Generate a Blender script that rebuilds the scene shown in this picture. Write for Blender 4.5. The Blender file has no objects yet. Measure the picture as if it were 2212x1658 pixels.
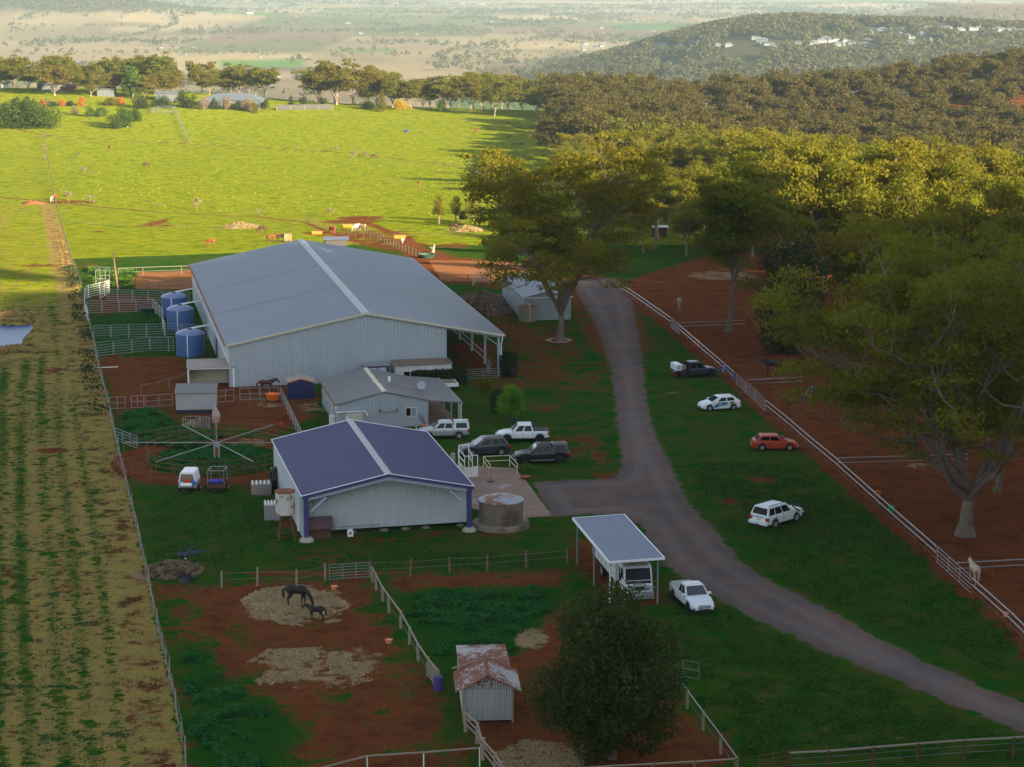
import bpy, bmesh, math, random
import numpy as np
from mathutils import Vector, Matrix
R = math.radians
rng = random.Random(7)
nr = np.random.RandomState(11)
# ------------------------------------------------------------------ camera
# reference frame of the photograph: 2212 x 1658, focal length in those pixels
F = 4472.0; CX, CY, VH, H = 1106.0, 829.0, -80.0, 46.0
TH = math.atan((CY - VH) / F); CT, ST = math.cos(TH), math.sin(TH)
sc = bpy.context.scene
cam = bpy.data.objects.new('camera', bpy.data.cameras.new('camera'))
sc.collection.objects.link(cam)
cam.location = (0, 0, H); cam.rotation_euler = (R(90) - TH, 0, 0)
cam.data.sensor_width = 36; cam.data.lens = 36 * F / 2212
cam.data.clip_start = 1; cam.data.clip_end = 90000
sc.camera = cam
# ------------------------------------------------------------------ light
SUN_EL, SUN_PHI = 16.5, 43.0          # elevation; degrees behind the camera's right-hand side
w = bpy.data.worlds.new('World'); sc.world = w; w.use_nodes = True
nt = w.node_tree; nt.nodes.clear()
sky = nt.nodes.new('ShaderNodeTexSky'); sky.sky_type = 'NISHITA'; sky.sun_disc = False
sky.sun_elevation = R(SUN_EL); sky.sun_rotation = R(90 + SUN_PHI)
sky.altitude = 600; sky.air_density = 1.0; sky.dust_density = 1.2; sky.ozone_density = 1.0
bg = nt.nodes.new('ShaderNodeBackground'); bg.inputs[1].default_value = 0.066
ow = nt.nodes.new('ShaderNodeOutputWorld')
hsv = nt.nodes.new('ShaderNodeHueSaturation'); hsv.inputs['Saturation'].default_value = .52
nt.links.new(sky.outputs[0], hsv.inputs['Color']); nt.links.new(hsv.outputs[0], bg.inputs[0]); nt.links.new(bg.outputs[0], ow.inputs[0])
sl = bpy.data.lights.new('sun', 'SUN'); sl.energy = 5.0; sl.angle = R(0.5); sl.color = (1.0, 0.80, 0.52)
so = bpy.data.objects.new('sun', sl); sc.collection.objects.link(so)
sd = Vector((math.cos(R(SUN_EL)) * math.cos(R(SUN_PHI)), -math.cos(R(SUN_EL)) * math.sin(R(SUN_PHI)), math.sin(R(SUN_EL))))
so.rotation_euler = sd.to_track_quat('Z', 'Y').to_euler(); so.location = (60, -60, 120)
sc.view_settings.view_transform = 'Standard'; sc.view_settings.look = 'None'
sc.view_settings.exposure = 2.2; sc.view_settings.gamma = 1
sc.cycles.use_denoising = True
sc.cycles.max_bounces = 6; sc.cycles.diffuse_bounces = 3; sc.cycles.glossy_bounces = 2
sc.cycles.transmission_bounces = 3; sc.cycles.volume_bounces = 0; sc.cycles.transparent_max_bounces = 6
sc.cycles.use_adaptive_sampling = False; sc.cycles.sample_clamp_indirect = 4.0; sc.cycles.sample_clamp_direct = 12.0
# ------------------------------------------------------------------ noise
def _h(ix, iy, s):
    n = (ix * 374761393 + iy * 668265263 + s * 974634777) & 0x7fffffff
    n = ((n ^ (n >> 13)) * 1274126177) & 0x7fffffff
    n = n ^ (n >> 16)
    return (n & 0xffff) / 65535.0
def vnoise(x, y, s=0):
    x = np.asarray(x, float); y = np.asarray(y, float)
    ix = np.floor(x).astype(np.int64); iy = np.floor(y).astype(np.int64)
    fx = x - ix; fy = y - iy
    fx = fx * fx * (3 - 2 * fx); fy = fy * fy * (3 - 2 * fy)
    a = _h(ix, iy, s); b = _h(ix + 1, iy, s); c = _h(ix, iy + 1, s); d = _h(ix + 1, iy + 1, s)
    return (a * (1 - fx) + b * fx) * (1 - fy) + (c * (1 - fx) + d * fx) * fy
def fbm(x, y, s=0, o=4):
    t = 0; a = .5; n = 0
    for i in range(o):
        t = t + a * vnoise(x * 2 ** i, y * 2 ** i, s + i * 7); n += a; a *= .55
    return t / n
def sstep(a, b, x):
    t = np.clip((np.asarray(x, float) - a) / (b - a), 0, 1); return t * t * (3 - 2 * t)
# ------------------------------------------------------------------ terrain
PY = [-400, 295, 340, 383, 500, 680, 800, 880, 930, 1000, 1200, 1600, 2200, 3000, 9000, 60000]
PZ = [0, 0, -2.6, -6, -12, -18, -17.6, -17, -18.5, -26, -50, -88, -118, -130, -134, -150]
def hz(x, y):
    x = np.asarray(x, float); y = np.asarray(y, float)
    z = np.interp(y, PY, PZ)
    z = (z + np.interp(y - 14, PY, PZ) + np.interp(y + 14, PY, PZ)) / 3
    # wooded gully on the right, then the hills
    z = z - 9 * sstep(25, 110, x - .02 * (y - 300)) * sstep(330, 560, y) * (1 - sstep(800, 980, y))
    z = z + 22 * np.exp(-((x - 330) / 170) ** 2 - ((y - 1030) / 130) ** 2)
    z = z + (86 + 10 * np.sin(x / 210.)) * sstep(-60, 400, x) * np.exp(-.5 * ((y - 3000) / 380) ** 2)
    z = z + 74 * sstep(780, 1320, x + .1 * (y - 5500)) * np.exp(-.5 * ((y - 5600) / 600) ** 2)
    z = z + 112 * np.exp(-.5 * ((x + 1950) / 620) ** 2 - .5 * ((y - 6500) / 650) ** 2)
    # spur outside the frame, behind and to the right of the camera: added to shade the yard
    wv = x - .27 * np.maximum(y, 0) - 36
    z = z + (90 + 34 * (fbm(x / 30, y / 30, 71, 3) - .5)) * sstep(0, 90, wv) * np.where(y > 82, np.exp(-((y - 82) / 76.) ** 2), 1) * sstep(-330, -220, y)
    z = z + 11 * np.exp(-((x + 215) / 130) ** 2 - ((y - 950) / 130) ** 2)
    far = sstep(1100, 2200, y)
    z = z + far * 14 * (fbm(x / 420, y / 700, 3, 3) - .5) + sstep(330, 600, y) * (1 - far) * 2.2 * (fbm(x / 60, y / 60, 5, 2) - .5)
    z = z + .10 * (fbm(x / 7, y / 7, 9, 2) - .5) * (1 - sstep(330, 400, y))
    return z
def gz(x, y): return float(hz(x, y))
def ray(u, v):
    a = (u - CX) / F; b = (v - CY) / F
    return a, CT - b * ST, -ST - b * CT
TT = np.concatenate([np.arange(90, 1400, 2.), 1400 * 1.006 ** np.arange(0, 600)])
def G(u, v, dz=0.0):
    """point of the ground seen at (u, v)"""
    r = ray(u, v)
    z = H + TT * r[2]; h = hz(TT * r[0], TT * r[1]) + dz
    k = np.argmax(z < h) if (z < h).any() else len(TT) - 1
    if k == 0: t = TT[0]
    else:
        d0 = z[k - 1] - h[k - 1]; d1 = z[k] - h[k]; t = TT[k - 1] + (TT[k] - TT[k - 1]) * d0 / max(d0 - d1, 1e-9)
    x, y = t * r[0], t * r[1]
    return Vector((x, y, gz(x, y)))
def PZ0(u, v, z=0.):
    """point at height z seen at (u, v)"""
    r = ray(u, v); t = (z - H) / r[2]
    return Vector((r[0] * t, r[1] * t, z))
def pix(x, y, z):
    z = z - H; d = y * CT - z * ST; up = y * ST + z * CT
    return CX + F * x / d, CY - F * up / d
_TX = [0, 549.8, 1099.5, 1654.8]; _TY = [0, 412.3, 824.6, 1236.9]
def T(i, j, x, y): return (_TX[i] + .2521 * x, _TY[j] + .2521 * y)
# ------------------------------------------------------------------ scene helpers
C = sc.collection
def mesh_np(name, V, Fq, mat=None, smooth=False):
    me = bpy.data.meshes.new(name)
    V = np.asarray(V, np.float32); Fq = np.asarray(Fq, np.int32)
    n = Fq.shape[1]
    me.vertices.add(len(V)); me.vertices.foreach_set('co', V.ravel())
    me.loops.add(Fq.size); me.loops.foreach_set('vertex_index', Fq.ravel())
    me.polygons.add(len(Fq)); me.polygons.foreach_set('loop_start', np.arange(0, Fq.size, n, dtype=np.int32))
    if mat: me.materials.append(mat)
    if smooth: me.polygons.foreach_set('use_smooth', np.ones(len(Fq), bool))
    me.update(calc_edges=True)
    return me
def tag(o, label=None, cat=None, group=None, kind=None):
    if label: o['label'] = label
    if cat: o['category'] = cat
    if group: o['group'] = group
    if kind: o['kind'] = kind
    return o
def thing(name, label, cat, loc=(0, 0, 0), rz=0, group=None):
    o = bpy.data.objects.new(name, None); C.objects.link(o)
    o.location = loc; o.rotation_euler = (0, 0, rz); o.empty_display_size = .3
    return tag(o, label, cat, group)
def link(name, me, parent=None, loc=None, rz=0):
    o = bpy.data.objects.new(name, me); C.objects.link(o)
    if parent: o.parent = parent
    if loc is not None: o.location = loc
    if rz: o.rotation_euler = (0, 0, rz)
    return o
def copy_tree(o, parent=None):
    c = o.copy(); C.objects.link(c); c.parent = parent
    for ch in o.children: copy_tree(ch, c)
    return c
class MB:
    """collects shapes and links them as one mesh object"""
    def __init__(s): s.v = []; s.f = []
    def add(s, vs, fs):
        n = len(s.v); s.v += [tuple(p) for p in vs]; s.f += [tuple(i + n for i in f) for f in fs]; return s
    def box(s, x0, x1, y0, y1, z0, z1):
        return s.add([(x0, y0, z0), (x1, y0, z0), (x1, y1, z0), (x0, y1, z0), (x0, y0, z1), (x1, y0, z1), (x1, y1, z1), (x0, y1, z1)],
                     [(0, 3, 2, 1), (4, 5, 6, 7), (0, 1, 5, 4), (1, 2, 6, 5), (2, 3, 7, 6), (3, 0, 4, 7)])
    def beam(s, a, b, w, h=None):
        h = h or w; a = Vector(a); b = Vector(b); d = (b - a)
        if d.length < 1e-6: return s
        d.normalize(); up = Vector((0, 0, 1)) if abs(d.z) < .95 else Vector((0, 1, 0))
        r = d.cross(up).normalized() * w / 2; u = r.cross(d).normalized() * h / 2
        return s.add([a - r - u, a + r - u, a + r + u, a - r + u, b - r - u, b + r - u, b + r + u, b - r + u],
                     [(0, 3, 2, 1), (4, 5, 6, 7), (0, 1, 5, 4), (1, 2, 6, 5), (2, 3, 7, 6), (3, 0, 4, 7)])
    def tube(s, pts, rad, n=6, cap=True):
        pts = [Vector(p) for p in pts]; rads = rad if isinstance(rad, (list, tuple)) else [rad] * len(pts)
        vs = []; m = len(pts); ref = Vector((.12, .31, .94))
        for i, p in enumerate(pts):
            d = (pts[min(i + 1, m - 1)] - pts[max(i - 1, 0)])
            d = d.normalized() if d.length > 1e-9 else Vector((0, 0, 1))
            rf = ref if abs(d.dot(ref)) < .92 else Vector((1, .1, 0))
            a = d.cross(rf).normalized(); b = d.cross(a)
            vs += [p + (a * math.cos(2 * math.pi * k / n) + b * math.sin(2 * math.pi * k / n)) * rads[i] for k in range(n)]
        fs = [(i * n + k, i * n + (k + 1) % n, (i + 1) * n + (k + 1) % n, (i + 1) * n + k) for i in range(m - 1) for k in range(n)]
        if cap: fs += [tuple(range(n - 1, -1, -1)), tuple((m - 1) * n + k for k in range(n))]
        return s.add(vs, fs)
    def lathe(s, prof, n=24, c=(0, 0, 0), cap=True):
        vs = [(c[0] + r * math.cos(2 * math.pi * k / n), c[1] + r * math.sin(2 * math.pi * k / n), c[2] + z) for r, z in prof for k in range(n)]
        m = len(prof)
        fs = [(i * n + k, i * n + (k + 1) % n, (i + 1) * n + (k + 1) % n, (i + 1) * n + k) for i in range(m - 1) for k in range(n)]
        if cap: fs += [tuple(range(n - 1, -1, -1)), tuple((m - 1) * n + k for k in range(n))]
        return s.add(vs, fs)
    def prism(s, poly, axis, a, b):
        """polygon in the plane normal to axis ('x': (y,z), 'y': (x,z), 'z': (x,y)) extruded from a to b"""
        def P3(p, t): return (t, p[0], p[1]) if axis == 'x' else (p[0], t, p[1]) if axis == 'y' else (p[0], p[1], t)
        n = len(poly); vs = [P3(p, a) for p in poly] + [P3(p, b) for p in poly]
        return s.add(vs, [tuple(range(n - 1, -1, -1)), tuple(range(n, 2 * n))] + [(k, (k + 1) % n, n + (k + 1) % n, n + k) for k in range(n)])
    def quad(s, *p): return s.add(p, [tuple(range(len(p)))])
    def mesh(s, name, mat, smooth=False, fix=True):
        me = bpy.data.meshes.new(name); me.from_pydata(s.v, [], s.f)
        if mat: me.materials.append(mat)
        if fix:
            bm = bmesh.new(); bm.from_mesh(me); bmesh.ops.recalc_face_normals(bm, faces=bm.faces); bm.to_mesh(me); bm.free()
        if smooth:
            me.polygons.foreach_set('use_smooth', [True] * len(me.polygons))
            try: me.set_sharp_from_angle(angle=R(38))
            except Exception: pass
        me.update(); return me
    def build(s, name, mat, parent=None, smooth=False, loc=None):
        return link(name, s.mesh(name, mat, smooth), parent, loc)
# ------------------------------------------------------------------ materials
M = {}
def nodes(name):
    m = bpy.data.materials.new(name); m.use_nodes = True; t = m.node_tree; t.nodes.clear()
    b = t.nodes.new('ShaderNodeBsdfPrincipled'); o = t.nodes.new('ShaderNodeOutputMaterial')
    t.links.new(b.outputs[0], o.inputs[0]); M[name] = m
    return m, t, b, o
def N(t, kind, **kw):
    n = t.nodes.new(kind)
    for k, v in kw.items():
        if k.startswith('i_'): n.inputs[k[2:].replace('_', ' ')].default_value = v
        else: setattr(n, k, v)
    return n
def noise(t, scale, detail=3, vec=None, rough=.55):
    n = N(t, 'ShaderNodeTexNoise'); n.inputs['Scale'].default_value = scale; n.inputs['Detail'].default_value = detail; n.inputs['Roughness'].default_value = rough
    if vec: t.links.new(vec, n.inputs['Vector'])
    return n
def mth(t, op, a, b=None, c=None, clamp=False):
    n = N(t, 'ShaderNodeMath', operation=op); n.use_clamp = clamp
    for i, x in enumerate((a, b, c)):
        if x is None: continue
        if isinstance(x, (int, float)): n.inputs[i].default_value = x
        else: t.links.new(x, n.inputs[i])
    return n.outputs[0]
def mix(t, f, a, b, blend='MIX'):
    n = N(t, 'ShaderNodeMix', data_type='RGBA', blend_type=blend)
    for s, x in ((n.inputs[0], f), (n.inputs[6], a), (n.inputs[7], b)):
        if isinstance(x, (int, float)): s.default_value = x
        elif isinstance(x, (tuple, list)): s.default_value = (*x[:3], 1)
        else: t.links.new(x, s)
    return n.outputs[2]
def ramp(t, f, a, b):
    n = N(t, 'ShaderNodeMapRange', interpolation_type='SMOOTHSTEP'); n.inputs[1].default_value = a; n.inputs[2].default_value = b
    t.links.new(f, n.inputs[0]); return n.outputs[0]
def plain(name, col, rough=.6, metal=0, var=.12, scale=3.0, bump=0, col2=None, thr=(.55, .7), spec=.4, coat=0):
    """painted, metal, plastic or wooden surface with worn colour variation"""
    m, t, b, o = nodes(name)
    g = N(t, 'ShaderNodeTexCoord').outputs['Object']
    n = noise(t, scale, 4, g)
    dark = tuple(c * (1 - 2 * var) for c in col); lite = tuple(min(1, c * (1 + 1.2 * var)) for c in col)
    c = mix(t, n.outputs[0], dark, lite)
    if col2:
        n2 = noise(t, scale * .6, 6, g, .65); c = mix(t, ramp(t, n2.outputs[0], *thr), c, col2)
    t.links.new(c, b.inputs['Base Color'])
    b.inputs['Roughness'].default_value = rough; b.inputs['Metallic'].default_value = metal
    b.inputs['Specular IOR Level'].default_value = spec; b.inputs['Coat Weight'].default_value = coat
    if bump:
        bp = N(t, 'ShaderNodeBump'); bp.inputs['Strength'].default_value = bump; bp.inputs['Distance'].default_value = .05
        t.links.new(n.outputs[0], bp.inputs['Height']); t.links.new(bp.outputs[0], b.inputs['Normal'])
    return m
def corrugated(name, col, period=.2, axis='X', rough=.45, metal=.25, var=.06, col2=None, thr=(.6, .72), strength=.6, band=None):
    """ribbed sheet metal: ribs follow one object axis, faint sheet laps, stains"""
    m, t, b, o = nodes(name)
    g = N(t, 'ShaderNodeTexCoord').outputs['Object']
    sp = N(t, 'ShaderNodeSeparateXYZ'); t.links.new(g, sp.inputs[0])
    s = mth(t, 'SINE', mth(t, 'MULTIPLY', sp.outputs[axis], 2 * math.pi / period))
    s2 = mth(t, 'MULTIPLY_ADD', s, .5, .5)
    mp = N(t, 'ShaderNodeMapping'); t.links.new(g, mp.inputs[0])
    sc3 = [.12, .12, .12]; sc3['XYZ'.index(axis)] = 1.1
    mp.inputs['Scale'].default_value = sc3
    n = noise(t, 1.0, 5, mp.outputs[0]); n2 = noise(t, .35, 5, g, .6); n3 = noise(t, 5.0, 5, g, .65)
    dark = tuple(c * (1 - 2.2 * var) for c in col); lite = tuple(min(1, c * (1 + 2 * var)) for c in col)
    c = mix(t, n.outputs[0], dark, lite)
    c = mix(t, ramp(t, n2.outputs[0], .35, .7), c, tuple(x * (1 - 1.5 * var) for x in col))
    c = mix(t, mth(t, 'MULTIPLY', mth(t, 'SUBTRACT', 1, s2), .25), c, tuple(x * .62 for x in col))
    if col2:
        vv = mth(t, 'ADD', mth(t, 'MULTIPLY', n2.outputs[0], .6), mth(t, 'MULTIPLY', n3.outputs[0], .4))
        c = mix(t, ramp(t, vv, *thr), c, col2)
    t.links.new(c, b.inputs['Base Color'])
    b.inputs['Roughness'].default_value = rough; b.inputs['Metallic'].default_value = metal; b.inputs['Specular IOR Level'].default_value = .3
    bp = N(t, 'ShaderNodeBump'); bp.inputs['Strength'].default_value = strength; bp.inputs['Distance'].default_value = .03
    t.links.new(s, bp.inputs['Height']); t.links.new(bp.outputs[0], b.inputs['Normal'])
    return m
def leafmat(name, c1, c2, c3, trans=.35):
    """foliage: colour differs from leaf clump to leaf clump and tree to tree"""
    m, t, b, o = nodes(name)
    oi = N(t, 'ShaderNodeObjectInfo'); g = N(t, 'ShaderNodeTexCoord').outputs['Object']
    n = noise(t, .55, 3, g); n2 = noise(t, 4.5, 2, g)
    f = mth(t, 'ADD', mth(t, 'MULTIPLY', n.outputs[0], .75), mth(t, 'MULTIPLY', n2.outputs[0], .35))
    c = mix(t, ramp(t, f, .35, .75), c1, c2)
    c = mix(t, mth(t, 'MULTIPLY', oi.outputs['Random'], .55), c, c3)
    t.links.new(c, b.inputs['Base Color']); b.inputs['Roughness'].default_value = .6
    b.inputs['Specular IOR Level'].default_value = .08
    tr = N(t, 'ShaderNodeBsdfTranslucent')
    tc = mix(t, .6, c, (min(1, c2[0] * 2.0), min(1, c2[1] * 1.7), c2[2] * .7)); t.links.new(tc, tr.inputs[0])
    ms = N(t, 'ShaderNodeMixShader'); ms.inputs[0].default_value = trans
    t.links.new(b.outputs[0], ms.inputs[1]); t.links.new(tr.outputs[0], ms.inputs[2]); t.links.new(ms.outputs[0], o.inputs[0])
    return m
# paints and materials
plain('white_paint', (.78, .80, .82), .4, var=.04); plain('grey_paint', (.32, .36, .40), .5, var=.06)
plain('cream', (.62, .57, .42), .6, var=.06); plain('navy', (.045, .045, .16), .5, var=.05)
plain('galv', (.30, .32, .34), .45, .35, var=.12, scale=6); plain('galv_dull', (.30, .30, .32), .5, .3, var=.15, scale=6)
plain('rust', (.22, .075, .03), .85, var=.25, scale=8); plain('rusty_rail', (.19, .075, .035), .8, var=.3, scale=5, col2=(.30, .26, .24), thr=(.6, .75))
plain('rusty_tank', (.55, .55, .52), .5, .1, var=.12, scale=1.6, col2=(.24, .09, .02), thr=(.5, .62))
plain('rusty_cone', (.34, .37, .42), .5, .1, var=.15, scale=1.2, col2=(.22, .085, .03), thr=(.47, .56)); plain('rust_top', (.20, .06, .025), .85, var=.2, scale=3)
plain('timber', (.20, .13, .09), .85, var=.3, scale=9, bump=.3); plain('old_timber', (.30, .24, .19), .85, var=.28, scale=9, bump=.3)
plain('dark_timber', (.10, .05, .03), .85, var=.3, scale=9, bump=.3)
plain('white_timber', (.75, .72, .66), .7, var=.1, scale=6)
plain('bark_pale', (.29, .225, .165), .85, var=.35, scale=1.3, bump=.4, col2=(.12, .07, .045), thr=(.50, .66))
plain('bark', (.17, .13, .10), .9, var=.35, scale=2, bump=.5, col2=(.34, .29, .23), thr=(.58, .75))
plain('concrete', (.42, .38, .33), .85, var=.15, scale=2, bump=.1); plain('stained_concrete', (.24, .20, .15), .9, var=.3, scale=1.2, bump=.2, col2=(.07, .045, .03), thr=(.5, .72))
plain('slab', (.26, .16, .12), .8, var=.25, scale=.7, col2=(.34, .32, .33), thr=(.55, .72))
plain('tyre', (.018, .018, .020), .8, var=.1); plain('rim', (.55, .56, .58), .3, .8, var=.05); plain('black', (.02, .02, .024), .5, var=.1)
plain('black_rim', (.03, .03, .035), .35, .5, var=.05); plain('chrome', (.6, .62, .64), .2, .9, var=.04)
plain('tank_blue', (.055, .12, .30), .42, var=.10, scale=1.5); plain('tank_blue_top', (.16, .22, .38), .4, var=.15, scale=1.5)
plain('poly_cream', (.50, .47, .36), .5, var=.08); plain('poly_green', (.03, .07, .05), .5, var=.1); plain('poly_beige', (.26, .22, .18), .5, var=.1)
plain('orange', (.75, .17, .02), .45, var=.08); plain('orange_pale', (.75, .28, .12), .5, var=.08); plain('blue_plastic', (.02, .05, .35), .4, var=.08)
plain('green_plastic', (.01, .35, .08), .45, var=.08); plain('purple', (.07, .04, .22), .5, var=.15); plain('bright_blue', (.03, .16, .60), .6, var=.1)
plain('red_plastic', (.55, .05, .02), .5, var=.08); plain('roof_lap', (.095, .115, .155), .6, .1, var=.15); plain('far_timber', (.075, .052, .036), .9, var=.2); plain('far_grey', (.055, .055, .055), .8, var=.1); plain('far_white', (.11, .125, .14), .6, var=.1); plain('far_roof', (.10, .125, .15), .6, var=.1); plain('hay', (.24, .18, .09), .95, var=.3, scale=4, bump=.8); plain('hay_dark', (.20, .12, .065), .95, var=.4, scale=3, bump=.8)
plain('manure', (.10, .055, .035), .95, var=.4, scale=2, bump=.8)
plain('terracotta', (.30, .09, .05), .8, var=.15); plain('skin', (.35, .20, .14), .6, var=.05); plain('shirt_grey', (.16, .15, .17), .9, var=.1)
plain('trousers_tan', (.30, .27, .22), .9, var=.1); plain('shirt_orange', (.62, .10, .03), .85, var=.1); plain('jeans', (.05, .07, .16), .9, var=.1)
plain('hat', (.12, .09, .07), .9, var=.1); plain('rug_green', (.01, .07, .07), .85, var=.15); plain('mask_purple', (.10, .06, .35), .8, var=.1)
plain('plate_yellow', (.60, .50, .05), .4, var=.03); plain('plate_white', (.6, .6, .65), .4, var=.03); plain('lamp_red', (.42, .02, .012), .25, var=.05); plain('lamp_clear', (.62, .64, .66), .12, var=.03)
plain('lamp_amber', (.6, .2, .02), .25, var=.05); plain('decal_teal', (.005, .14, .26), .4, var=.1); plain('decal_yellow', (.62, .55, .08), .4, var=.03)
plain('text_white', (.7, .75, .78), .5, var=.02); plain('text_red', (.4, .02, .03), .5, var=.02); plain('text_dark', (.03, .03, .04), .5, var=.02)
plain('door_dark', (.05, .03, .035), .5, var=.1); plain('panel_blue', (.38, .46, .60), .45, var=.06); plain('shingle', (.10, .055, .06), .8, var=.2, scale=12, bump=.3)
plain('plastic_wrap', (.42, .30, .26), .5, var=.3, scale=6); plain('wire', (.28, .22, .18), .6, .4, var=.1); plain('stain_black', (.05, .04, .04), .9, var=.2)
def paint(name, col, metal=.0): plain(name, col, .34, metal, var=.03, spec=.4, coat=.2)
paint('car_white', (.72, .76, .80)); paint('car_red', (.42, .045, .018)); paint('car_charcoal', (.045, .052, .062), .3); paint('car_black', (.012, .013, .016))
paint('car_silver', (.42, .44, .44), .4); paint('car_dark_blue', (.03, .035, .05), .2)
m, t, b, o = nodes('glass_dark'); b.inputs['Base Color'].default_value = (.006, .007, .009, 1); b.inputs['Roughness'].default_value = .12; b.inputs['Specular IOR Level'].default_value = .22
m, t, b, o = nodes('glass_pale'); b.inputs['Base Color'].default_value = (.22, .27, .36, 1); b.inputs['Roughness'].default_value = .15; b.inputs['Specular IOR Level'].default_value = .7
m, t, b, o = nodes('windscreen'); b.inputs['Base Color'].default_value = (.03, .035, .045, 1); b.inputs['Roughness'].default_value = .05; b.inputs['Specular IOR Level'].default_value = .9
corrugated('wall_metal', (.36, .42, .47), .38, 'X', .5, .2, .05, col2=(.40, .36, .34), thr=(.62, .8)); corrugated('wall_metal_y', (.40, .46, .52), .38, 'Y', .5, .2, .05)
corrugated('roof_metal', (.120, .148, .205), .3, 'Y', .5, .15, .06, strength=.35, col2=(.25, .24, .25), thr=(.6, .8)); corrugated('roof_navy', (.015, .014, .105), .25, 'Y', .6, .0, .05, strength=.35)
corrugated('wall_pale', (.52, .58, .63), .18, 'X', .5, .15, .04, strength=.8); corrugated('wall_pale_y', (.55, .61, .66), .18, 'Y', .5, .15, .04, strength=.8)
corrugated('roof_grey', (.165, .16, .165), .25, 'Y', .5, .25, .07, strength=.5, col2=(.20, .185, .16), thr=(.5, .75)); corrugated('wall_house', (.34, .385, .43), .4, 'X', .5, .15, .05); corrugated('wall_house_y', (.36, .40, .45), .4, 'Y', .5, .15, .05)
corrugated('rusty_sheet', (.42, .43, .44), .18, 'X', .55, .2, .1, col2=(.17, .045, .018), thr=(.50, .56), strength=.9); corrugated('rusty_roof', (.45, .43, .42), .18, 'Y', .6, .15, .1, col2=(.19, .045, .016), thr=(.46, .50), strength=.9)
corrugated('sheet_white', (.48, .50, .52), .15, 'X', .5, .2, .06, strength=1.0); corrugated('sheet_white_y', (.55, .52, .42), .2, 'Y', .6, .1, .1, col2=(.30, .16, .06), thr=(.60, .75), strength=.9)
corrugated('roof_tan', (.34, .29, .25), .2, 'X', .6, .1, .08, strength=.6); corrugated('roof_container', (.20, .14, .11), .2, 'X', .6, .1, .08, strength=.5); corrugated('carport_roof', (.15, .185, .27), .2, 'X', .5, .1, .04, strength=.5)
corrugated('navy_wall', (.022, .026, .095), .25, 'X', .5, .1, .05, strength=.6); corrugated('shed_roof_tan', (.42, .36, .28), .2, 'X', .6, .1, .08, strength=.5)
corrugated('tank_concrete', (.21, .17, .125), 1.5, 'X', .9, 0, .3, col2=(.05, .03, .022), thr=(.5, .68), strength=.05)
corrugated('container', (.55, .58, .60), .3, 'X', .5, .1, .05, strength=.5)
leafmat('leaf_gum', (.045, .040, .007), (.145, .180, .010), (.160, .105, .010), .4); leafmat('leaf_gum_far', (.045, .042, .009), (.130, .155, .014), (.145, .092, .014), .4); leafmat('leaf_lawn', (.012, .085, .006), (.055, .105, .010), (.03, .1, .01), .1)
leafmat('leaf_bush', (.014, .036, .005), (.055, .100, .008), (.05, .07, .01), .25); leafmat('leaf_far', (.030, .034, .012), (.075, .080, .026), (.08, .06, .025), .2); leafmat('leaf_sunlit', (.05, .15, .010), (.13, .30, .02), (.1, .2, .02), .35); leafmat('leaf_dark', (.010, .026, .008), (.035, .065, .014), (.05, .045, .018), .2); leafmat('leaf_green', (.03, .075, .012), (.09, .18, .02), (.08, .10, .02))
leafmat('leaf_orange', (.30, .09, .02), (.50, .16, .03), (.30, .16, .04)); leafmat('leaf_yellow', (.30, .22, .02), (.48, .36, .03), (.30, .20, .04)); leafmat('leaf_dead', (.14, .10, .07), (.24, .18, .13), (.16, .14, .08), .1); leafmat('leaf_straw', (.30, .22, .12), (.46, .36, .22), (.36, .28, .16), .1); leafmat('leaf_pasture', (.09, .16, .006), (.21, .27, .012), (.2, .22, .02), .3); leafmat('leaf_hill_shaded', (.028, .026, .009), (.095, .085, .018), (.105, .062, .018))
leafmat('leaf_hedge', (.012, .026, .008), (.03, .055, .014), (.04, .05, .02), .15); leafmat('leaf_weed', (.012, .075, .020), (.03, .15, .035), (.03, .10, .02), .3)
leafmat('leaf_dry', (.22, .15, .06), (.34, .25, .10), (.28, .2, .08), .3); leafmat('leaf_fg', (.014, .026, .008), (.055, .085, .016), (.05, .06, .014), .25)
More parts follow.
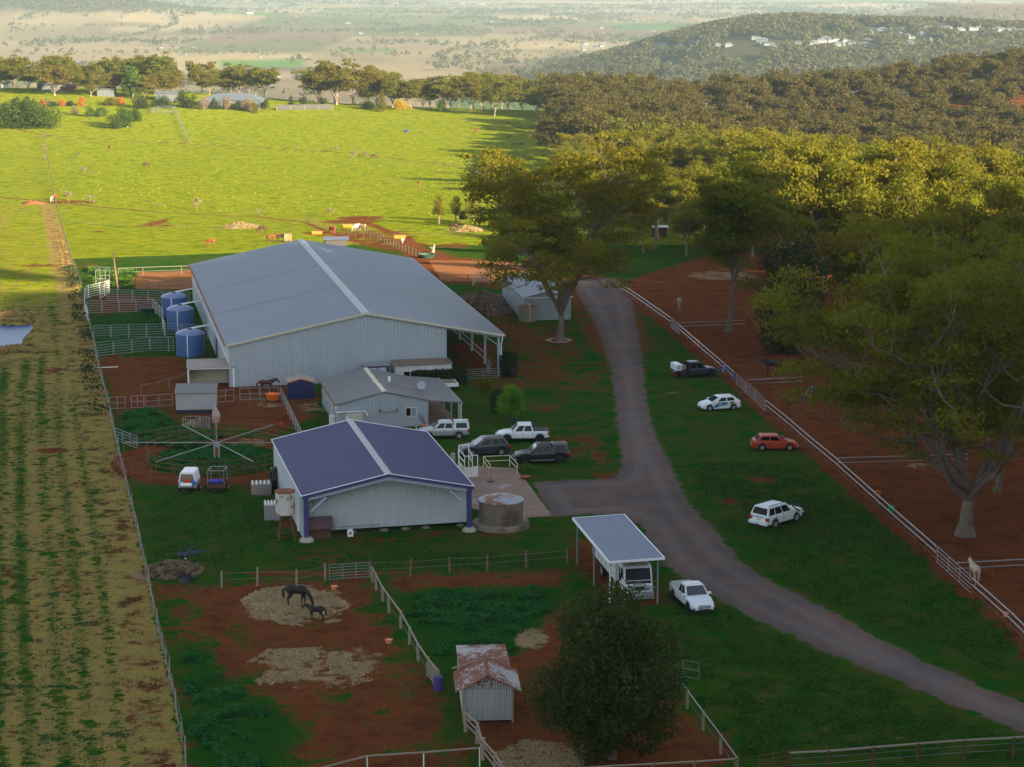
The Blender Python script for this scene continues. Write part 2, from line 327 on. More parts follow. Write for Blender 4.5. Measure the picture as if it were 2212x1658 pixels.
# ------------------------------------------------------------------ terrain material (one for all the ground)
def terrain_material():
    m, t, b, o = nodes('ground'); L = t.links.new
    g = N(t, 'ShaderNodeNewGeometry').outputs['Position']
    def attr(nm): a = N(t, 'ShaderNodeAttribute'); a.attribute_name = nm; s = N(t, 'ShaderNodeSeparateColor'); L(a.outputs['Color'], s.inputs[0]); return s, a
    m1, _ = attr('m1'); m2, _ = attr('m2'); m3, a3 = attr('m3'); m4, _ = attr('m4')
    nA = noise(t, .18, 6, g, .6).outputs[0]; nB = noise(t, 1.4, 5, g, .62).outputs[0]; nC = noise(t, 7, 3, g, .6).outputs[0]; nD = noise(t, .45, 6, g, .62).outputs[0]
    mp = N(t, 'ShaderNodeMapping'); L(g, mp.inputs[0]); mp.inputs['Scale'].default_value = (.42, 1.05, .5); nS = noise(t, 1.0, 5, mp.outputs[0], .62).outputs[0]
    jit = mth(t, 'SUBTRACT', mth(t, 'ADD', mth(t, 'MULTIPLY', nB, 1.7), mth(t, 'MULTIPLY', nC, 1.3)), 1.5)
    jit2 = mth(t, 'ADD', mth(t, 'MULTIPLY', jit, .7), mth(t, 'MULTIPLY', mth(t, 'SUBTRACT', nD, .5), 1.7))
    def edge(mask, amt=1.0, lo=.42, hi=.58, j=jit2): return ramp(t, mth(t, 'MULTIPLY_ADD', j, amt, mask), lo, hi)
    lawn = mix(t, ramp(t, nA, .38, .62), (.010, .094, .006), (.048, .094, .010)); lawn = mix(t, ramp(t, nD, .42, .68), lawn, (.085, .088, .016))
    lawn = mix(t, mth(t, 'MULTIPLY', nC, .5), lawn, (.012, .035, .008)); lawn = mix(t, ramp(t, mth(t, 'ADD', nB, mth(t, 'MULTIPLY', nA, .5)), .9, 1.05), lawn, (.13, .10, .05))
    past = mix(t, ramp(t, nS, .36, .60), (.060, .125, .004), (.260, .295, .010)); past = mix(t, ramp(t, nA, .42, .8), past, (.270, .265, .018)); past = mix(t, ramp(t, nC, .5, .8), past, (.08, .125, .008))
    past = mix(t, ramp(t, nD, .55, .72), past, (.085, .150, .006)); past = mix(t, ramp(t, nB, .56, .68), past, (.20, .19, .03))
    dry = mix(t, nB, (.24, .205, .040), (.38, .275, .095)); dry = mix(t, ramp(t, nD, .40, .62), dry, (.27, .185, .070)); dry = mix(t, ramp(t, nC, .5, .75), dry, (.12, .125, .024))
    dirt = mix(t, nB, (.120, .036, .013), (.195, .062, .022)); dirt = mix(t, ramp(t, nC, .52, .75), dirt, (.26, .125, .060)); dirt = mix(t, ramp(t, nD, .45, .7), dirt, (.095, .034, .015))
    weed = mix(t, nC, (.010, .048, .006), (.024, .100, .012)); straw = mix(t, nC, (.20, .14, .075), (.38, .28, .155)); grav = mix(t, nC, (.088, .060, .052), (.215, .160, .142)); grav = mix(t, ramp(t, nD, .42, .7), grav, (.135, .088, .070)); grav = mix(t, ramp(t, nA, .4, .7), grav, (.10, .085, .085))
    sand = mix(t, nC, (.24, .105, .045), (.32, .145, .065))
    c = mix(t, edge(m2.outputs[2], .5), lawn, past)
    c = mix(t, edge(m2.outputs[1], .8), c, dry)
    c = mix(t, edge(m2.outputs[0], .9), c, weed)
    c = mix(t, edge(m1.outputs[0], .9, .38, .62), c, dirt)
    c = mix(t, edge(m1.outputs[1], 1.0, .40, .66), c, straw)
    c = mix(t, edge(m4.outputs[0], .3), c, sand)
    c = mix(t, edge(m1.outputs[2], 1.0, .40, .62), c, grav)
    fr = mix(t, mth(t, 'MULTIPLY', nA, .6), a3.outputs['Color'], mix(t, .5, a3.outputs['Color'], (.10, .09, .04)))
    c = mix(t, m4.outputs[1], c, fr)
    c = mix(t, mth(t, 'MULTIPLY', m4.outputs[2], .55), c, (.19, .165, .155)); L(c, b.inputs['Base Color']); b.inputs['Roughness'].default_value = 1; b.inputs['Specular IOR Level'].default_value = 0
    hgt = mth(t, 'ADD', mth(t, 'MULTIPLY', nS, mth(t, 'MULTIPLY_ADD', m2.outputs[2], 1.3, .25)), mth(t, 'ADD', mth(t, 'MULTIPLY', nC, .25), mth(t, 'MULTIPLY', nB, .5)))
    bp = N(t, 'ShaderNodeBump'); L(mth(t, 'SUBTRACT', 1, mth(t, 'MULTIPLY', m1.outputs[2], .7)), bp.inputs['Strength']); bp.inputs['Distance'].default_value = .75
    L(hgt, bp.inputs['Height']); L(bp.outputs[0], b.inputs['Normal'])
    return m
terrain_material()
m, t, b, o = nodes('water'); g = N(t, 'ShaderNodeTexCoord').outputs['Object']; n = noise(t, 1.2, 3, g)
b.inputs['Base Color'].default_value = (.012, .06, .20, 1); b.inputs['Roughness'].default_value = .35; b.inputs['Specular IOR Level'].default_value = .25; bp = N(t, 'ShaderNodeBump'); bp.inputs['Strength'].default_value = .08; t.links.new(n.outputs[0], bp.inputs['Height']); t.links.new(bp.outputs[0], b.inputs['Normal'])
m, t, b, o = nodes('haze'); t.nodes.remove(b); pv = N(t, 'ShaderNodeVolumePrincipled'); pv.inputs['Color'].default_value = (.64, .86, 1.0, 1); pv.inputs['Density'].default_value = .00006; pv.inputs['Anisotropy'].default_value = .2
t.links.new(pv.outputs[0], o.inputs['Volume'])
# ------------------------------------------------------------------ ground sheet
ys = np.concatenate([np.arange(-300, 104, 14.), np.arange(106, 330, .55), np.arange(330, 620, 1.5), np.arange(620, 980, 3.), np.arange(980, 3400, 22.), 3400 * 1.032 ** np.arange(0, 84)])
tc = np.linspace(-1, 1, 331); ho = np.array([1.05, 1.14, 1.3, 1.5, 1.8, 2.2, 2.7, 3.3, 4.1, 5.2, 6.6, 8.5, 11])
ts = np.concatenate([-ho[::-1], tc, ho])
a = .285 * np.maximum(ys, 0) + 17
GX = a[:, None] * ts[None, :]; GY = np.repeat(ys[:, None], len(ts), 1)
GZ = hz(GX, GY)
def wpoly(pts): return np.array([G(u, v)[:2] for u, v in pts])
def inside(px, py, P):
    r = np.zeros(px.shape, bool); n = len(P)
    for i in range(n):
        x0, y0 = P[i]; x1, y1 = P[(i + 1) % n]
        if y0 == y1: continue
        r ^= ((y0 > py) != (y1 > py)) & (px < (x1 - x0) * (py - y0) / (y1 - y0) + x0)
    return r
def dist(px, py, P, closed=True):
    d = np.full(px.shape, 1e9); n = len(P)
    for i in range(n if closed else n - 1):
        x0, y0 = P[i]; x1, y1 = P[(i + 1) % n]
        dx, dy = x1 - x0, y1 - y0; t = np.clip(((px - x0) * dx + (py - y0) * dy) / (dx * dx + dy * dy + 1e-9), 0, 1)
        d = np.minimum(d, np.hypot(px - x0 - t * dx, py - y0 - t * dy))
    return d
j0, j1 = len(ho), len(ho) + len(tc)
i1 = np.searchsorted(ys, 985); NR = (slice(0, i1), slice(j0, j1))
nX, nY = GX[NR], GY[NR]
def soft(P, w=1.5):
    """1 inside, 0 outside, smooth over w metres"""
    out = np.zeros(GX.shape); P = np.asarray(P)
    d = dist(nX, nY, P); s = np.where(inside(nX, nY, P), d, -d); out[NR] = sstep(-w, w, s); return out
def line(P, w, s=.6):
    out = np.zeros(GX.shape); out[NR] = 1 - sstep(w - s, w + s, dist(nX, nY, np.asarray(P), False)); return out
def spot(u, v, ru, rv, p=1.0):
    c = G(u, v); rx = (G(u + ru, v) - c).length; ry = abs(G(u, v - rv)[1] - G(u, v + rv)[1]) / 2
    return p * (1 - sstep(.55, 1.25, np.hypot((GX - c.x) / rx, (GY - c.y) / ry)))
mx = np.maximum
FENCE_L = [(95, 292), (107, 360), (118, 430), (137, 500), (160, 580), (176, 625), (190, 690), (214, 800), (238, 900), (262, 1010), (298, 1160), (320, 1265), (345, 1380), (372, 1500), (400, 1640), (404, 1690)]
FENCE_R = [(1332.7, 604), (1448.7, 685.8), (1565.9, 784.2), (1654.9, 866), (1806, 991), (1891.8, 1067.9), (2025.4, 1183.8), (2099.8, 1249.5), (2184.2, 1323.9), (2262, 1400)]
wFL = wpoly(FENCE_L); wFR = np.array([PZ0(u, v, 1.3)[:2] for u, v in FENCE_R])
WALK = G(469, 996)                                     # centre of the horse walker
dirt = np.zeros(GX.shape); straw = dirt.copy(); grav = dirt.copy(); weed = dirt.copy(); dry = dirt.copy(); past = dirt.copy(); sand = dirt.copy(); far = dirt.copy()
# pasture beyond the farmyard
arena_edge = [(130, 560), (640, 540), (900, 500), (1300, 490), (1700, 520), (2600, 520), (2600, 200), (-700, 200), (-700, 440), (110, 440)]
past = mx(past, soft(wpoly(arena_edge), 3)); past = mx(past, sstep(380, 400, GY) * (1 - far))
# left mown field, striped along the fence
field = wpoly([(112, 440), (137, 500), (160, 580), (176, 625), (190, 690), (214, 800), (238, 900), (262, 1010), (298, 1160), (320, 1265), (345, 1380), (372, 1500), (404, 1690), (-900, 1690), (-900, 440)])
fld = soft(field, .8)
d0 = (wFL[-2] - wFL[3]); d0 = d0 / np.linalg.norm(d0); al = GX * d0[0] + GY * d0[1]; ac = GX * -d0[1] + GY * d0[0]
st = .55 * vnoise(ac / 1.7, al / 60, 31) + .45 * fbm(ac / 2.6, al / 9, 33, 4)
row = .5 + .5 * np.sin(ac * 2 * math.pi / 1.9 + 3.5 * vnoise(ac / 5, al / 25, 36)); lit_ = sstep(262, 300, GY)  # sunlit part of the field: sunlight is put into the colour masks below
dry = mx(dry, fld * (.40 + .22 * st + .22 * row * (.5 + vnoise(ac / 4, al / 18, 37))) * (1 - .40 * lit_)); weed = mx(weed, fld * (.38 * (1 - st) + .26 * fbm(GX / 4, GY / 9, 35, 3) + .05 * (1 - row)) * (1 - lit_))
past = mx(past, fld * (.55 + .35 * lit_) * (.6 + .5 * st)); dirt = mx(dirt, fld * .46 * sstep(.55, .9, row) * sstep(.5, .8, vnoise(ac / 2.6, al / 14, 38)) * .9)
dirt = mx(dirt, fld * .40 * line(wFL, 3.2, 2.4)); dry = mx(dry, fld * line(wFL, 3.5, 2))
for u, v, ru, rv, p in [(115, 975, 45, 7, .75), (165, 1270, 60, 12, .45), (190, 574, 40, 6, .5), (90, 573, 60, 4, .6), (105, 800, 40, 12, .5)]: dirt = mx(dirt, spot(u, v, ru, rv, p))
# farm dirt
NZ = fbm(GX / 4.5, GY / 4.5, 81, 4)
def D(pts, p=.8, w=2.4):
    global dirt; dirt = mx(dirt, soft(wpoly(pts), w) * p * (.62 + .62 * NZ))
def W(pts, p=.8, w=1.2):
    global weed, dirt; k = soft(wpoly(pts), w * 1.5) * p * (.6 + .7 * NZ); weed = mx(weed, k); dirt = dirt * (1 - .9 * np.clip(k * 1.3, 0, 1))
D([(322, 1262), (700, 1250), (820, 1245), (850, 1350), (900, 1420), (945, 1480), (1000, 1560), (1045, 1700), (405, 1700), (372, 1500)], .82)
dirt *= 1 - .45 * sstep(.45, .75, fbm(GX / 3.5, GY / 3.5, 41, 3)) * (1 - fld) * (GY < 160)
D([(820, 1240), (1235, 1232), (1245, 1285), (1100, 1275), (850, 1285)], .8); D([(1130, 1330), (1240, 1290), (1330, 1380), (1440, 1500), (1560, 1590), (1590, 1700), (1060, 1700), (1000, 1560), (1080, 1420)], .9)
D([(1225, 1165), (1270, 1160), (1420, 1240), (1440, 1300), (1400, 1330), (1280, 1290), (1240, 1240)], .8)
W([(392, 1395), (430, 1400), (470, 1450), (530, 1500), (610, 1530), (650, 1590), (600, 1690), (430, 1690)]); W([(845, 1285), (1180, 1268), (1215, 1300), (1170, 1345), (1140, 1400), (960, 1450), (905, 1385)], .85)
W([(1240, 1240), (1275, 1290), (1250, 1330), (1225, 1290)], .7)
D([(205, 768), (402, 764), (430, 830), (520, 850), (690, 850), (690, 905), (590, 940), (380, 905), (245, 900), (222, 830)], .85)
D([(185, 630), (350, 640), (360, 700), (195, 700)], .75); W([(200, 682), (345, 672), (350, 705), (385, 715), (380, 760), (212, 760)], .75)
D([(425, 830), (600, 815), (690, 860), (620, 905), (460, 900)], .85); W([(265, 895), (330, 890), (400, 930), (490, 945), (400, 975), (255, 955)], .85)
dW = np.hypot(GX - WALK.x, GY - WALK.y)
D([(255, 930), (420, 915), (640, 925), (690, 980), (680, 1050), (560, 1070), (380, 1062), (280, 1035), (250, 985)], .35, 3)
dirt = mx(dirt, (sstep(6.3, 6.9, dW) - sstep(9.4, 10.4, dW)) * .9); weed = mx(weed, (1 - sstep(6.0, 6.9, dW)) * .9); dirt = dirt * (1 - (1 - sstep(5.9, 6.6, dW)))
weed *= 1 - (sstep(6.5, 7, dW) - sstep(9.0, 9.6, dW))
D([(560, 1070), (660, 1080), (670, 1180), (590, 1140)], .62); D([(420, 1190), (540, 1195), (520, 1225), (400, 1225)], .5); D([(668, 1168), (1010, 1140), (1010, 1155), (780, 1180), (690, 1200)], .5, 1)
D([(1020, 1130), (1150, 1130), (1150, 1165), (1040, 1165)], .5, .8); D([(560, 1190), (660, 1175), (900, 1215), (560, 1235)], .42)
# beside and behind the big shed
D([(860, 545), (1050, 560), (1330, 600), (1330, 640), (1255, 640), (1060, 622), (950, 608), (900, 580)], .9); D([(640, 500), (880, 496), (1010, 560), (900, 575), (850, 545)], .62, 3)
D([(1000, 620), (1080, 640), (1130, 700), (1240, 700), (1240, 830), (1100, 850), (1000, 840), (985, 790), (1085, 780)], .60, 3); D([(960, 740), (1075, 740), (1075, 800), (1000, 800)], .9)
D([(1185, 625), (1380, 625), (1420, 760), (1330, 830), (1290, 780), (1240, 700)], .72, 3); D([(1060, 810), (1330, 770), (1330, 850), (1200, 860)], .46, 3)
sand = mx(sand, soft(wpoly([(268, 600), (300, 588), (440, 583), (440, 626), (300, 624), (275, 615)]), .8)); sand = mx(sand, .9 * soft(wpoly([(925, 562), (1060, 563), (1180, 570), (1180, 612), (1055, 608), (952, 606)]), 1))
for u, v, ru, rv, p in [(755, 478, 75, 5, .8), (340, 480, 25, 9, .7), (330, 487, 60, 3, .6), (770, 510, 60, 5, .7), (150, 436, 60, 5, .75), (780, 470, 60, 5, .7), (980, 530, 50, 7, .55), (720, 500, 50, 8, .55), (205, 500, 30, 2, .6), (1180, 560, 60, 8, .6)]: dirt = mx(dirt, spot(u, v, ru, rv, p))
for pts, ww in [([(95, 292), (250, 303), (400, 310), (560, 318), (760, 330), (960, 355), (1100, 375)], .8), ([(0, 425), (110, 435), (330, 457), (560, 468), (660, 480), (760, 520), (870, 540)], .8), ([(0, 270), (95, 292)], .8), ([(1090, 262), (1140, 280), (1200, 290)], 1.0), ([(760, 470), (880, 515), (905, 545)], 1.2)]: dirt = mx(dirt, line(wpoly(pts), ww * 1.15, .9) * .85)
# right-hand paddocks under the trees: bare red earth
pad = np.vstack([wFR + np.array([-.9, -.3]), wpoly([(2900, 1425), (2900, 560), (1800, 545), (1560, 545), (1400, 590)])])
dirt = mx(dirt, soft(pad, .9) * .95); straw = mx(straw, spot(1560, 595, 90, 12, .62)); straw = mx(straw, spot(1990, 1010, 45, 14, .4)); dirt = mx(dirt, .72 * sstep(20, 60, GX) * sstep(330, 380, GY))
# road with its side branch
roadL = [(1225, 600), (1262, 655), (1295, 720), (1318, 790), (1328, 860), (1334, 930), (1345, 1000), (1330, 1035), (1150, 1043)]
roadB = [(1190, 1116), (1330, 1113), (1385, 1135), (1430, 1215), (1490, 1262), (1560, 1300), (1620, 1335), (1700, 1370), (1800, 1415), (1900, 1455), (2000, 1497), (2100, 1540), (2212, 1584), (2350, 1640)]
roadR = [(2350, 1575), (2212, 1522), (2100, 1475), (2000, 1430), (1900, 1380), (1790, 1320), (1680, 1265), (1600, 1215), (1545, 1150), (1490, 1090), (1450, 1010), (1415, 940), (1395, 860), (1385, 760), (1365, 650), (1330, 600)]
wROAD = wpoly(roadL + roadB + roadR)
rdd = np.zeros(GX.shape); rdd[NR] = dist(nX, nY, wROAD); rd = soft(wROAD, .8); grav = mx(grav, rd); dirt = mx(dirt, (soft(wROAD, 3.2)) * .50)
for pts in [[(1470, 1060), (1560, 1100), (1640, 1110)], [(1560, 780), (1650, 1060), (1800, 1250), (1950, 1350)], [(1500, 1330), (1640, 1500), (1700, 1690)]]: dirt = mx(dirt, line(wpoly(pts), .35, .5) * .38)
for u, v, ru, rv, p in [(1640, 1035, 34, 12, .75), (1590, 1085, 35, 12, .65), (1250, 960, 80, 40, .45), (1310, 1030, 40, 12, .7), (1180, 880, 50, 12, .5), (1290, 990, 30, 30, .55), (1210, 750, 60, 40, .5), (900, 1090, 30, 4, .6), (740, 915, 10, 30, .5), (720, 1215, 120, 8, .6), (720, 1240, 300, 8, .6), (1450, 640, 60, 60, .5), (690, 1095, 5, 5, 0), (740, 900, 12, 45, .7)]: dirt = mx(dirt, spot(u, v, ru, rv, p))
for u, v, ru, rv, p in [(635, 1308, 120, 44, .9), (690, 1440, 170, 50, .52), (1150, 1380, 42, 26, .72), (1170, 1640, 120, 50, .66), (520, 487, 42, 7, .9), (1010, 493, 42, 8, .8), (540, 960, 50, 14, .5), (920, 890, 10, 3, .2), (690, 880, 70, 14, .45), (330, 1235, 60, 20, .6), (585, 865, 90, 20, .4), (600, 1095, 5, 5, 0), (1450, 850, 20, 5, .3)]: straw = mx(straw, spot(u, v, ru, rv, p))
# home lawn keeps out of the dirt
weed = mx(weed, .0); past = past * (1 - sstep(.5, .9, sand))
pond = wpoly([(-60, 690), (30, 697), (75, 692), (82, 703), (60, 725), (55, 745), (20, 752), (-60, 752)])
dry = mx(dry, soft(wpoly([(-80, 670), (60, 672), (110, 690), (120, 740), (90, 775), (-80, 790)]), 1.5) * .8)
pn = np.zeros(GX.shape); pdm = dist(nX, nY, pond); pn[NR] = np.where(inside(nX, nY, pond), pdm, -pdm)
pm = np.zeros(GX.shape); pm[NR] = 1; GZ = GZ - .9 * sstep(-.2, 1.6, pn) * pm + .35 * np.exp(-((pn + 1.4) / 1.2) ** 2) * pm
# country beyond the ridge: paddocks seen as albedo patches
far = sstep(930, 1010, GY)
cellx = GX + 90 * fbm(GX / 900, GY / 900, 51, 2); celly = GY + 160 * fbm(GX / 900, GY / 900, 52, 2)
ci = np.floor(cellx / 340).astype(int); cj = np.floor(celly / 620 + .5 * (ci % 2)).astype(int)
hsh = _h(ci, cj, 5); hs2 = _h(ci, cj, 9)
tan = np.array([.270, .215, .125]); ol = np.array([.125, .130, .055]); gr = np.array([.075, .150, .030]); br = np.array([.165, .115, .075])
FC = tan[None, None] * (.72 + .5 * hs2)[..., None] * np.ones((*GX.shape, 1))
FC = np.where((hsh > .58)[..., None], ol * (.9 + .5 * hs2)[..., None], FC); FC = np.where((hsh > .84)[..., None], br, FC); FC = np.where((hsh > .93)[..., None], gr, FC)
FC = FC * (.75 + .5 * fbm(GX / 130, GY / 240, 55, 4))[..., None]
wood = sstep(.50, .60, fbm(GX / 500, GY / 900, 57, 4)); FC = FC * (1 - .30 * wood[..., None]) + .30 * wood[..., None] * np.array([.06, .065, .03])
def farspot(u, v, ru, rv, col):
    global FC
    U, Vv = pix(GX, np.maximum(GY, 900), GZ); k = (1 - sstep(.85, 1.05, mx(np.abs(U - u) / ru, np.abs(Vv - v) / rv))) * (GY > 1500); FC = FC * (1 - k[..., None]) + k[..., None] * np.array(col)
farspot(565, 137, 95, 10, (.085, .200, .030)); farspot(1260, 148, 120, 5, (.09, .19, .04)); farspot(790, 108, 60, 2.4, (.09, .17, .04)); farspot(1400, 132, 260, 14, (.10, .11, .055))
farspot(620, 152, 170, 4, (.12, .075, .05)); farspot(350, 60, 120, 5, (.30, .24, .15)); farspot(1170, 128, 5, 16, (.12, .12, .14)); farspot(1000, 118, 200, 8, (.26, .21, .12)); farspot(1500, 22, 500, 6, (.26, .21, .17))
hillw = sstep(-60, 400, GX) * np.exp(-.5 * ((GY - 3000) / 420) ** 2); kk = sstep(.35, .6, hillw); FC = FC * (1 - kk[..., None]) + kk[..., None] * np.array([.055, .062, .03])
hb = np.exp(-((GX - 330) / 260) ** 2 - ((GY - 1010) / 260) ** 2); kk = sstep(.2, .4, hb); FC = FC * (1 - kk[..., None]) + kk[..., None] * np.array([.05, .045, .022])
hd = np.exp(-.5 * ((GX + 1950) / 700) ** 2 - .5 * ((GY - 6500) / 700) ** 2); kk = sstep(.4, .6, hd); FC = FC * (1 - kk[..., None]) + kk[..., None] * np.array([.07, .075, .04])
nc = len(ts); idx = np.arange(GX.size).reshape(GX.shape)
quads = np.stack([idx[:-1, :-1], idx[:-1, 1:], idx[1:, 1:], idx[1:, :-1]], -1).reshape(-1, 4)
VV = np.stack([GX, GY, GZ], -1).reshape(-1, 3)
def ch(*a): return np.stack([x.ravel() for x in a] + [np.ones(GX.size)] * (4 - len(a)), -1).astype(np.float32)
cl_ = sstep(.9, 1.5, rdd) * (1 - sstep(1.9, 2.6, rdd)); trk = rd * cl_ * (.4 + .6 * fbm(GX / 3, GY / 9, 91, 3))
AT = {'m1': ch(dirt, straw, grav), 'm2': ch(weed, dry, past), 'm3': ch(FC[..., 0], FC[..., 1], FC[..., 2]), 'm4': ch(sand, far, trk)}
fc = lambda A: A.ravel()[quads].mean(1)
fy = fc(GY); fx = fc(GX); cls = np.zeros(len(quads), int)      # 0 ground
cls[(fc(past) > .5) & (fy < 1100)] = 1
cls[fc(sand) > .5] = 4; cls[fc(fld) > .5] = 2; cls[(fc(rd) > .5)] = 3
cls[fy > 960] = 5; hilly = fc(np.maximum(np.maximum(hillw > .35, hb > .3), hd > .35).astype(float)) > .5; cls[(fy > 960) & hilly] = 6
for k, nm in enumerate(['ground', 'pasture', 'mown_field', 'driveway', 'riding_arena', 'valley_floor', 'hills']):
    q = quads[cls == k]
    used, inv = np.unique(q, return_inverse=True)
    me = mesh_np(nm, VV[used], inv.reshape(-1, 4), M['ground'], True)
    for an, arr in AT.items():
        at = me.attributes.new(an, 'FLOAT_COLOR', 'POINT'); at.data.foreach_set('color', arr[used].ravel())
    o = link(nm, me); o['kind'] = 'structure'
pz = float(np.mean([gz(*p) for p in pond])) - .33
mb = MB(); mb.add([(p[0], p[1], pz) for p in pond], [tuple(range(len(pond)))]); o = mb.build('pond_water', M['water']); o['kind'] = 'structure'
# concrete wash slab beside the navy shed
sp_ = [G(*p) for p in [(1020, 1010), (1112, 1015), (1135, 1040), (1192, 1117), (1128, 1122), (1010, 1100), (985, 1040)]]
mb = MB(); mb.prism([(p.x, p.y) for p in sp_], 'z', -.1, .07); o = mb.build('concrete_pad', M['slab']); o['kind'] = 'structure'
# ------------------------------------------------------------------ foliage
def leaf_quads(P, Nn, size, rs, flat=.5):
    """P centres, Nn outward directions, size per leaf spray -> rhombus quads"""
    n = len(P); d = rs.normal(size=(n, 3)); nn = Nn * flat + d * (1 - flat * .5); nn /= np.linalg.norm(nn, axis=1)[:, None] + 1e-9
    a = np.cross(nn, rs.normal(size=(n, 3))); a /= np.linalg.norm(a, axis=1)[:, None] + 1e-9; b = np.cross(nn, a)
    s = (size * (.6 + .8 * rs.rand(n)))[:, None]; asp = (.45 + .35 * rs.rand(n))[:, None]
    V = np.stack([P - a * s * .5, P + b * s * asp * .5 + nn * s * .08, P + a * s * .5, P - b * s * asp * .5 + nn * s * .08], 1)
    return V.reshape(-1, 3)
def clump_leaves(centres, radii, per, size, rs, zf=.58, hollow=.70):
    V = []
    for c, r in zip(centres, radii):
        n = max(6, int(per * (r / 1.8) ** 2)); d = rs.normal(size=(n, 3)); d /= np.linalg.norm(d, axis=1)[:, None]
        d[:, 2] = np.where(d[:, 2] < -.25, -d[:, 2] * rs.rand(n), d[:, 2])
        rr = (hollow + (1 - hollow) * rs.rand(n) ** .6) * (1 + .22 * rs.normal(size=n))
        p = d * rr[:, None] * r; p[:, 2] *= zf; V.append(leaf_quads(c + p, d, size * np.ones(n), rs, .85))
    V = np.concatenate(V); return V, np.arange(len(V)).reshape(-1, 4)
def limb(mb, p0, d0, length, r0, r1, rs, wob=.18, seg=5, up=.12):
    pts = [p0]; d = d0.normalized(); st = length / seg
    for i in range(seg):
        d = (d + Vector(rs.normal(size=3)) * wob + Vector((0, 0, up))).normalized(); pts.append(pts[-1] + d * st)
    rr = [r0 + (r1 - r0) * i / seg for i in range(seg + 1)]
    mb.tube(pts, rr, 7 if r0 > .15 else 5, False); return pts, d
def gum(seed, h=22, spread=8, fork=.33, nl=5, per=110, size=.42, base=.45, lean=.06, mat='leaf_gum', bark='bark', nsub=4, cr=1.9, ntw=3, bare=.0, tall=.5, droop=.15):
    rs = np.random.RandomState(seed); mb = MB(); C_ = []; Rr = []
    tp, d = limb(mb, Vector((0, 0, -.3)), Vector((rs.normal() * lean, rs.normal() * lean, 1)), h * fork, base, base * .68, rs, .05, 5, .1)
    mb.tube([(0, 0, -.3), (0, 0, .2), (0, 0, .9)], [base * 1.7, base * 1.35, base * 1.02], 9, False)
    a0 = rs.rand() * 6.28
    for i in range(nl):
        an = a0 + i * 6.28 / nl + rs.normal() * .3; el = (.75 + .55 * rs.rand()) if i else 1.5
        ln = h * (1 - fork) * (.62 + .25 * rs.rand()); hor = spread * (.50 + .3 * rs.rand()) if i else spread * .15
        dd = Vector((math.cos(an) * hor, math.sin(an) * hor, ln * tall + .25 * ln * math.sin(el)))
        st = tp[-1 - (i % 2)]
        lp, d = limb(mb, st, dd, dd.length, base * .52, base * .2, rs, .16, 6)
        for k in range(nsub):
            q = lp[min(6, 2 + k)] if k < 4 else lp[-1]
            an2 = an + rs.normal() * 1.1; d2 = Vector((math.cos(an2), math.sin(an2), .35 - droop + (.7 + droop * .5) * rs.rand()))
            sp, d3 = limb(mb, q, d2, spread * (.28 + .26 * rs.rand()), base * .2, base * .06, rs, .25, 4)
            for e in range(ntw):
                tpn = sp[-1 - (e % 3)]; dv = Vector(rs.normal(size=3)) * .5 + d3 * .5 + Vector((0, 0, .35))
                tw, _ = limb(mb, tpn, dv, spread * .15, base * .07, base * .02, rs, .3, 2)
                if rs.rand() > bare: C_.append(np.array(tw[-1])); Rr.append(cr * (.6 + .65 * rs.rand()))
        C_.append(np.array(lp[-1])); Rr.append(cr * 1.1)
        for q_ in (3, 4, 5): C_.append(np.array(lp[q_]) + rs.normal(size=3) * cr * .6); Rr.append(cr * .62)
    V, Q = clump_leaves(C_, Rr, per, size, rs)
    return mb.mesh('trunk', M[bark], True, False), mesh_np('crown', V, Q, M[mat])
def bush(seed, rx, h, mat, n=1800, size=.3, zb=.12, lumps=9, bark='bark', tr=.12, pointy=0., lump_r=.5, inner=True):
    """dense rounded or conical crown made of overlapping leafy lumps, with a short trunk"""
    rs = np.random.RandomState(seed); mb = MB(); C_ = []; Rr = []
    for k in range(4):
        an = k * 1.6 + rs.rand(); mb.tube([(0, 0, -.15), (math.cos(an) * rx * .08, math.sin(an) * rx * .08, h * .3), (math.cos(an) * rx * .4, math.sin(an) * rx * .4, h * .65)], [tr, tr * .7, tr * .25], 6, False)
    for i in range(lumps):
        zz = zb + (1 - zb) * ((i + .5) / lumps); wdt = (1 - pointy) * math.sqrt(max(0.05, 1 - (2 * (zz - .5)) ** 2 * .85)) + pointy * (1.08 - zz)
        for k in range(1 + int(3.2 * wdt)):
            an = rs.rand() * 6.28; rr = rx * wdt * (1 - lump_r * .6) * math.sqrt(rs.rand()) * (1 + .16 * rs.normal())
            C_.append(np.array((math.cos(an) * rr, math.sin(an) * rr, h * zz * (1 - .28 * lump_r)))); Rr.append(rx * lump_r * (.50 + .85 * rs.rand()) * (.5 + .5 * wdt))
    tot = sum(r * r for r in Rr); V = []
    for c, r in zip(C_, Rr):
        m = max(8, int(n * r * r / tot)); d = rs.normal(size=(m, 3)); d /= np.linalg.norm(d, axis=1)[:, None]
        p = d * (r * (.55 + .5 * rs.rand(m)))[:, None]; p[:, 2] *= .9; q = c + p; q[:, 2] = np.maximum(q[:, 2], .03); V.append(leaf_quads(q, d, size * np.ones(m), rs))
    V = np.concatenate(V); return mb.mesh('trunk', M[bark], True, False), mesh_np('crown', V, np.arange(len(V)).reshape(-1, 4), M[mat])
def plant(kind, label, cat, meshes, loc, s=1.0, rz=None, group=None, sz=None):
    t = thing(kind, label, cat, loc, rng.random() * 6.28 if rz is None else rz, group)
    t.scale = (s, s, sz or s); link('trunk', meshes[0], t); link('crown', meshes[1], t); return t
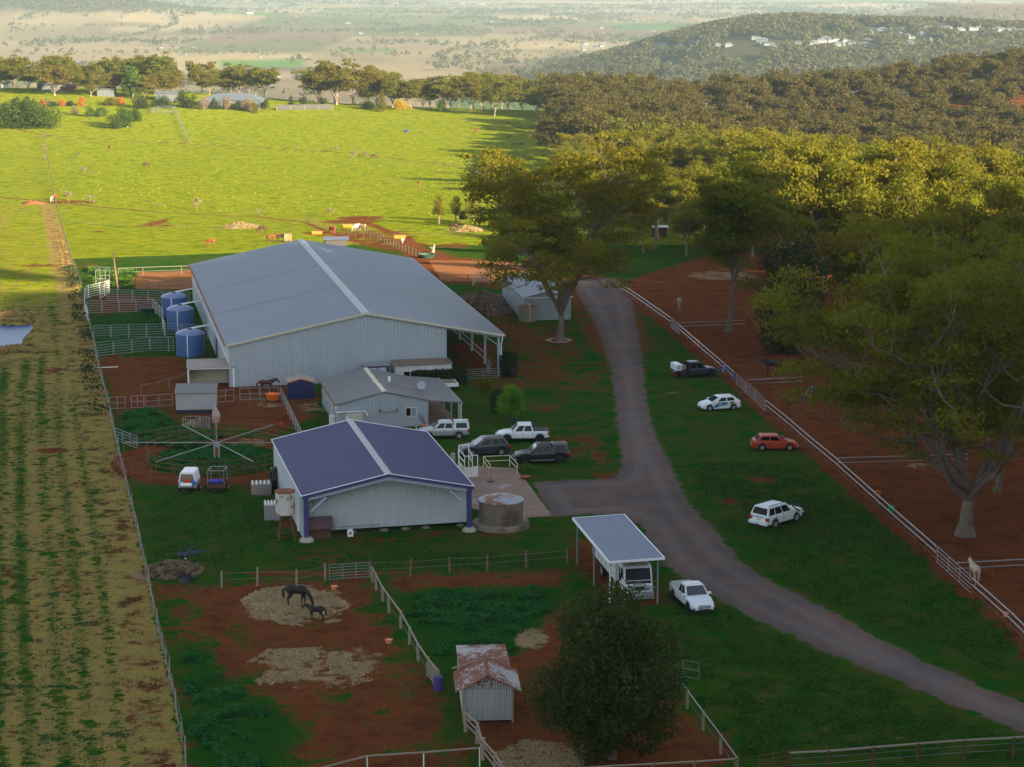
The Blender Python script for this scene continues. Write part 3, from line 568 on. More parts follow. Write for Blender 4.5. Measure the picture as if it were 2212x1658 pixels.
GUMS = [gum(100 + i, 21, 8.2, .26 + .04 * (i % 3), 6 + i % 2, 150, .44, .34 + .04 * (i % 3), mat='leaf_gum', nsub=5, bark='bark_pale' if i % 3 == 0 else 'bark', cr=1.75) for i in range(7)]
FGUMS = [gum(200 + i, 20, 8.5, .20, 6, 50, .78, .30, mat='leaf_gum_far', nsub=4, cr=2.15, bark='bark_pale' if i % 2 else 'bark', ntw=3) for i in range(6)]
LINEG = [gum(300 + i, 22, 8.0, .13, 6, 85, .60, .30, mat='leaf_gum_far', nsub=5, cr=1.9, bark='bark_pale', ntw=3, bare=.0, tall=.42) for i in range(5)]
def span(u, v, vt):
    """height of a thing whose foot is seen at (u, v) and top at row vt"""
    p = G(u, v); lo, hi_ = 0., 60.
    for _ in range(30):
        m_ = (lo + hi_) / 2
        if pix(p.x, p.y, p.z + m_)[1] > vt: lo = m_
        else: hi_ = m_
    return p, lo
# the named trees of the yard
p, h = span(1209, 738, 285)
plant('gum_tree', 'huge spreading gum tree with pale trunk beside the driveway and the grey machinery shed', 'tree', gum(21, h * 1.04, 14.0, .17, 9, 170, .36, .50, .04, 'leaf_gum', 'bark', 9, 1.7, 4, tall=.50, droop=.85), p, 1, 1.0)
p, h = span(1575, 716, 345)
plant('gum_tree', 'tall straight pale-trunked gum tree inside the red dirt paddock', 'tree', gum(34, h * 1.08, 7.5, .36, 7, 170, .36, .38, .02, 'leaf_gum', 'bark', 7, 1.7, 4, droop=.6), p, 1, 2.0)
p, h = span(2085, 1158, 505)
plant('gum_tree', 'massive old gum tree with twisting white limbs at the right beside the rail fence', 'tree', gum(47, h * .92, 17.0, .18, 12, 190, .30, .62, .03, 'leaf_gum', 'bark', 9, 1.65, 5, bare=.05, tall=.46, droop=.5), p, 1, .4)
p, h = span(1695, 760, 495)
plant('dense_tree', 'dark dense rounded tree standing between two gums in the red paddock', 'tree', bush(5, 4.9, h, 'leaf_dark', 11000, .34, .04, 11, tr=.3, lump_r=.42), p)
p, h = span(1322, 1640, 1292)
plant('dense_tree', 'broad dark green tree in the foreground below the carport', 'tree', bush(8, 4.7, h * 1.04, 'leaf_fg', 42000, .22, .14, 13, tr=.28, lump_r=.36, bark='bark'), p, 1, .9)
p, h = span(1102, 912, 826)
plant('round_tree', 'small ball-shaped tree with sunlit green painted into its leaves behind the parked utes', 'tree', bush(9, 1.5, h, 'leaf_sunlit', 3600, .2, .28, 8, tr=.08, lump_r=.4), p)  # sunlight is put into the leaf colour of this shaded tree
p, h = span(1072, 893, 833)
plant('columnar_shrub', 'dark columnar shrub between the small trees behind the house', 'shrub', bush(10, .75, h, 'leaf_hedge', 1500, .2, .02, 9, tr=.06, lump_r=.6), p)
p, h = span(1052, 850, 812)
plant('young_tree', 'thin young tree near the hedge and the columnar shrub', 'tree', bush(12, .9, h, 'leaf_gum', 900, .2, .3, 6, tr=.05, lump_r=.5), p)
# forest on the right, spaced so that crowns overlap
used = [(43, 212), (47, 236), (44, 254), (52, 262), (45, 190), (43, 178), (48, 200)]; extraF = list(used)
def far_enough(x, y, d):
    for a_, b_ in used:
        if (a_ - x) ** 2 + (b_ - y) ** 2 < d * d: return False
    used.append((x, y)); return True
cand = []
for y in np.arange(170, 1060, 4.0):
    lim = .27 * y + 22
    for x in np.arange(-5, 345, 4.0):
        cand.append((x + rng.uniform(-2, 2), y + rng.uniform(-2, 2)))
rng.shuffle(cand); nearF = []; 
for x, y in cand:
    if x > .265 * y + 20: continue
    ok = False; d = 9.5
    if 352 < y < 800 and x > 15 + 3 * math.sin(y / 23.) + max(0, (400 - y)) * .25: ok = True; d = 9.6 + (y - 350) * .008
    if 172 < y < 352 and x > .150 * y + 6 and x > 38 + (y < 250) * 2: ok = True; d = 8.2
    if 292 < y < 352 and x > 40: ok = True; d = 8.2
    if 800 < y < 965 and x > 18: ok = True; d = 14
    if 930 < y < 1060 and x > 52 + (1000 - y) * .1: ok = True; d = 15
    if ok and far_enough(x, y, d): nearF.append((x, y))
def seen(x, y):
    u, v = pix(x, y, gz(x, y) + 14); return -60 < u < 2280
nearF = [q for q in nearF if seen(*q)]
nearF.sort(key=lambda q: q[1])
rest = nearF[212:]; nearF = nearF[:212]
for i, (x, y) in enumerate(nearF):
    z = gz(x, y)
    if y < 600: ms = GUMS[rng.randrange(7)]; s = rng.uniform(.66, 1.16) * (.82 if y > 352 and x < 45 else 1)
    else: ms = FGUMS[rng.randrange(6)]; s = rng.uniform(.66, 1.1)
    nm = ('gum tree in the near forest edge right of the red paddocks', 'gum trees on the near right-hand forest edge') if y < 350 else \
         ('gum tree in the golden forest behind the big shaded gum', 'gum trees of the golden forest right of the pasture') if y < 800 else ('gum tree on the wooded rise beyond the forest gully', 'gum trees on the wooded rise')
    u_, v_ = pix(x, y, z); bx_ = 'behind the huge spreading gum' if u_ < 1420 else 'behind the tall straight gum' if u_ < 1640 else 'beyond the dark dense tree' if u_ < 1800 else 'beyond the massive old gum' if u_ < 2040 else 'at the right picture edge'
    dp_ = 'front rank' if y < 400 else 'second rank' if y < 460 else 'third rank' if y < 530 else 'middle rank' if y < 620 else 'rear rank'
    lb_ = 'gum in the ' + dp_ + ' of the forest ' + bx_
    if y < 395 and u_ > 1640: s *= rng.uniform(.85, 1.0)
    if x < 34 and y > 352: s *= .80
    plant('gum_tree', lb_, 'tree', ms, (x, y, z - .2), s, group=lb_.replace('gum in', 'gums in'))
for x, y in extraF: plant('gum_tree', 'leafy gum crowding behind the massive old gum on the right', 'tree', GUMS[rng.randrange(7)], (x, y, gz(x, y) - .2), rng.uniform(.62, .85), group='gums behind the massive old gum')
print('forest', len(nearF), 'rest', len(rest))
# trees along the skyline of the ridge, one by one
LN = [(10, 192, 128, 54), (62, 196, 126, 60), (118, 206, 121, 74), (160, 196, 140, 50), (197, 208, 143, 50), (240, 205, 150, 46), (268, 207, 152, 44), (312, 214, 146, 50), (345, 206, 143, 52), (372, 206, 150, 50), (398, 198, 152, 48), (452, 205, 145, 54), (492, 205, 138, 62), (528, 205, 142, 54), (552, 208, 158, 40),
      (688, 224, 128, 70), (727, 226, 113, 86), (762, 226, 113, 74), (815, 228, 142, 66), (848, 232, 150, 56), (888, 234, 158, 52), (915, 234, 163, 48), (962, 236, 143, 62), (1016, 238, 143, 62), (1040, 240, 165, 44), (1068, 250, 151, 56), (1098, 240, 162, 46), (1128, 240, 178, 50), (1160, 248, 180, 52), (1204, 256, 162, 70), (1240, 256, 182, 52), (1285, 262, 190, 56)]
for i, (u, v, vt, wd) in enumerate(LN):
    p, h = span(u, v, vt); ms = LINEG[i % 5] if i != 6 else GUMS[2]
    side = 'above the pasture' if u > 640 else 'behind the garden and far house'
    lab = {2: 'wide pale-trunked gum beside the green water tank', 11: 'gum tree left of the far grey-roofed house', 16: 'tallest twin gum on the skyline above the grey paling fence', 17: 'right one of the tallest skyline gums by the paling fence', 25: 'slender lone gum with bare white trunk where the pasture meets the forest', 29: 'tall gum standing out at the corner of pasture and forest', 14: 'small gum at the right end of the far house roof', 0: 'gum at the left picture edge beside the white tank'}.get(i)
    ORD = ['first', 'second', 'third', 'fourth', 'fifth', 'sixth', 'seventh', 'eighth', 'ninth', 'tenth', 'eleventh', 'twelfth', 'thirteenth', 'fourteenth', 'fifteenth', 'sixteenth', 'seventeenth']
    k_ = i if u < 640 else i - 15
    t = plant('gum_tree', lab or ORD[k_] + ' gum from the left in the ridge row ' + side, 'tree', ms, p, h / 22., group=None if lab else 'row of gum trees ' + side, sz=h / 20.)
    s = wd / F * p.y / 11.5; t.scale = (s, s, h / 20.)
p, h = span(287, 214, 134); plant('bright_tree', 'bright yellow-green tree standing out in the ridge row', 'tree', bush(61, 5.2, h, 'leaf_green', 3000, .7, .2, 9, tr=.3, lump_r=.4), p)
for i in range(42):
    u = rng.uniform(-60, 1260); y = rng.uniform(925, 985); x = (u - CX) / F * y
    if 575 < u < 665: continue
    plant('gum_tree', 'hazy gum in the second row behind the ridge trees', 'tree', FGUMS[rng.randrange(6)], (x, y, gz(x, y) - .3), rng.uniform(.78, 1.12), group='second row of ridge gums')
# off-frame trees added on the spur to break the shade edge
offs = []
for k in range(900):
    x = rng.uniform(70, 260); y = rng.uniform(-130, 175)
    if x < .27 * max(y, 0) + 58: continue
    if all((a_ - x) ** 2 + (b_ - y) ** 2 > 300 for a_, b_ in offs) and len(offs) < 46: offs.append((x, y))
# distant woodland: thousands of small crowns, one object per wood
def blobs(name, pts, hs, mat, per, sz, seed=3, wf=.42):
    rs = np.random.RandomState(seed); pts = np.asarray(pts); n = len(pts); hs = np.asarray(hs)
    d = rs.normal(size=(n, per, 3)); d /= np.linalg.norm(d, axis=2)[..., None]; d[..., 2] = np.abs(d[..., 2]) * 1.3 - .45
    off = rs.normal(size=(n, 1, 3)) * 0
    P = d * (hs[:, None, None] * np.array([wf, wf, .42])) * (.75 + .35 * rs.rand(n, per, 1)); P[..., 2] += hs[:, None] * .55
    P = P + pts[:, None, :]; V = leaf_quads(P.reshape(-1, 3), d.reshape(-1, 3), np.repeat(hs, per) * sz, rs, .9)
    o = link(name, mesh_np(name, V, np.arange(len(V)).reshape(-1, 4), M[mat])); return o
def scatter(n, xr, yr, test, seed, hmin=8, hmax=14):
    rs = np.random.RandomState(seed); x = rs.uniform(*xr, n); y = rs.uniform(*yr, n); k = test(x, y, rs.rand(n)); x, y = x[k], y[k]
    u, v = pix(x, y, hz(x, y)); k = (u > -80) & (u < 2300) & (v < 330); x, y = x[k], y[k]
    return np.stack([x, y, hz(x, y)], 1), rs.uniform(hmin, hmax, len(x))
RX = np.array([q[0] for q in rest]); RY = np.array([q[1] for q in rest])
def realise(name, pts, crowns, mat):
    VV_ = []
    for i, (x, y) in enumerate(pts):
        me = crowns[i % len(crowns)][1]; n = len(me.vertices); co = np.empty(n * 3, np.float32); me.vertices.foreach_get('co', co); co = co.reshape(-1, 3)
        an = rng.random() * 6.28; s_ = rng.uniform(.8, 1.1); c_, s2_ = math.cos(an) * s_, math.sin(an) * s_
        VV_.append(np.stack([co[:, 0] * c_ - co[:, 1] * s2_ + x, co[:, 0] * s2_ + co[:, 1] * c_ + y, co[:, 2] * s_ + gz(x, y)], 1))
    V = np.concatenate(VV_); return link(name, mesh_np(name, V, np.arange(len(V)).reshape(-1, 4), M[mat]))
tag(realise('added_spur_trees', offs, FGUMS, 'leaf_gum_far'), 'unseen gum trees added on the shading spur, outside the frame', 'trees', kind='stuff')
if len(rest): tag(realise('forest_trees', rest, FGUMS, 'leaf_hill_shaded'), 'mass of gum crowns covering the middle hill beyond the gully', 'forest', kind='stuff')  # the hill face's shade is put into the darker, browner leaf colour
def hillB(x, y): return sstep(-60, 400, x) * np.exp(-.5 * ((y - 3000) / 380) ** 2)
rs2 = np.random.RandomState(77); VV2 = []
for k in range(72):
    if k < 50: u = rs2.uniform(1215, 2010); v = 110 - (u - 1215) * .014 - abs(rs2.normal()) * (6 + (u - 1215) * .016)
    else: u = rs2.uniform(1990, 2212); v = rs2.uniform(56, 88)
    VV2.append((u, v, G(u, v)))
HX = np.array([q[2].x for q in VV2]); HY = np.array([q[2].y for q in VV2])
def clear_of(x, y):
    k = np.ones(len(x), bool)
    for a_, b_ in zip(HX, HY): k &= ~((np.abs(x - a_) < 10) & (y > b_ - 70) & (y < b_ + 10))
    return k
P_, H_ = scatter(30000, (-150, 900), (1900, 3300), lambda x, y, r: (hillB(x, y) > .10 + .12 * r) & (fbm(x / 60, y / 90, 66, 3) > .40) & clear_of(x, y), 5, 9, 15); tag(blobs('village_woodland', P_, H_, 'leaf_far', 26, .28), 'hazy wooded hill with the village on the right', 'woodland', kind='stuff')
def hillD(x, y): return np.exp(-.5 * ((x + 1950) / 620) ** 2 - .5 * ((y - 6500) / 650) ** 2)
P_, H_ = scatter(22000, (-2300, -700), (4700, 7400), lambda x, y, r: hillD(x, y) * (.6 + .8 * fbm(x / 220, y / 350, 44, 3)) > .36 + .15 * r, 6, 10, 18); tag(blobs('hillside_woodland', P_, H_, 'leaf_far', 16, .34), 'hazy wooded hill at the far left', 'woodland', kind='stuff')
def vt(x, y, r):
    k1 = fbm(x / 260, y / 480, 77, 4) > .575; k2 = np.abs(np.sin(x / 330. + .4 * np.sin(y / 500.))) < .030; k3 = np.abs(np.sin(y / 420. + .5 * np.sin(x / 600.))) < .035
    return ((k1 & (r < .50)) | ((k2 | k3) & (r < .75)) | (r < .010)) & (hillB(x, y) < .25)
P_, H_ = scatter(150000, (-2600, 2600), (1300, 9500), vt, 7, 7, 15); print('valley trees', len(P_)); tag(blobs('valley_trees', P_, H_, 'leaf_far', 14, .36), 'scattered trees and shelter belts across the hazy valley', 'valley trees', kind='stuff')
P_, H_ = scatter(16000, (-5000, 5000), (9000, 22000), lambda x, y, r: fbm(x / 700, y / 1400, 78, 4) > .53, 8, 12, 22); tag(blobs('distant_trees', P_, H_, 'leaf_far', 6, .7), 'faint belts of trees on the farthest plain', 'tree belts', kind='stuff')
# ------------------------------------------------------------------ buildings
def gable(mb, x0, xr, x1, y0, y1, z0, zr, z1, th=.12):
    """roof skin: eave (x0,z0), ridge (xr,zr), eave (x1,z1)"""
    mb.prism([(x0, z0), (xr, zr), (x1, z1), (x1, z1 - th), (xr, zr - th), (x0, z0 - th)], 'y', y0, y1)
def window(parent, x0, x1, y, z0, z1, axis='y', fm='white_paint', gm='glass_dark', side=-1, half=None, name='window'):
    """framed window on a wall normal to axis, outer face on the given side"""
    fr = MB(); gl = MB(); w_ = .07; d = .05 * side
    def bx(m, a, b, c, e, t0, t1):
        if axis == 'y': m.box(a, b, min(y + t0, y + t1), max(y + t0, y + t1), c, e)
        else: m.box(min(y + t0, y + t1), max(y + t0, y + t1), a, b, c, e)
    for a, b, c, e in ((x0, x1, z0, z0 + w_), (x0, x1, z1 - w_, z1), (x0, x0 + w_, z0 + w_, z1 - w_), (x1 - w_, x1, z0 + w_, z1 - w_), ((x0 + x1) / 2 - w_ / 2, (x0 + x1) / 2 + w_ / 2, z0 + w_, z1 - w_)): bx(fr, a, b, c, e, 0, d)
    f = fr.build(name, M[fm], parent); bx(gl, x0 + w_, (x0 + x1) / 2 - w_ / 2, z0 + w_, z1 - w_, 0, d * .4); gl.build('pane', M[gm], f)
    g2 = MB(); bx(g2, (x0 + x1) / 2 + w_ / 2, x1 - w_, z0 + w_, z1 - w_, 0, d * .4); g2.build('pane', M[half or gm], f); return f
def tank(name, label, u, v, z, r, h, mat, top, dome=.35, ribs=0, group=None, lid=True):
    p = PZ0(u, v, z) if z else G(u, v); p.z = gz(p.x, p.y + r)
    t = thing(name, label, 'water tank', (p.x, p.y + r, p.z), 0, group)
    prof = [(r * .99, -.1), (r, .1)]
    for k in range(ribs): zz = h * (k + .5) / ribs; prof += [(r, zz - .09), (r * 1.02, zz), (r, zz + .09)]
    prof += [(r, h)]
    MB().lathe(prof, 32).build('wall', M[mat], t, True)
    MB().lathe([(r * 1.015, h - .03), (r * 1.015, h + .03), (r * .86, h + dome * .45), (r * .5, h + dome * .85), (r * .12, h + dome), (.01, h + dome)], 32).build('roof', M[top], t, True)
    if lid: MB().lathe([(.28, h + dome - .08), (.28, h + dome + .1), (.01, h + dome + .12)], 16, (0, -r * .1, 0)).build('lid', M['black'], t, True)
    return t
# --- the big riding shed
sh = thing('riding_shed', 'huge grey gabled steel riding shed with an open lean-to along its right side', 'shed', (-31.2, 224.0, 0), R(12.2))
Wd, Lg, ZE, ZR, XR = 30.7, 63.7, 4.9, 7.9, 15.3
zr_ = lambda x: ZE + (ZR - ZE) * (1 - abs(x - XR) / XR) 
mb = MB(); mb.prism([(0, -.2), (24.4, -.2), (24.4, zr_(24.4) - .16), (XR, ZR - .16), (0, ZE - .16)], 'y', 0, .12); mb.build('front_wall', M['wall_metal'], sh)
MB().prism([(0, -2), (30.5, -2), (30.5, ZE - .16), (XR, ZR - .16), (0, ZE - .16)], 'y', Lg - .14, Lg - .02).build('rear_wall', M['wall_metal'], sh)
mb = MB(); mb.box(-.002, .12, .12, 17, -.3, 2.75); mb.box(-.002, .12, 20, Lg - .14, -2.5, 2.75); mb.box(0, .12, 17, 20, 2.3, 2.75); mb.build('side_wall', M['wall_metal_y'], sh)
MB().box(.03, .09, 17, 20, -.3, 2.3).build('side_door', M['door_dark'], sh)
mb = MB(); k = 0
for y in np.arange(.3, Lg - .4, 2.9): mb.box(-.06, .10, y, y + .10, 2.76, ZE - .2); mb.box(-.05, .06, y + 1.45, y + 1.5, 2.76, ZE - .2); mb.beam((.02, y + .1, 2.8), (.02, y + 1.45, ZE - .25), .05)
mb.box(-.07, .11, .2, Lg - .3, 2.75, 2.87); mb.build('clerestory_frame', M['white_paint'], sh)
MB().box(.13, .16, .3, Lg - .4, 2.8, ZE - .2).build('clerestory_screen', M['grey_paint'], sh)
mb = MB(); gable(mb, -.35, XR, 31.0, -.3, Lg + .3, ZE - .07, ZR, ZE - .07); mb.build('roof', M['roof_metal'], sh)
mb = MB()
for y, w_ in ((8.2, .03), (16.4, .03), (20.5, .45), (24.6, .03), (32.8, .03), (38.5, .35), (41.0, .03), (49.2, .03), (57.4, .03)):
    mb.add([(-.3, y, ZE + .0), (XR - .5, y, ZR - .031 - .0 * y), (XR - .5, y + w_, ZR - .031), (-.3, y + w_, ZE + .0)], [(0, 1, 2, 3)])
    mb.add([(30.95, y + 2, ZE + .0), (XR + .5, y + 2, ZR - .031), (XR + .5, y + 2 + w_, ZR - .031), (30.95, y + 2 + w_, ZE + .0)], [(0, 1, 2, 3)])
for v_ in mb.v[:]: pass
mb.v = [(a_, b_, (ZE - .07) + (ZR - ZE + .07) * (((a_ + .35) / (XR + .35)) if a_ < XR else ((31.0 - a_) / (31.0 - XR))) + .006) for a_, b_, c_ in mb.v]
mb.build('sheet_laps', M['roof_lap'], sh)
MB().prism([(XR - .48, ZR - .07), (XR, ZR + .09), (XR + .48, ZR - .07), (XR, ZR + .02)], 'y', -.34, Lg + .34).build('ridge_cap', M['galv'], sh)
mb = MB(); mb.beam((-.40, -.3, ZE - .1), (-.40, Lg + .3, ZE - .1), .16, .14); mb.build('gutter', M['rust'], sh); mb = MB(); mb.beam((31.06, -.3, ZE - .12), (31.06, Lg + .3, ZE - .12), .14, .13); mb.build('gutter', M['galv_dull'], sh)
mb = MB()
for a_, b_ in (((-.35, ZE - .13), (XR, ZR - .06)), ((31.0, ZE - .13), (XR, ZR - .06))): mb.beam((a_[0], -.34, a_[1]), (b_[0], -.34, b_[1]), .07, .22)
mb.build('barge_board', M['poly_cream'], sh)
pm_ = MB().box(-.14, .14, -.14, .14, -2.5, ZE - .18).mesh('post', M['grey_paint'])
for y in np.arange(.4, Lg, 7.85): link('post', pm_, sh, (30.45, y, 0))
pm2 = MB().box(-.12, .12, -.12, .12, -2.5, zr_(24.4) - .2).mesh('post', M['galv_dull'])
for y in np.arange(8, Lg, 7.85): link('post', pm2, sh, (24.3, y, 0))
mb = MB()
for y in np.arange(.4, Lg, 7.85): mb.beam((24.4, y, zr_(24.4) - .32), (30.45, y, ZE - .32), .14, .28); mb.beam((28.6, y, zr_(28.6) - .4), (30.4, y, 3.6), .1)
mb.build('rafters', M['grey_paint'], sh)
mb = MB()
for z in (.45, .9, 1.35): mb.beam((24.25, 1, z), (24.25, Lg - 1, z), .07)
for z in (.5, 1.2): mb.beam((30.45, 8, z), (30.45, Lg - 1, z), .06)
mb.build('arena_rail', M['galv'], sh)
mb = MB(); mb.tube([(30.75, -.25, ZE - .15), (30.75, -.25, ZE - .6), (30.62, -.22, ZE - 1.1), (30.62, -.22, 0)], .06, 8); mb.build('downpipe', M['white_paint'], sh)
# --- gate under the lean-to
gt = thing('yard_gate', 'wide galvanised pipe gate across the open end of the riding shed', 'gate', (sh.matrix_world @ Vector((0, 0, 0)) if 0 else Vector((-31.2 + .9774 * 24.6 + .2113 * .9, 224 + .2113 * 24.6 - .9774 * .9, 0))), R(12.2))
mb = MB(); 
for z in (.15, .4, .65, .9, 1.15): mb.beam((0, 0, z), (5.7, 0, z), .04)
for x in (0, 1.9, 3.8, 5.7): mb.beam((x, 0, .1), (x, 0, 1.17), .045)
mb.build('rails', M['galv'], gt)
# --- three blue tanks and their white pipes
BT = lambda x, y: ((250 + .30162 * x) / 1.819, (1000 + .30162 * y) / 1.819)
for i, (x, y, lb) in enumerate(((1620, 1058, 'blue polyethylene tank nearest to the horse shelter'), (1490, 738, 'middle one of the three blue tanks beside the big shed'), (1412, 572, 'rearmost blue tank by the cattle yards'))):
    tk = tank('water_tank', lb, *BT(x, y), 2.6, 1.72, 2.6, 'tank_blue', 'tank_blue_top', .55, 0, 'blue water tanks', True)
    pb = MB(); zt = 3.28; dx = 5.4 if i else 3.9
    dx = (3.2, 3.1, 3.0)[i]
    pb.tube([(.15, -.1, 3.25), (dx, 1.3, 3.6)], .085, 8); pb.tube([(-.1 if i else -.1, -1.75, 0), (-.1, -1.75, 2.6), (0, -.2, 3.2)], .06, 8); pb.build('inlet_pipe', M['white_paint'], tk)
# --- navy roofed hay shed
nv = thing('navy_roof_shed', 'pale metal shed with a navy blue gable roof and silver ridge strip', 'shed', (-16.85, 161.7, 0), R(13.1))
mb = MB(); gable(mb, -.1, 7.0, 14.1, 0, 20.7, 3.82, 5.28, 3.82, .10); mb.build('roof', M['roof_navy'], nv)
MB().prism([(6.70, 5.25), (7, 5.34), (7.30, 5.25), (7, 5.29)], 'y', -.02, 20.72).build('ridge_cap', M['galv'], nv)
mb = MB(); mb.beam((-.1, -.04, 3.7), (7, -.04, 5.18), .08, .26); mb.beam((14.1, -.04, 3.7), (7, -.04, 5.18), .08, .26); mb.build('barge_board', M['navy'], nv)
mb = MB(); mb.beam((-.1, -.03, 3.84), (7, -.03, 5.31), .11, .035); mb.beam((14.1, -.03, 3.84), (7, -.03, 5.31), .11, .035); mb.beam((-.14, 0, 3.82), (-.14, 20.7, 3.82), .05, .08); mb.beam((14.14, 0, 3.82), (14.14, 20.7, 3.82), .05, .08); mb.beam((-.1, 20.72, 3.84), (7, 20.72, 5.31), .08, .06); mb.beam((14.1, 20.72, 3.84), (7, 20.72, 5.31), .08, .06); mb.build('roof_trim', M['white_paint'], nv)
mb = MB(); mb.prism([(.05, .32), (13.95, .32), (13.95, 3.68), (7, 5.12), (.05, 3.68)], 'y', 1.9, 1.98); mb.build('front_wall', M['wall_pale'], nv)
mb = MB(); mb.prism([(.35, 3.35), (7, 4.72), (13.65, 3.35), (13.65, 3.72), (7, 5.10), (.35, 3.72)], 'y', .2, .42); mb.beam((.6, .3, 2.4), (1.9, .3, 3.55), .14); mb.beam((13.4, .3, 2.4), (12.1, .3, 3.55), .14); mb.build('portal_beam', M['panel_blue'], nv)
MB().prism([(.05, .1), (13.95, .1), (13.95, 3.68), (7, 5.12), (.05, 3.68)], 'y', 20.5, 20.58).build('rear_wall', M['wall_pale'], nv)
MB().box(0, .08, .35, 20.5, .12, 3.7).build('side_wall', M['wall_pale_y'], nv); MB().box(13.92, 14.0, 2, 20.5, .12, 3.7).build('side_wall', M['wall_pale_y'], nv)
pm_ = MB().box(-.19, .19, -.16, .16, .1, 3.72).mesh('post', M['navy']); fm_ = MB().lathe([(.62, -.1), (.60, .12), (.40, .34), (.01, .36)], 9).mesh('footing', M['concrete'])
for x in (.25, 13.72): o = link('post', pm_, nv, (x, .17, 0)); link('footing', fm_, o, (0, 0, 0))
mb = MB(); [mb.lathe([(.38, -.05), (.36, .1), (.2, .16), (.01, .16)], 7, (x, 1.95, 0)) for x in (.4, 4.3, 6.9, 8.7, 10.4, 13.3)]; mb.build('stumps', M['stained_concrete'], nv)
MB().box(-.35, -.22, 1.2, 1.35, .6, 3.0).build('downpipe', M['white_paint'], nv)
def nvw(x, y, z=0): c, s = math.cos(R(13.1)), math.sin(R(13.1)); return Vector((-16.85 + x * c - y * s, 161.7 + x * s + y * c, z))
# --- concrete tank with rusty roof, elevated rusty tank
p = G(1082, 1150); r_ = 1.83
tk = thing('concrete_tank', 'round stained concrete water tank with a rusty conical metal roof', 'water tank', (p.x, p.y + r_, 0), 0)
MB().lathe([(r_, .3), (r_, 2.28)], 40).build('wall', M['tank_concrete'], tk, True); MB().lathe([(2.38, -.1), (2.38, .38), (2.30, .42), (.01, .42)], 40).build('plinth', M['stained_concrete'], tk, True)
mb = MB(); mb.lathe([(1.9, 2.22), (1.92, 2.30), (1.3, 2.50), (.5, 2.72), (.01, 2.80)], 14); mb.build('roof', M['rusty_cone'], tk)
MB().tube([(1.90 * math.cos(a_ / 20 * 6.2832), 1.90 * math.sin(a_ / 20 * 6.2832), 2.12) for a_ in range(21)], .02, 4).build('hoop', M['wire'], tk)
tk = thing('elevated_tank', 'small rust-streaked steel tank on a thin four-legged stand by the navy-roofed shed', 'water tank', (*G(618, 1166)[:2], 0), R(10))
MB().lathe([(.80, 2.15), (.80, 4.0)], 28).build('wall', M['rusty_tank'], tk, True); MB().lathe([(.84, 3.98), (.84, 4.06), (.3, 4.12), (.01, 4.12)], 28).build('roof', M['rust_top'], tk, True)
lg = MB().tube([(0, 0, 0), (-.38, -.38, 2.2)], .045, 6).mesh('leg', M['rusty_rail'])
for k in range(4): link('leg', lg, tk, (.95 * math.cos(k * math.pi / 2 + .785), .95 * math.sin(k * math.pi / 2 + .785), 0), k * math.pi / 2)
mb = MB(); q4 = [(.95 * math.cos(k * math.pi / 2 + .785), .95 * math.sin(k * math.pi / 2 + .785)) for k in range(4)]
for k in range(4): a_, b_ = q4[k], q4[(k + 1) % 4]; mb.tube([(a_[0], a_[1], .35), (b_[0] * .65, b_[1] * .65, 2.0)], .02, 5); mb.tube([(a_[0] * .95, a_[1] * .95, .35), (b_[0] * .95, b_[1] * .95, .35)], .02, 5)
mb.build('bracing', M['rusty_rail'], tk)
# --- farm house
hs = thing('farm_house', 'low grey metal-clad cottage with a verandah on its right end', 'house', (-17.45, 202.6, 0), R(12.2))
mb = MB(); mb.prism([(-.25, 2.62), (4.75, 3.78), (9.3, 2.68), (12.6, 2.32), (12.6, 2.24), (9.3, 2.58), (4.75, 3.68), (-.25, 2.52)], 'y', -.15, 13.2); mb.build('roof', M['roof_grey'], hs)
MB().prism([(4.5, 3.73), (4.75, 3.84), (5.0, 3.73), (4.75, 3.77)], 'y', -.17, 13.2).build('ridge_cap', M['cream'], hs)
MB().prism([(0, -.1), (9.2, -.1), (9.2, 2.58), (4.75, 3.64), (0, 2.52)], 'y', 0, .1).build('front_wall', M['wall_house'], hs); MB().prism([(0, -.1), (9.2, -.1), (9.2, 2.58), (4.75, 3.64), (0, 2.52)], 'y', 12.9, 13.0).build('rear_wall', M['wall_house'], hs)
MB().box(0, .1, .1, 12.9, -.1, 2.54).build('side_wall', M['wall_house_y'], hs); MB().box(9.1, 9.2, .1, 12.9, -.1, 2.58).build('side_wall', M['wall_house_y'], hs)
MB().box(9.2, 12.4, 0, 12.9, -.05, .06).build('verandah_floor', M['slab'], hs)
pm_ = MB().box(-.08, .08, -.08, .08, 0, 2.26).mesh('post', M['grey_paint'])
for y in (.1, 4.3, 8.6, 12.7): link('post', pm_, hs, (12.35, y, 0))
window(hs, 6.85, 8.0, 0, 1.05, 2.0, half='glass_pale', fm='cream'); 
for y0 in (1.1, 4.6, 9.7): window(hs, y0, y0 + .9, 0, 1.0, 2.0, 'x', 'cream', side=-1)
mb = MB(); mb.beam((-.29, -.15, 2.58), (-.29, 13.2, 2.58), .11, .1); mb.build('gutter', M['rust'], hs); MB().beam((12.65, -.15, 2.28), (12.65, 13.2, 2.28), .1, .1).build('gutter', M['galv_dull'], hs)
MB().tube([(-.2, -.2, 2.5), (-.2, -.2, 1.85), (2.7, -.2, 1.85), (3.0, -.45, 1.45)], .055, 8).build('downpipe', M['white_paint'], hs); MB().tube([(12.66, -.1, 2.25), (12.55, -.1, 2.0), (12.55, -.1, 0)], .05, 8).build('downpipe', M['white_paint'], hs); MB().tube([(-.25, 4.0, 2.5), (-.06, 4.0, 2.2), (-.06, 4.0, .1)], .05, 8).build('downpipe', M['white_paint'], hs)
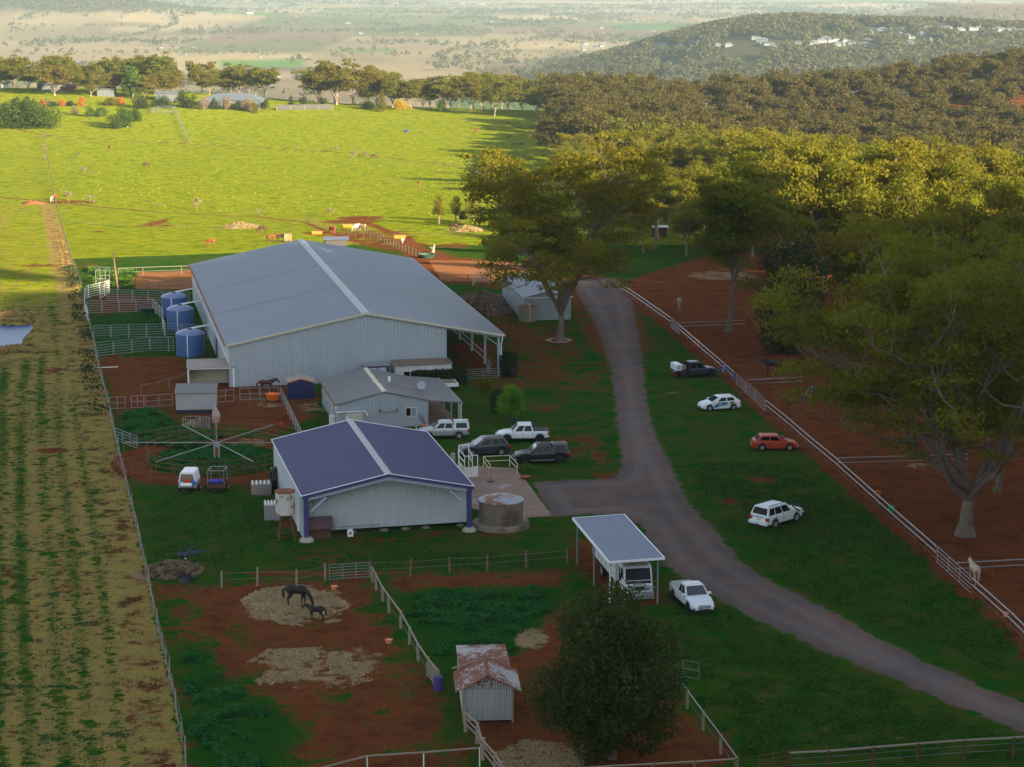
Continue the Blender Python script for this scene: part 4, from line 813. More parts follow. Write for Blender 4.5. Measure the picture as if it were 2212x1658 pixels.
MB().box(-.55, -.05, 1.9, 2.8, .1, 1.0).build('air_conditioner', M['white_paint'], hs); MB().box(.8, 1.2, -.14, 0, 1.0, 1.4).build('meter_box', M['white_paint'], hs)
mb = MB(); mb.beam((4.2, -.06, 1.9), (4.25, -.25, 1.7), .12); mb.beam((6.0, -.06, 1.95), (6.0, -.12, 1.7), .12); mb.beam((4.3, -.1, 1.62), (6.2, -.1, 1.65), .025); mb.build('wall_lights', M['door_dark'], hs)
mb = MB(); mb.box(5.9, 6.15, 5.0, 5.12, 3.85, 4.35); o = mb.build('roof_vent', M['white_paint'], hs); MB().beam((6.1, 5.0, 3.62), (7.4, 2.8, 3.38), .04).build('mast_stay', M['rust'], o)
ds = MB().lathe([(.01, 0), (.28, .05), (.48, .16), (.50, .18), (.28, .08), (.01, .03)], 20).build('satellite_dish', M['grey_paint'], hs, True, (9.3, 4.2, 3.35)); ds.rotation_euler = (R(62), 0, R(-30))
mb = MB(); mb.beam((9.4, 4.5, 2.6), (9.4, 4.4, 3.4), .05); mb.beam((8.0, 4.4, 2.95), (9.4, 4.4, 2.9), .035); mb.beam((8.2, 3.8, 2.95), (8.4, 4.8, 2.95), .035); mb.build('dish_stand', M['rust'], hs)
tank('water_tank', 'squat cream ribbed tank between the cottage and the navy roof', 762, 930, 0, 1.25, 1.5, 'poly_cream', 'poly_cream', .25, 5)
# --- small buildings near the big shed
def box_shed(name, label, u, v, rz, w_, d_, h0, h1, wall, roof, parts=(), cat='shed', base=0, oh=.12):
    """mono-pitch shed; h0 front height, h1 rear height; local x right, y away"""
    p = G(u, v); t = thing(name, label, cat, p, rz)
    mb = MB(); mb.prism([(0, base), (d_, base), (d_, h1), (0, h0)], 'x', 0, .06); mb.prism([(0, base), (d_, base), (d_, h1), (0, h0)], 'x', w_ - .06, w_); mb.box(.06, w_ - .06, 0, .06, base, h0); mb.box(.06, w_ - .06, d_ - .06, d_, base, h1); mb.build('wall', M[wall], t)
    MB().prism([(-oh, h0 - .01), (d_ + oh, h1 + .01), (d_ + oh, h1 + .07), (-oh, h0 + .05)], 'x', -oh, w_ + oh).build('roof', M[roof], t)
    return t
t = box_shed('site_office', 'white transportable office with a flat brown roof and two windows', 855.5, 808, R(12.2), 6.3, 2.5, 2.35, 2.5, 'container', 'roof_container', cat='office'); t.location = (-12.85, 224.7, 0)
window(t, .8, 2.4, 0, .8, 1.75, half='glass_dark', fm='cream'); window(t, 3.3, 4.3, 0, 1.0, 1.75, half='glass_pale', fm='cream'); MB().box(2.45, 3.0, -.03, 0, .1, 1.85).build('door', M['terracotta'], t)
t = box_shed('toilet_block', 'small dark portable toilet block with two white doors behind the cottage', 793, 806, R(12.2), 2.5, 1.6, 2.25, 2.3, 'door_dark', 'galv_dull', cat='toilet'); t.location = (-16.2, 225.0, 0)
for x in (.35, 1.4): MB().box(x, x + .9, -.05, 0, .15, 2.05).build('door', M['panel_blue'], t)
MB().tube([(.65, -.06, 1.55), (.73, -.06, 1.62), (.81, -.06, 1.55), (.73, -.06, 1.46), (.65, -.06, 1.55)], .02, 5).build('sign', M['text_dark'], t)
p = G(622.5, 864); t = thing('garden_shed', 'small navy garden shed with a pale gable roof edged in orange', 'shed', p, R(8))
mb = MB(); mb.prism([(0, -.05), (2.75, -.05), (2.75, 1.85), (1.38, 2.25), (0, 1.85)], 'y', 0, .06); mb.prism([(0, -.05), (2.75, -.05), (2.75, 1.85), (1.38, 2.25), (0, 1.85)], 'y', 2.6, 2.66); mb.box(0, .06, .06, 2.6, -.05, 1.85); mb.box(2.69, 2.75, .06, 2.6, -.05, 1.85); mb.build('wall', M['navy_wall'], t)
mb = MB(); gable(mb, -.12, 1.38, 2.87, -.1, 2.8, 1.90, 2.33, 1.90, .05); mb.build('roof', M['shed_roof_tan'], t); mb = MB(); mb.beam((-.12, -.12, 1.86), (1.38, -.12, 2.28), .04, .12); mb.beam((2.87, -.12, 1.86), (1.38, -.12, 2.28), .04, .12); mb.build('fascia', M['terracotta'], t)
t = box_shed('feed_shed', 'small grey corrugated shed on a dark base beside the horse walker', 380.5, 896, R(5), 4.1, 3.0, 2.15, 2.55, 'sheet_white', 'roof_grey', base=.42)
MB().box(-.02, 4.12, -.02, 3.0, -.05, .42).build('base', M['black'], t)
# open shelter leaning on the big shed
p = G(407, 841); t = thing('open_shelter', 'white-framed open-fronted horse shelter with a pinkish roof against the big shed', 'shelter', p, R(8))
MB().prism([(-.2, 2.42), (3.4, 2.72), (3.4, 2.78), (-.2, 2.48)], 'x', -.15, 5.2).build('roof', M['roof_tan'], t)
mb = MB(); mb.box(0, .06, 0, 3.2, -.05, 2.45); mb.box(.06, 5.0, 3.14, 3.2, -.05, 2.65); mb.build('wall', M['cream'], t)
mb = MB(); mb.box(-.04, .12, -.06, .1, 0, 2.44); mb.box(4.9, 5.05, -.06, .1, 0, 2.44); mb.box(-.04, 5.05, -.06, .08, 2.24, 2.42); mb.build('frame', M['white_paint'], t)
# --- grey machinery shed behind the big gum
p = G(1133, 692); t = thing('machinery_shed', 'grey gabled shed half hidden behind the huge gum beside the driveway', 'shed', p, R(4))
mb = MB(); mb.prism([(0, -.1), (6.2, -.1), (6.2, 3.0), (3.1, 3.7), (0, 3.0)], 'y', 0, .1); mb.box(0, .1, .1, 17, -.5, 3.0); mb.box(6.1, 6.2, .1, 17, -.5, 3.0); mb.prism([(0, -.6), (6.2, -.6), (6.2, 3.0), (3.1, 3.7), (0, 3.0)], 'y', 17, 17.1); mb.build('wall', M['wall_house'], t)
mb = MB(); gable(mb, -.2, 3.1, 6.4, -.2, 17.3, 3.05, 3.85, 3.05, .08); mb.build('roof', M['roof_metal'], t)
MB().beam((-.2, -.24, 3.0), (6.4, -.24, 3.02), .05, .12).build('fascia', M['white_paint'], t)
t.rotation_euler.z = R(10)
tk = tank('water_tank', 'squat round beige tank in front of the grey machinery shed', 1140, 695, 0, 1.25, 1.95, 'poly_beige', 'rust', .15, 4, lid=False); MB().tube([(.3, -1.3, 0), (.3, -1.3, 2.0), (-.1, 0, 2.6)], .04, 6).build('downpipe', M['white_paint'], tk)
# --- carport
cp = thing('carport', 'flat-roofed open carport on thin posts sheltering the white truck', 'carport', (7.13, 143.9, 0), R(10.7))
MB().prism([(-.1, 3.52), (3.95, 3.62), (3.95, 3.69), (-.1, 3.59)], 'y', 0, 12.2).build('roof', M['carport_roof'], cp)
mb = MB(); mb.beam((-.13, -.05, 3.52), (-.13, 12.25, 3.52), .08, .2); mb.beam((3.98, -.05, 3.62), (3.98, 12.25, 3.62), .08, .18); mb.beam((-.1, -.04, 3.54), (3.95, -.04, 3.62), .08, .16); mb.beam((-.1, 12.24, 3.54), (3.95, 12.24, 3.62), .08, .16); mb.build('fascia', M['white_paint'], cp)
pm_ = MB().box(-.05, .05, -.05, .05, 0, 3.5).mesh('post', M['galv'])
for x, y in ((.1, .5), (.1, 5.8), (.1, 11.6), (3.7, .7), (3.7, 6), (3.7, 11.6)): link('post', pm_, cp, (x, y, 0))
MB().tube([(-.14, .15, 3.45), (.0, .2, 3.1), (.0, .35, 0)], .05, 8).build('downpipe', M['white_paint'], cp)
# --- old rusty shed in the foreground: flat-roofed part behind, gabled part in front
p = G(1003, 1563); rs_ = thing('rusty_shed', 'old corrugated iron shed with patchy red rust on its gabled and flat roofs', 'shed', p, R(4))
mb = MB(); mb.box(0, 2.95, 0, .05, .12, 2.15); mb.build('front_wall', M['sheet_white'], rs_)
mb = MB(); mb.prism([(0, 2.17), (2.95, 2.17), (2.95, 2.3), (1.45, 2.95), (0, 2.3)], 'y', .02, .07); mb.build('gable_wall', M['rusty_sheet'], rs_)
mb = MB(); mb.prism([(0, -.1), (8.2, -.1), (8.2, 2.15), (0, 2.15)], 'x', -.06, 0); mb.prism([(.1, 0), (8.2, 0), (8.2, 2.15), (.1, 2.15)], 'x', 2.95, 3.0); mb.box(0, 2.95, 8.14, 8.2, 0, 2.1); mb.build('side_wall', M['sheet_white_y'], rs_)
mb = MB(); mb.prism([(-.5, 2.10), (1.45, 3.02), (1.45, 3.08), (-.5, 2.16)], 'y', -.25, 3.4); mb.prism([(1.45, 3.02), (3.5, 2.08), (3.5, 2.14), (1.45, 3.08)], 'y', -.35, 3.5); mb.build('gable_roof', M['rusty_roof'], rs_)
MB().beam((1.45, -.35, 3.12), (1.45, 3.5, 3.12), .22, .05).build('ridge_cap', M['rust'], rs_)
MB().prism([(3.3, 2.30), (8.4, 2.12), (8.4, 2.18), (3.3, 2.36)], 'x', -.15, 3.1).build('flat_roof', M['rusty_roof'], rs_)
mb = MB(); mb.box(-.12, .02, -.12, .0, -.1, 2.35); mb.box(2.93, 3.05, -.12, 0, -.1, 2.3); mb.beam((-.6, 3.4, 2.35), (1.2, 3.45, 2.85), .09); mb.beam((-.5, -.2, 2.05), (-.5, 3.3, 2.05), .07); mb.build('frame', M['old_timber'], rs_)
# --- far buildings
def hip_house(name, label, u, v, w_, d_, h, rz, wall='far_white', roof='far_roof', zr=2.6):
    p = G(u, v); t = thing(name, label, 'house', p, rz)
    MB().box(-w_ / 2, w_ / 2, 0, d_, -2, h).build('wall', M[wall], t); i = min(w_, d_) / 2
    mb = MB(); o_ = .6; A = [(-w_ / 2 - o_, -o_, h), (w_ / 2 + o_, -o_, h), (w_ / 2 + o_, d_ + o_, h), (-w_ / 2 - o_, d_ + o_, h), (-w_ / 2 + i, d_ / 2, h + zr), (w_ / 2 - i, d_ / 2, h + zr)]
    mb.add(A, [(0, 1, 5, 4), (1, 2, 5), (2, 3, 4, 5), (3, 0, 4), (3, 2, 1, 0)]); mb.build('roof', M[roof], t); return t
t = hip_house('far_house', 'far homestead with a broad pale blue-grey hipped roof behind the pasture', 497, 232, 25, 13, 3.0, R(-4)); MB().box(-9, -2, -.62, -.1, 2.2, 2.9).build('verandah', M['far_white'], t)
for x in (-8, -1, 6): MB().box(x, x + 1.8, -.04, 0, .9, 2.1).build('window', M['glass_dark'], t)
t = hip_house('far_cottage', 'small pale roof just right of the far homestead', 545, 236, 9, 8, 2.6, R(10), zr=1.6)
MB().box(1, 2.6, -.04, 0, .9, 2.1).build('window', M['glass_dark'], t)
def far_shed(label, u, v, w_, d_, h, rz, wall, roof, name='far_shed', group=None):
    p = G(u, v); t = thing(name, label, 'shed', p, rz, group); MB().box(-w_ / 2, w_ / 2, 0, d_, -3, h).build('wall', M[wall], t); mb = MB(); mb.prism([(-.3, h), (d_ / 2, h + d_ * .14), (d_ + .3, h)], 'x', -w_ / 2 - .3, w_ / 2 + .3); mb.build('roof', M[roof], t); return t
far_shed('pale blue shed beside the green tank at the left ridge', 117, 197, 11, 8, 3.0, 0, 'far_white', 'far_roof'); far_shed('small dark shed right of the pale blue ridge shed', 150, 198, 5, 5, 2.4, 0, 'dark_timber', 'roof_grey')
far_shed('silver shed roof peeping between the ridge trees left of the stockyard', 228, 208, 7, 6, 3, 0, 'far_white', 'far_roof'); far_shed('curved silver shed roof above the white stockyard', 357, 218, 9, 7, 3, 0, 'far_white', 'far_roof')
tank('water_tank', 'dark green tank beside the pale blue ridge shed', 93, 194, 0, 3.2, 2.7, 'poly_green', 'poly_green', .6, 4); tank('water_tank', 'white tank at the far left edge of the ridge', 3, 189, 0, 1.9, 4.6, 'far_white', 'far_white', .5)
# houses of the valley and of the village on the hill
VH_ = [(572, 168, 14), (600, 168, 12), (642, 168, 20), (663, 167, 9), (563, 124, 8), (205, 145, 16), (228, 147, 12), (165, 139, 12), (348, 104, 12), (378, 105, 10), (416, 104, 10), (353, 137, 12), (396, 119, 8), (453, 118, 8), (505, 58, 10), (752, 51, 18), (780, 73, 14), (865, 72, 16), (930, 97, 14), (955, 98, 16), (900, 75, 10), (1035, 108, 18), (1062, 48, 14), (1040, 10, 60), (1000, 10, 30), (1180, 23, 30), (1290, 18, 16), (1410, 68, 14), (1300, 61, 16), (640, 36, 12), (500, 30, 14), (425, 3, 40), (275, 3, 50), (455, 2, 40), (580, 10, 20), (690, 5, 22), (345, 32, 24), (472, 32, 12), (540, 30, 26)]
for k, (u, v, w_) in enumerate(VH_):
    lab = {23: 'big white factory building on the far plain', 15: 'blue-roofed valley house in mid plain', 0: 'white barn with a red base in the valley below the homestead', 2: 'long pale farmhouse in the valley left of the tallest gums'}.get(k)
    t = far_shed(lab or 'tiny pale building far out in the hazy valley', u, v, w_ * rng.uniform(.7, 1.0), 8 + w_ * .2, 3.0 if w_ < 25 else 7, rng.uniform(-.4, .4), 'far_white', ('far_roof', 'far_white', 'far_grey')[k % 3], 'valley_building', None if lab else 'pale buildings in the valley')
for u, v, p in VV2:
    w_ = rs2.uniform(8, 14)
    t = thing('village_house', 'pale house among the trees of the hazy hillside village', 'house', p, rs2.uniform(-.6, .6), 'houses of the hillside village')
    MB().box(-w_ / 2, w_ / 2, 0, 9, -4, 3.6).build('wall', M['far_white'], t); mb = MB(); mb.add([(-w_ / 2 - .5, -.5, 3.6), (w_ / 2 + .5, -.5, 3.6), (w_ / 2 + .5, 9.5, 3.6), (-w_ / 2 - .5, 9.5, 3.6), (-w_ / 2 + 3.5, 4.5, 5.8), (w_ / 2 - 3.5, 4.5, 5.8)], [(0, 1, 5, 4), (1, 2, 5), (2, 3, 4, 5), (3, 0, 4), (3, 2, 1, 0)])
    mb.build('roof', M[['far_roof', 'far_white', 'far_roof', 'far_grey'][rs2.randint(4)]], t)
# ------------------------------------------------------------------ vehicles (local: +x forward, y left, z up)
def wheel_mesh(r, w_, dark=False, spokes=6):
    ty = MB(); prof = [(r * .60, -w_ / 2), (r * .93, -w_ / 2), (r, -w_ * .36), (r, w_ * .36), (r * .93, w_ / 2), (r * .60, w_ / 2)]
    def lat(mb, pr, n=24):
        vs = [(a * math.cos(2 * math.pi * k / n), b, a * math.sin(2 * math.pi * k / n)) for a, b in pr for k in range(n)]; m_ = len(pr)
        mb.add(vs, [(i * n + k, i * n + (k + 1) % n, (i + 1) * n + (k + 1) % n, (i + 1) * n + k) for i in range(m_ - 1) for k in range(n)]); return mb
    lat(ty, prof); rm = MB(); lat(rm, [(r * .66, w_ * .44), (r * .60, w_ * .46), (r * .56, w_ * .30), (.001, w_ * .24)]); lat(rm, [(.001, w_ * .43), (r * .16, w_ * .43), (r * .18, w_ * .3)]); lat(rm, [(r * .66, -w_ * .44), (r * .56, -w_ * .3), (.001, -w_ * .24)])
    for k in range(spokes):
        a_ = 2 * math.pi * k / spokes; rm.beam((r * .12 * math.cos(a_), w_ * .40, r * .12 * math.sin(a_)), (r * .60 * math.cos(a_), w_ * .42, r * .60 * math.sin(a_)), r * .13, .03)
    return ty.mesh('tyre', M['tyre'], True), rm.mesh('rim', M['black_rim' if dark else 'rim'], True)
def lerp(a, b, t): return a + (b - a) * t
def make_car(name, label, cat, L, Wd, zb, top, cabs, wheels, mat, rim='rim', glass='glass_dark', extra=None, group=None):
    """top: (x, z, halfwidth factor) along the shoulder; cabs: list of (rear base x, rear top x, front top x, front base x, belt z, roof z, material, windows)"""
    t = thing(name, label, cat, (0, 0, 0), 0, group); hw = Wd / 2; wr, xr, xf, tw = wheels
    xs = sorted(set([round(v, 3) for v in np.linspace(-L / 2, L / 2, 30)] + [round(xw + wr * 1.16 * math.cos(a_), 3) for xw in (xr, xf) for a_ in np.linspace(0, math.pi, 9)])); xs = [x for x in xs if -L / 2 <= x <= L / 2]
    TX_ = [p[0] for p in top]; TZ = [p[1] for p in top]; TW = [p[2] for p in top]; mb = MB(); n = 0; vs = []; fs = []
    for x in xs:
        z1 = float(np.interp(x, TX_, TZ)); wf = float(np.interp(x, TX_, TW)) * hw; z0 = zb + .10 * max(0, abs(x) / (L / 2) - .82) / .18
        for xw in (xr, xf):
            d = wr * 1.18; z0 = max(z0, wr + math.sqrt(d * d - (x - xw) ** 2)) if abs(x - xw) < d else z0
        z0 = min(z0, z1 - .12); zm = lerp(z0, z1, .5)
        half = [(0, z0), (wf * .93, z0), (wf * .985, z0 + .05), (wf, zm), (wf * .985, lerp(zm, z1, .62)), (wf * .93, z1), (wf * .72, z1 + .03), (0, z1 + .045)]
        ring = half + [(-y, z) for y, z in half[-2:0:-1]]; n = len(ring); vs += [(x, y, z) for y, z in ring]
    m_ = len(xs); fs = [(i * n + k, i * n + (k + 1) % n, (i + 1) * n + (k + 1) % n, (i + 1) * n + k) for i in range(m_ - 1) for k in range(n)] + [tuple(range(n)), tuple((m_ - 1) * n + k for k in range(n - 1, -1, -1))]
    mb.add(vs, fs); body = mb.build('body', M[mat], t, True)
    mb = MB()                                                     # sills, arch linings and underside
    mb.box(xr + wr * 1.2, xf - wr * 1.2, -hw * .95, hw * .95, zb - .07, zb + .02)
    for xw in (xr, xf): mb.box(xw - wr * 1.15, xw + wr * 1.15, -hw * .72, hw * .72, zb, wr * 2.1)
    mb.build('underbody', M['black'], t)
    for ci, (x0, x1, x2, x3, zc, zt, cm, wins) in enumerate(cabs):
        wb, wt = hw * .925, hw * .74; cabn = MB(); loops = [[(x0, wb, zc), (x3, wb, zc), (x3, -wb, zc), (x0, -wb, zc)], [(x1, wt, zt - .05), (x2, wt, zt - .05), (x2, -wt, zt - .05), (x1, -wt, zt - .05)], [(x1 + .1, wt * .86, zt), (x2 - .14, wt * .86, zt), (x2 - .14, -wt * .86, zt), (x1 + .1, -wt * .86, zt)]]
        loops.append([(lerp(x1, x2, .25), wt * .35, zt + .03), (lerp(x1, x2, .7), wt * .35, zt + .03), (lerp(x1, x2, .7), -wt * .35, zt + .03), (lerp(x1, x2, .25), -wt * .35, zt + .03)])
        cabn.add([p for l in loops for p in l], [(i * 4 + k, i * 4 + (k + 1) % 4, (i + 1) * 4 + (k + 1) % 4, (i + 1) * 4 + k) for i in range(3) for k in range(4)] + [(12, 13, 14, 15), (3, 2, 1, 0)])
        cab = cabn.build('cabin' if ci == 0 else 'canopy', M[cm], t, True); zr = zt - .05
        def on(x, z, s, e=.008): return (x, s * (wb + (wt - wb) * (z - zc) / (zr - zc) + e), z)
        for (p0, p1) in wins['side']:
            for s in (1, -1):
                a0, a1 = .07, .86; za, zb2 = lerp(zc, zr, a0), lerp(zc, zr, a1)
                def ex(tt, q): return lerp(lerp(x0, x3, tt), lerp(x1, x2, tt), q)
                g = MB().quad(on(ex(p0, a0), za, s), on(ex(p1, a0), za, s), on(ex(p1, a1), zb2, s), on(ex(p0, a1), zb2, s)); g.build('side_window', M[glass], cab)
        if wins.get('front', 1):
            w0, w1 = wb * .90, wt * .90; a0, a1 = .06, .92; d = Vector((zr - zc, 0, x3 - x2)).normalized() * .01
            MB().quad(*[(lerp(x3, x2, a_) + d.x, s * lerp(w0, w1, a_), lerp(zc, zr, a_) + d.z) for a_, s in ((a0, 1), (a0, -1), (a1, -1), (a1, 1))]).build('windscreen', M['windscreen'], cab)
        if wins.get('rear', 1):
            w0, w1 = wb * .86, wt * .88; a0, a1 = .12, .88
            MB().quad(*[(lerp(x0, x1, a_) - .012, s * lerp(w0, w1, a_), lerp(zc, zr, a_) + .004) for a_, s in ((a0, 1), (a0, -1), (a1, -1), (a1, 1))]).build('rear_window', M[glass], cab)
    tm, rm = wheel_mesh(wr, tw, rim == 'black_rim')
    for xw in (xr, xf):
        for s in (1, -1):
            wl = link('wheel', None, t, (xw, s * (hw - tw * .48), wr)); wl.rotation_euler.z = 0 if s > 0 else math.pi; link('tyre', tm, wl); link('rim', rm, wl)
    zf = float(np.interp(L / 2 - .1, TX_, TZ)); zrr = float(np.interp(-L / 2 + .1, TX_, TZ)); wf_, wr_ = float(np.interp(L / 2 - .12, TX_, TW)) * hw, float(np.interp(-L / 2 + .12, TX_, TW)) * hw
    for s in (1, -1):
        MB().prism([(L / 2 - .42, zf - .05), (L / 2 - .05, zf - .16), (L / 2 - .02, zf - .26), (L / 2 - .36, zf - .20)], 'y', s * wf_ * .62, s * (wf_ * 1.01)).build('headlight', M['lamp_clear'], t)
        MB().box(-L / 2 - .015, -L / 2 + .18, min(s * wr_ * .72, s * wr_ * 1.02), max(s * wr_ * .72, s * wr_ * 1.02), zrr - .36, zrr - .10).build('taillight', M['lamp_red'], t)
        c0 = cabs[0]; MB().add([(c0[3] - .32, s * hw * .93, c0[4] + .02), (c0[3] - .22, s * (hw + .17), c0[4] + .02), (c0[3] - .12, s * (hw + .17), c0[4] + .02), (c0[3] - .12, s * hw * .93, c0[4] + .02), (c0[3] - .32, s * hw * .93, c0[4] + .17), (c0[3] - .22, s * (hw + .17), c0[4] + .17), (c0[3] - .12, s * (hw + .17), c0[4] + .17), (c0[3] - .12, s * hw * .93, c0[4] + .17)], [(0, 3, 2, 1), (4, 5, 6, 7), (0, 1, 5, 4), (1, 2, 6, 5), (2, 3, 7, 6), (3, 0, 4, 7)]).build('mirror', M[mat], t)
    MB().box(L / 2 - .03, L / 2 + .015, -wf_ * .55, wf_ * .55, zf - .42, zf - .18).build('grille', M['black'], t)
    MB().box(L / 2 - .01, L / 2 + .03, -.19, .19, zb + .16, zb + .28).build('number_plate', M['plate_white'], t); MB().box(-L / 2 - .03, -L / 2 + .01, -.19, .19, zb + .38, zb + .50).build('number_plate', M['plate_yellow'], t)
    mb = MB(); c0 = cabs[0]                                      # shut lines
    for q in c0[7].get('seams', (.5,))[:2]:
        xq = lerp(c0[0], c0[3], q)
        for s in (1, -1): mb.box(xq - .012, xq + .012, min(s * hw * .90, s * (hw + .003)), max(s * hw * .90, s * (hw + .003)), zb + .15, c0[4] - .02)
    mb.build('door_seams', M['black'], t)
    mb = MB()
    for q in c0[7].get('handles', (.42, .72)):
        xq = lerp(c0[0], c0[3], q)
        for s in (1, -1): mb.box(xq - .1, xq + .1, min(s * hw * .96, s * (hw + .03)), max(s * hw * .96, s * (hw + .03)), c0[4] - .17, c0[4] - .13)
    mb.build('door_handles', M[mat], t)
    if extra: extra(t, L, hw)
    return t
def park(t, ru, rv, fu, fv, wheels, Wd, heading_side):
    """stand the vehicle with its camera-side wheels on the two seen contact points"""
    A = G(ru, rv); B = G(fu, fv); d = (B - A).xy.normalized(); nrm = Vector((-d.y, d.x)) * (1 if heading_side == 'right' else -1)
    mid = (A.xy + B.xy) / 2 - d * (wheels[1] + wheels[2]) / 2 + nrm * (Wd / 2 - .1); t.location = (mid.x, mid.y, gz(mid.x, mid.y)); t.rotation_euler.z = math.atan2(d.y, d.x)
I1 = lambda x, y: ((1600 + .31732 * x) / 1.819, (1600 + .31732 * y) / 1.819); I2 = lambda x, y: ((2550 + .27137 * x) / 1.819, (1350 + .27137 * y) / 1.819); I3 = lambda x, y: ((2880 + .3017 * x) / 1.819, (1650 + .3017 * y) / 1.819)
# small hatchbacks
HT = [(-2.19, .55, .80), (-2.13, .92, .90), (-1.9, 1.0, .96), (-1.2, 1.0, 1), (.6, .96, 1), (1.15, .92, 1), (1.75, .78, .95), (2.08, .66, .85), (2.19, .5, .72)]
HC = (-1.95, -1.42, .28, 1.12, .93, 1.46)
def decal(t, L, hw):
    for s in (1, -1):
        MB().prism([(-1.42, .93), (.42, .88), (.95, .45), (.95, .36), (.55, .36), (.2, .50), (-.5, .62), (-1.15, .72)], 'y', s * (hw - .01), s * (hw + .008)).build('side_decal', M['decal_teal'], t)
        MB().prism([(-.75 + .19 * math.cos(a_), .76 + .17 * math.sin(a_)) for a_ in np.linspace(0, 6.2832, 17)[:-1]], 'y', s * (hw - .01), s * (hw + .014)).build('round_decal', M['decal_yellow'], t)
        mb = MB(); [mb.box(.02 + k * .11, .09 + k * .11, min(s * hw, s * (hw + .014)), max(s * hw, s * (hw + .014)), .60, .68) for k in range(4)]; mb.build('decal_letters', M['text_white'], t)
w1 = (.32, -1.30, 1.34, .21)
c = make_car('parked_car', 'white hatchback with teal and yellow side decals parked on the grass by the rail fence', 'car', 4.38, 1.79, .2, HT, [(*HC, 'car_white', {'side': ((.14, .46), (.50, .80)), 'seams': (.48, .86), 'handles': (.40, .68)})], w1, 'car_white', extra=decal)
park(c, *I2(1232, 970), *I2(870, 990), w1, 1.79, 'left')
c = make_car('parked_car', 'orange-red hatchback parked alone on the grass', 'car', 4.45, 1.76, .2, HT, [(*HC, 'car_red', {'side': ((.12, .46), (.50, .82)), 'seams': (.48, .86), 'handles': (.40, .68)})], w1, 'car_red')
park(c, *I2(1640, 1562), *I2(2033, 1560), w1, 1.76, 'right')
# large white four-wheel drive
LT = [(-2.48, .70, .90), (-2.42, 1.12, .97), (-1.5, 1.15, 1), (1.0, 1.15, 1), (1.9, 1.10, .98), (2.35, 1.02, .9), (2.48, .8, .82)]
def lcx(t, L, hw):
    mb = MB(); [mb.tube([(-2.0, s * .66, 1.86), (-1.9, s * .66, 1.95), (.1, s * .66, 1.95), (.3, s * .64, 1.84)], .025, 6) for s in (1, -1)]; mb.build('roof_rack', M['black'], t)
    MB().tube([(1.75, -hw - .02, .95), (1.3, -hw - .06, 1.18), (.95, -hw * .92, 1.45), (.62, -hw * .82, 1.88), (.62, -hw * .82, 2.02), (.72, -hw * .82, 2.04)], .06, 8).build('snorkel', M['black'], t)
    mb = MB(); mb.box(L / 2 - .12, L / 2 + .22, -hw * .98, hw * .98, .42, .72); mb.tube([(L / 2 + .15, -.62, .7), (L / 2 + .2, -.6, 1.12), (L / 2 + .2, .6, 1.12), (L / 2 + .15, .62, .7)], .04, 6); mb.build('bull_bar', M['black'], t)
    MB().tube([(L / 2 + .18, -.45, .9), (L / 2 + .18, -.45, 2.5)], .012, 5).build('aerial', M['black'], t)
    MB().box(-L / 2 - .16, -L / 2 + .05, -hw * .96, hw * .96, .42, .66).build('rear_bumper', M['car_white'], t); MB().box(-L / 2 - .3, -L / 2 - .15, -.08, .08, .36, .5).build('tow_bar', M['black'], t)
    MB().box(-L / 2 - .05, -L / 2 + .02, -.5, .5, 1.02, 1.07).build('rear_trim', M['chrome'], t)
w2 = (.40, -1.42, 1.43, .27)
c = make_car('parked_car', 'big white four-wheel drive with snorkel and black bull bar seen from behind', 'car', 4.95, 1.97, .38, LT, [(-2.42, -2.12, .30, 1.0, 1.15, 1.88, 'car_white', {'side': ((.06, .28), (.31, .58), (.61, .90)), 'seams': (.31, .60, .92), 'handles': (.36, .66)})], w2, 'car_white', extra=lcx)
park(c, *I3(540, 1425), *I3(825, 1335), w2, 1.97, 'right')
# charcoal SUV
ST_ = [(-2.36, .62, .86), (-2.28, 1.02, .94), (-1.4, 1.08, 1), (.9, 1.03, 1), (1.7, .95, .97), (2.2, .80, .88), (2.37, .58, .76)]
w3 = (.36, -1.42, 1.43, .25)
c = make_car('parked_car', 'charcoal grey wagon parked nose-left behind the white weighing crate', 'car', 4.75, 1.92, .3, ST_, [(-2.2, -1.75, .25, 1.15, 1.04, 1.70, 'car_charcoal', {'side': ((.07, .24), (.28, .53), (.57, .85)), 'seams': (.26, .55, .90), 'handles': (.33, .63)})], w3, 'car_charcoal')
park(c, *I1(1165, 606), *I1(802, 626), w3, 1.92, 'left')
# dual-cab utes
UT = [(-2.62, .62, .93), (-2.6, 1.10, .96), (-.95, 1.10, 1), (.6, 1.08, 1), (1.0, 1.08, 1), (1.7, 1.02, .97), (2.35, .88, .90), (2.6, .62, .78)]
UC = (-1.02, -.88, .42, 1.08, 1.08, 1.78)
UW = {'side': ((.06, .44), (.50, .86)), 'seams': (.02, .47, .90), 'handles': (.38, .60)}
w4 = (.39, -1.68, 1.52, .27)
def bullbar(t, L, hw, m='black'):
    mb = MB(); mb.box(L / 2 - .1, L / 2 + .16, -hw * .95, hw * .95, .42, .66); mb.tube([(L / 2 + .12, -.6, .64), (L / 2 + .16, -.55, 1.05), (L / 2 + .16, .55, 1.05), (L / 2 + .12, .6, .64)], .035, 6); mb.build('bull_bar', M[m], t)
def white_ute(t, L, hw):
    bullbar(t, L, hw); MB().box(-L / 2 + .04, -1.06, -hw * .86, hw * .86, 1.13, 1.17).build('tonneau_cover', M['black'], t)
    mb = MB(); [mb.tube([(-1.15, s * hw * .82, 1.15), (-1.12, s * hw * .74, 1.66), (-1.95, s * hw * .80, 1.22)], .035, 6) for s in (1, -1)]; mb.tube([(-1.12, -hw * .74, 1.66), (-1.12, hw * .74, 1.66)], .035, 6); mb.build('sports_bar', M['black'], t)
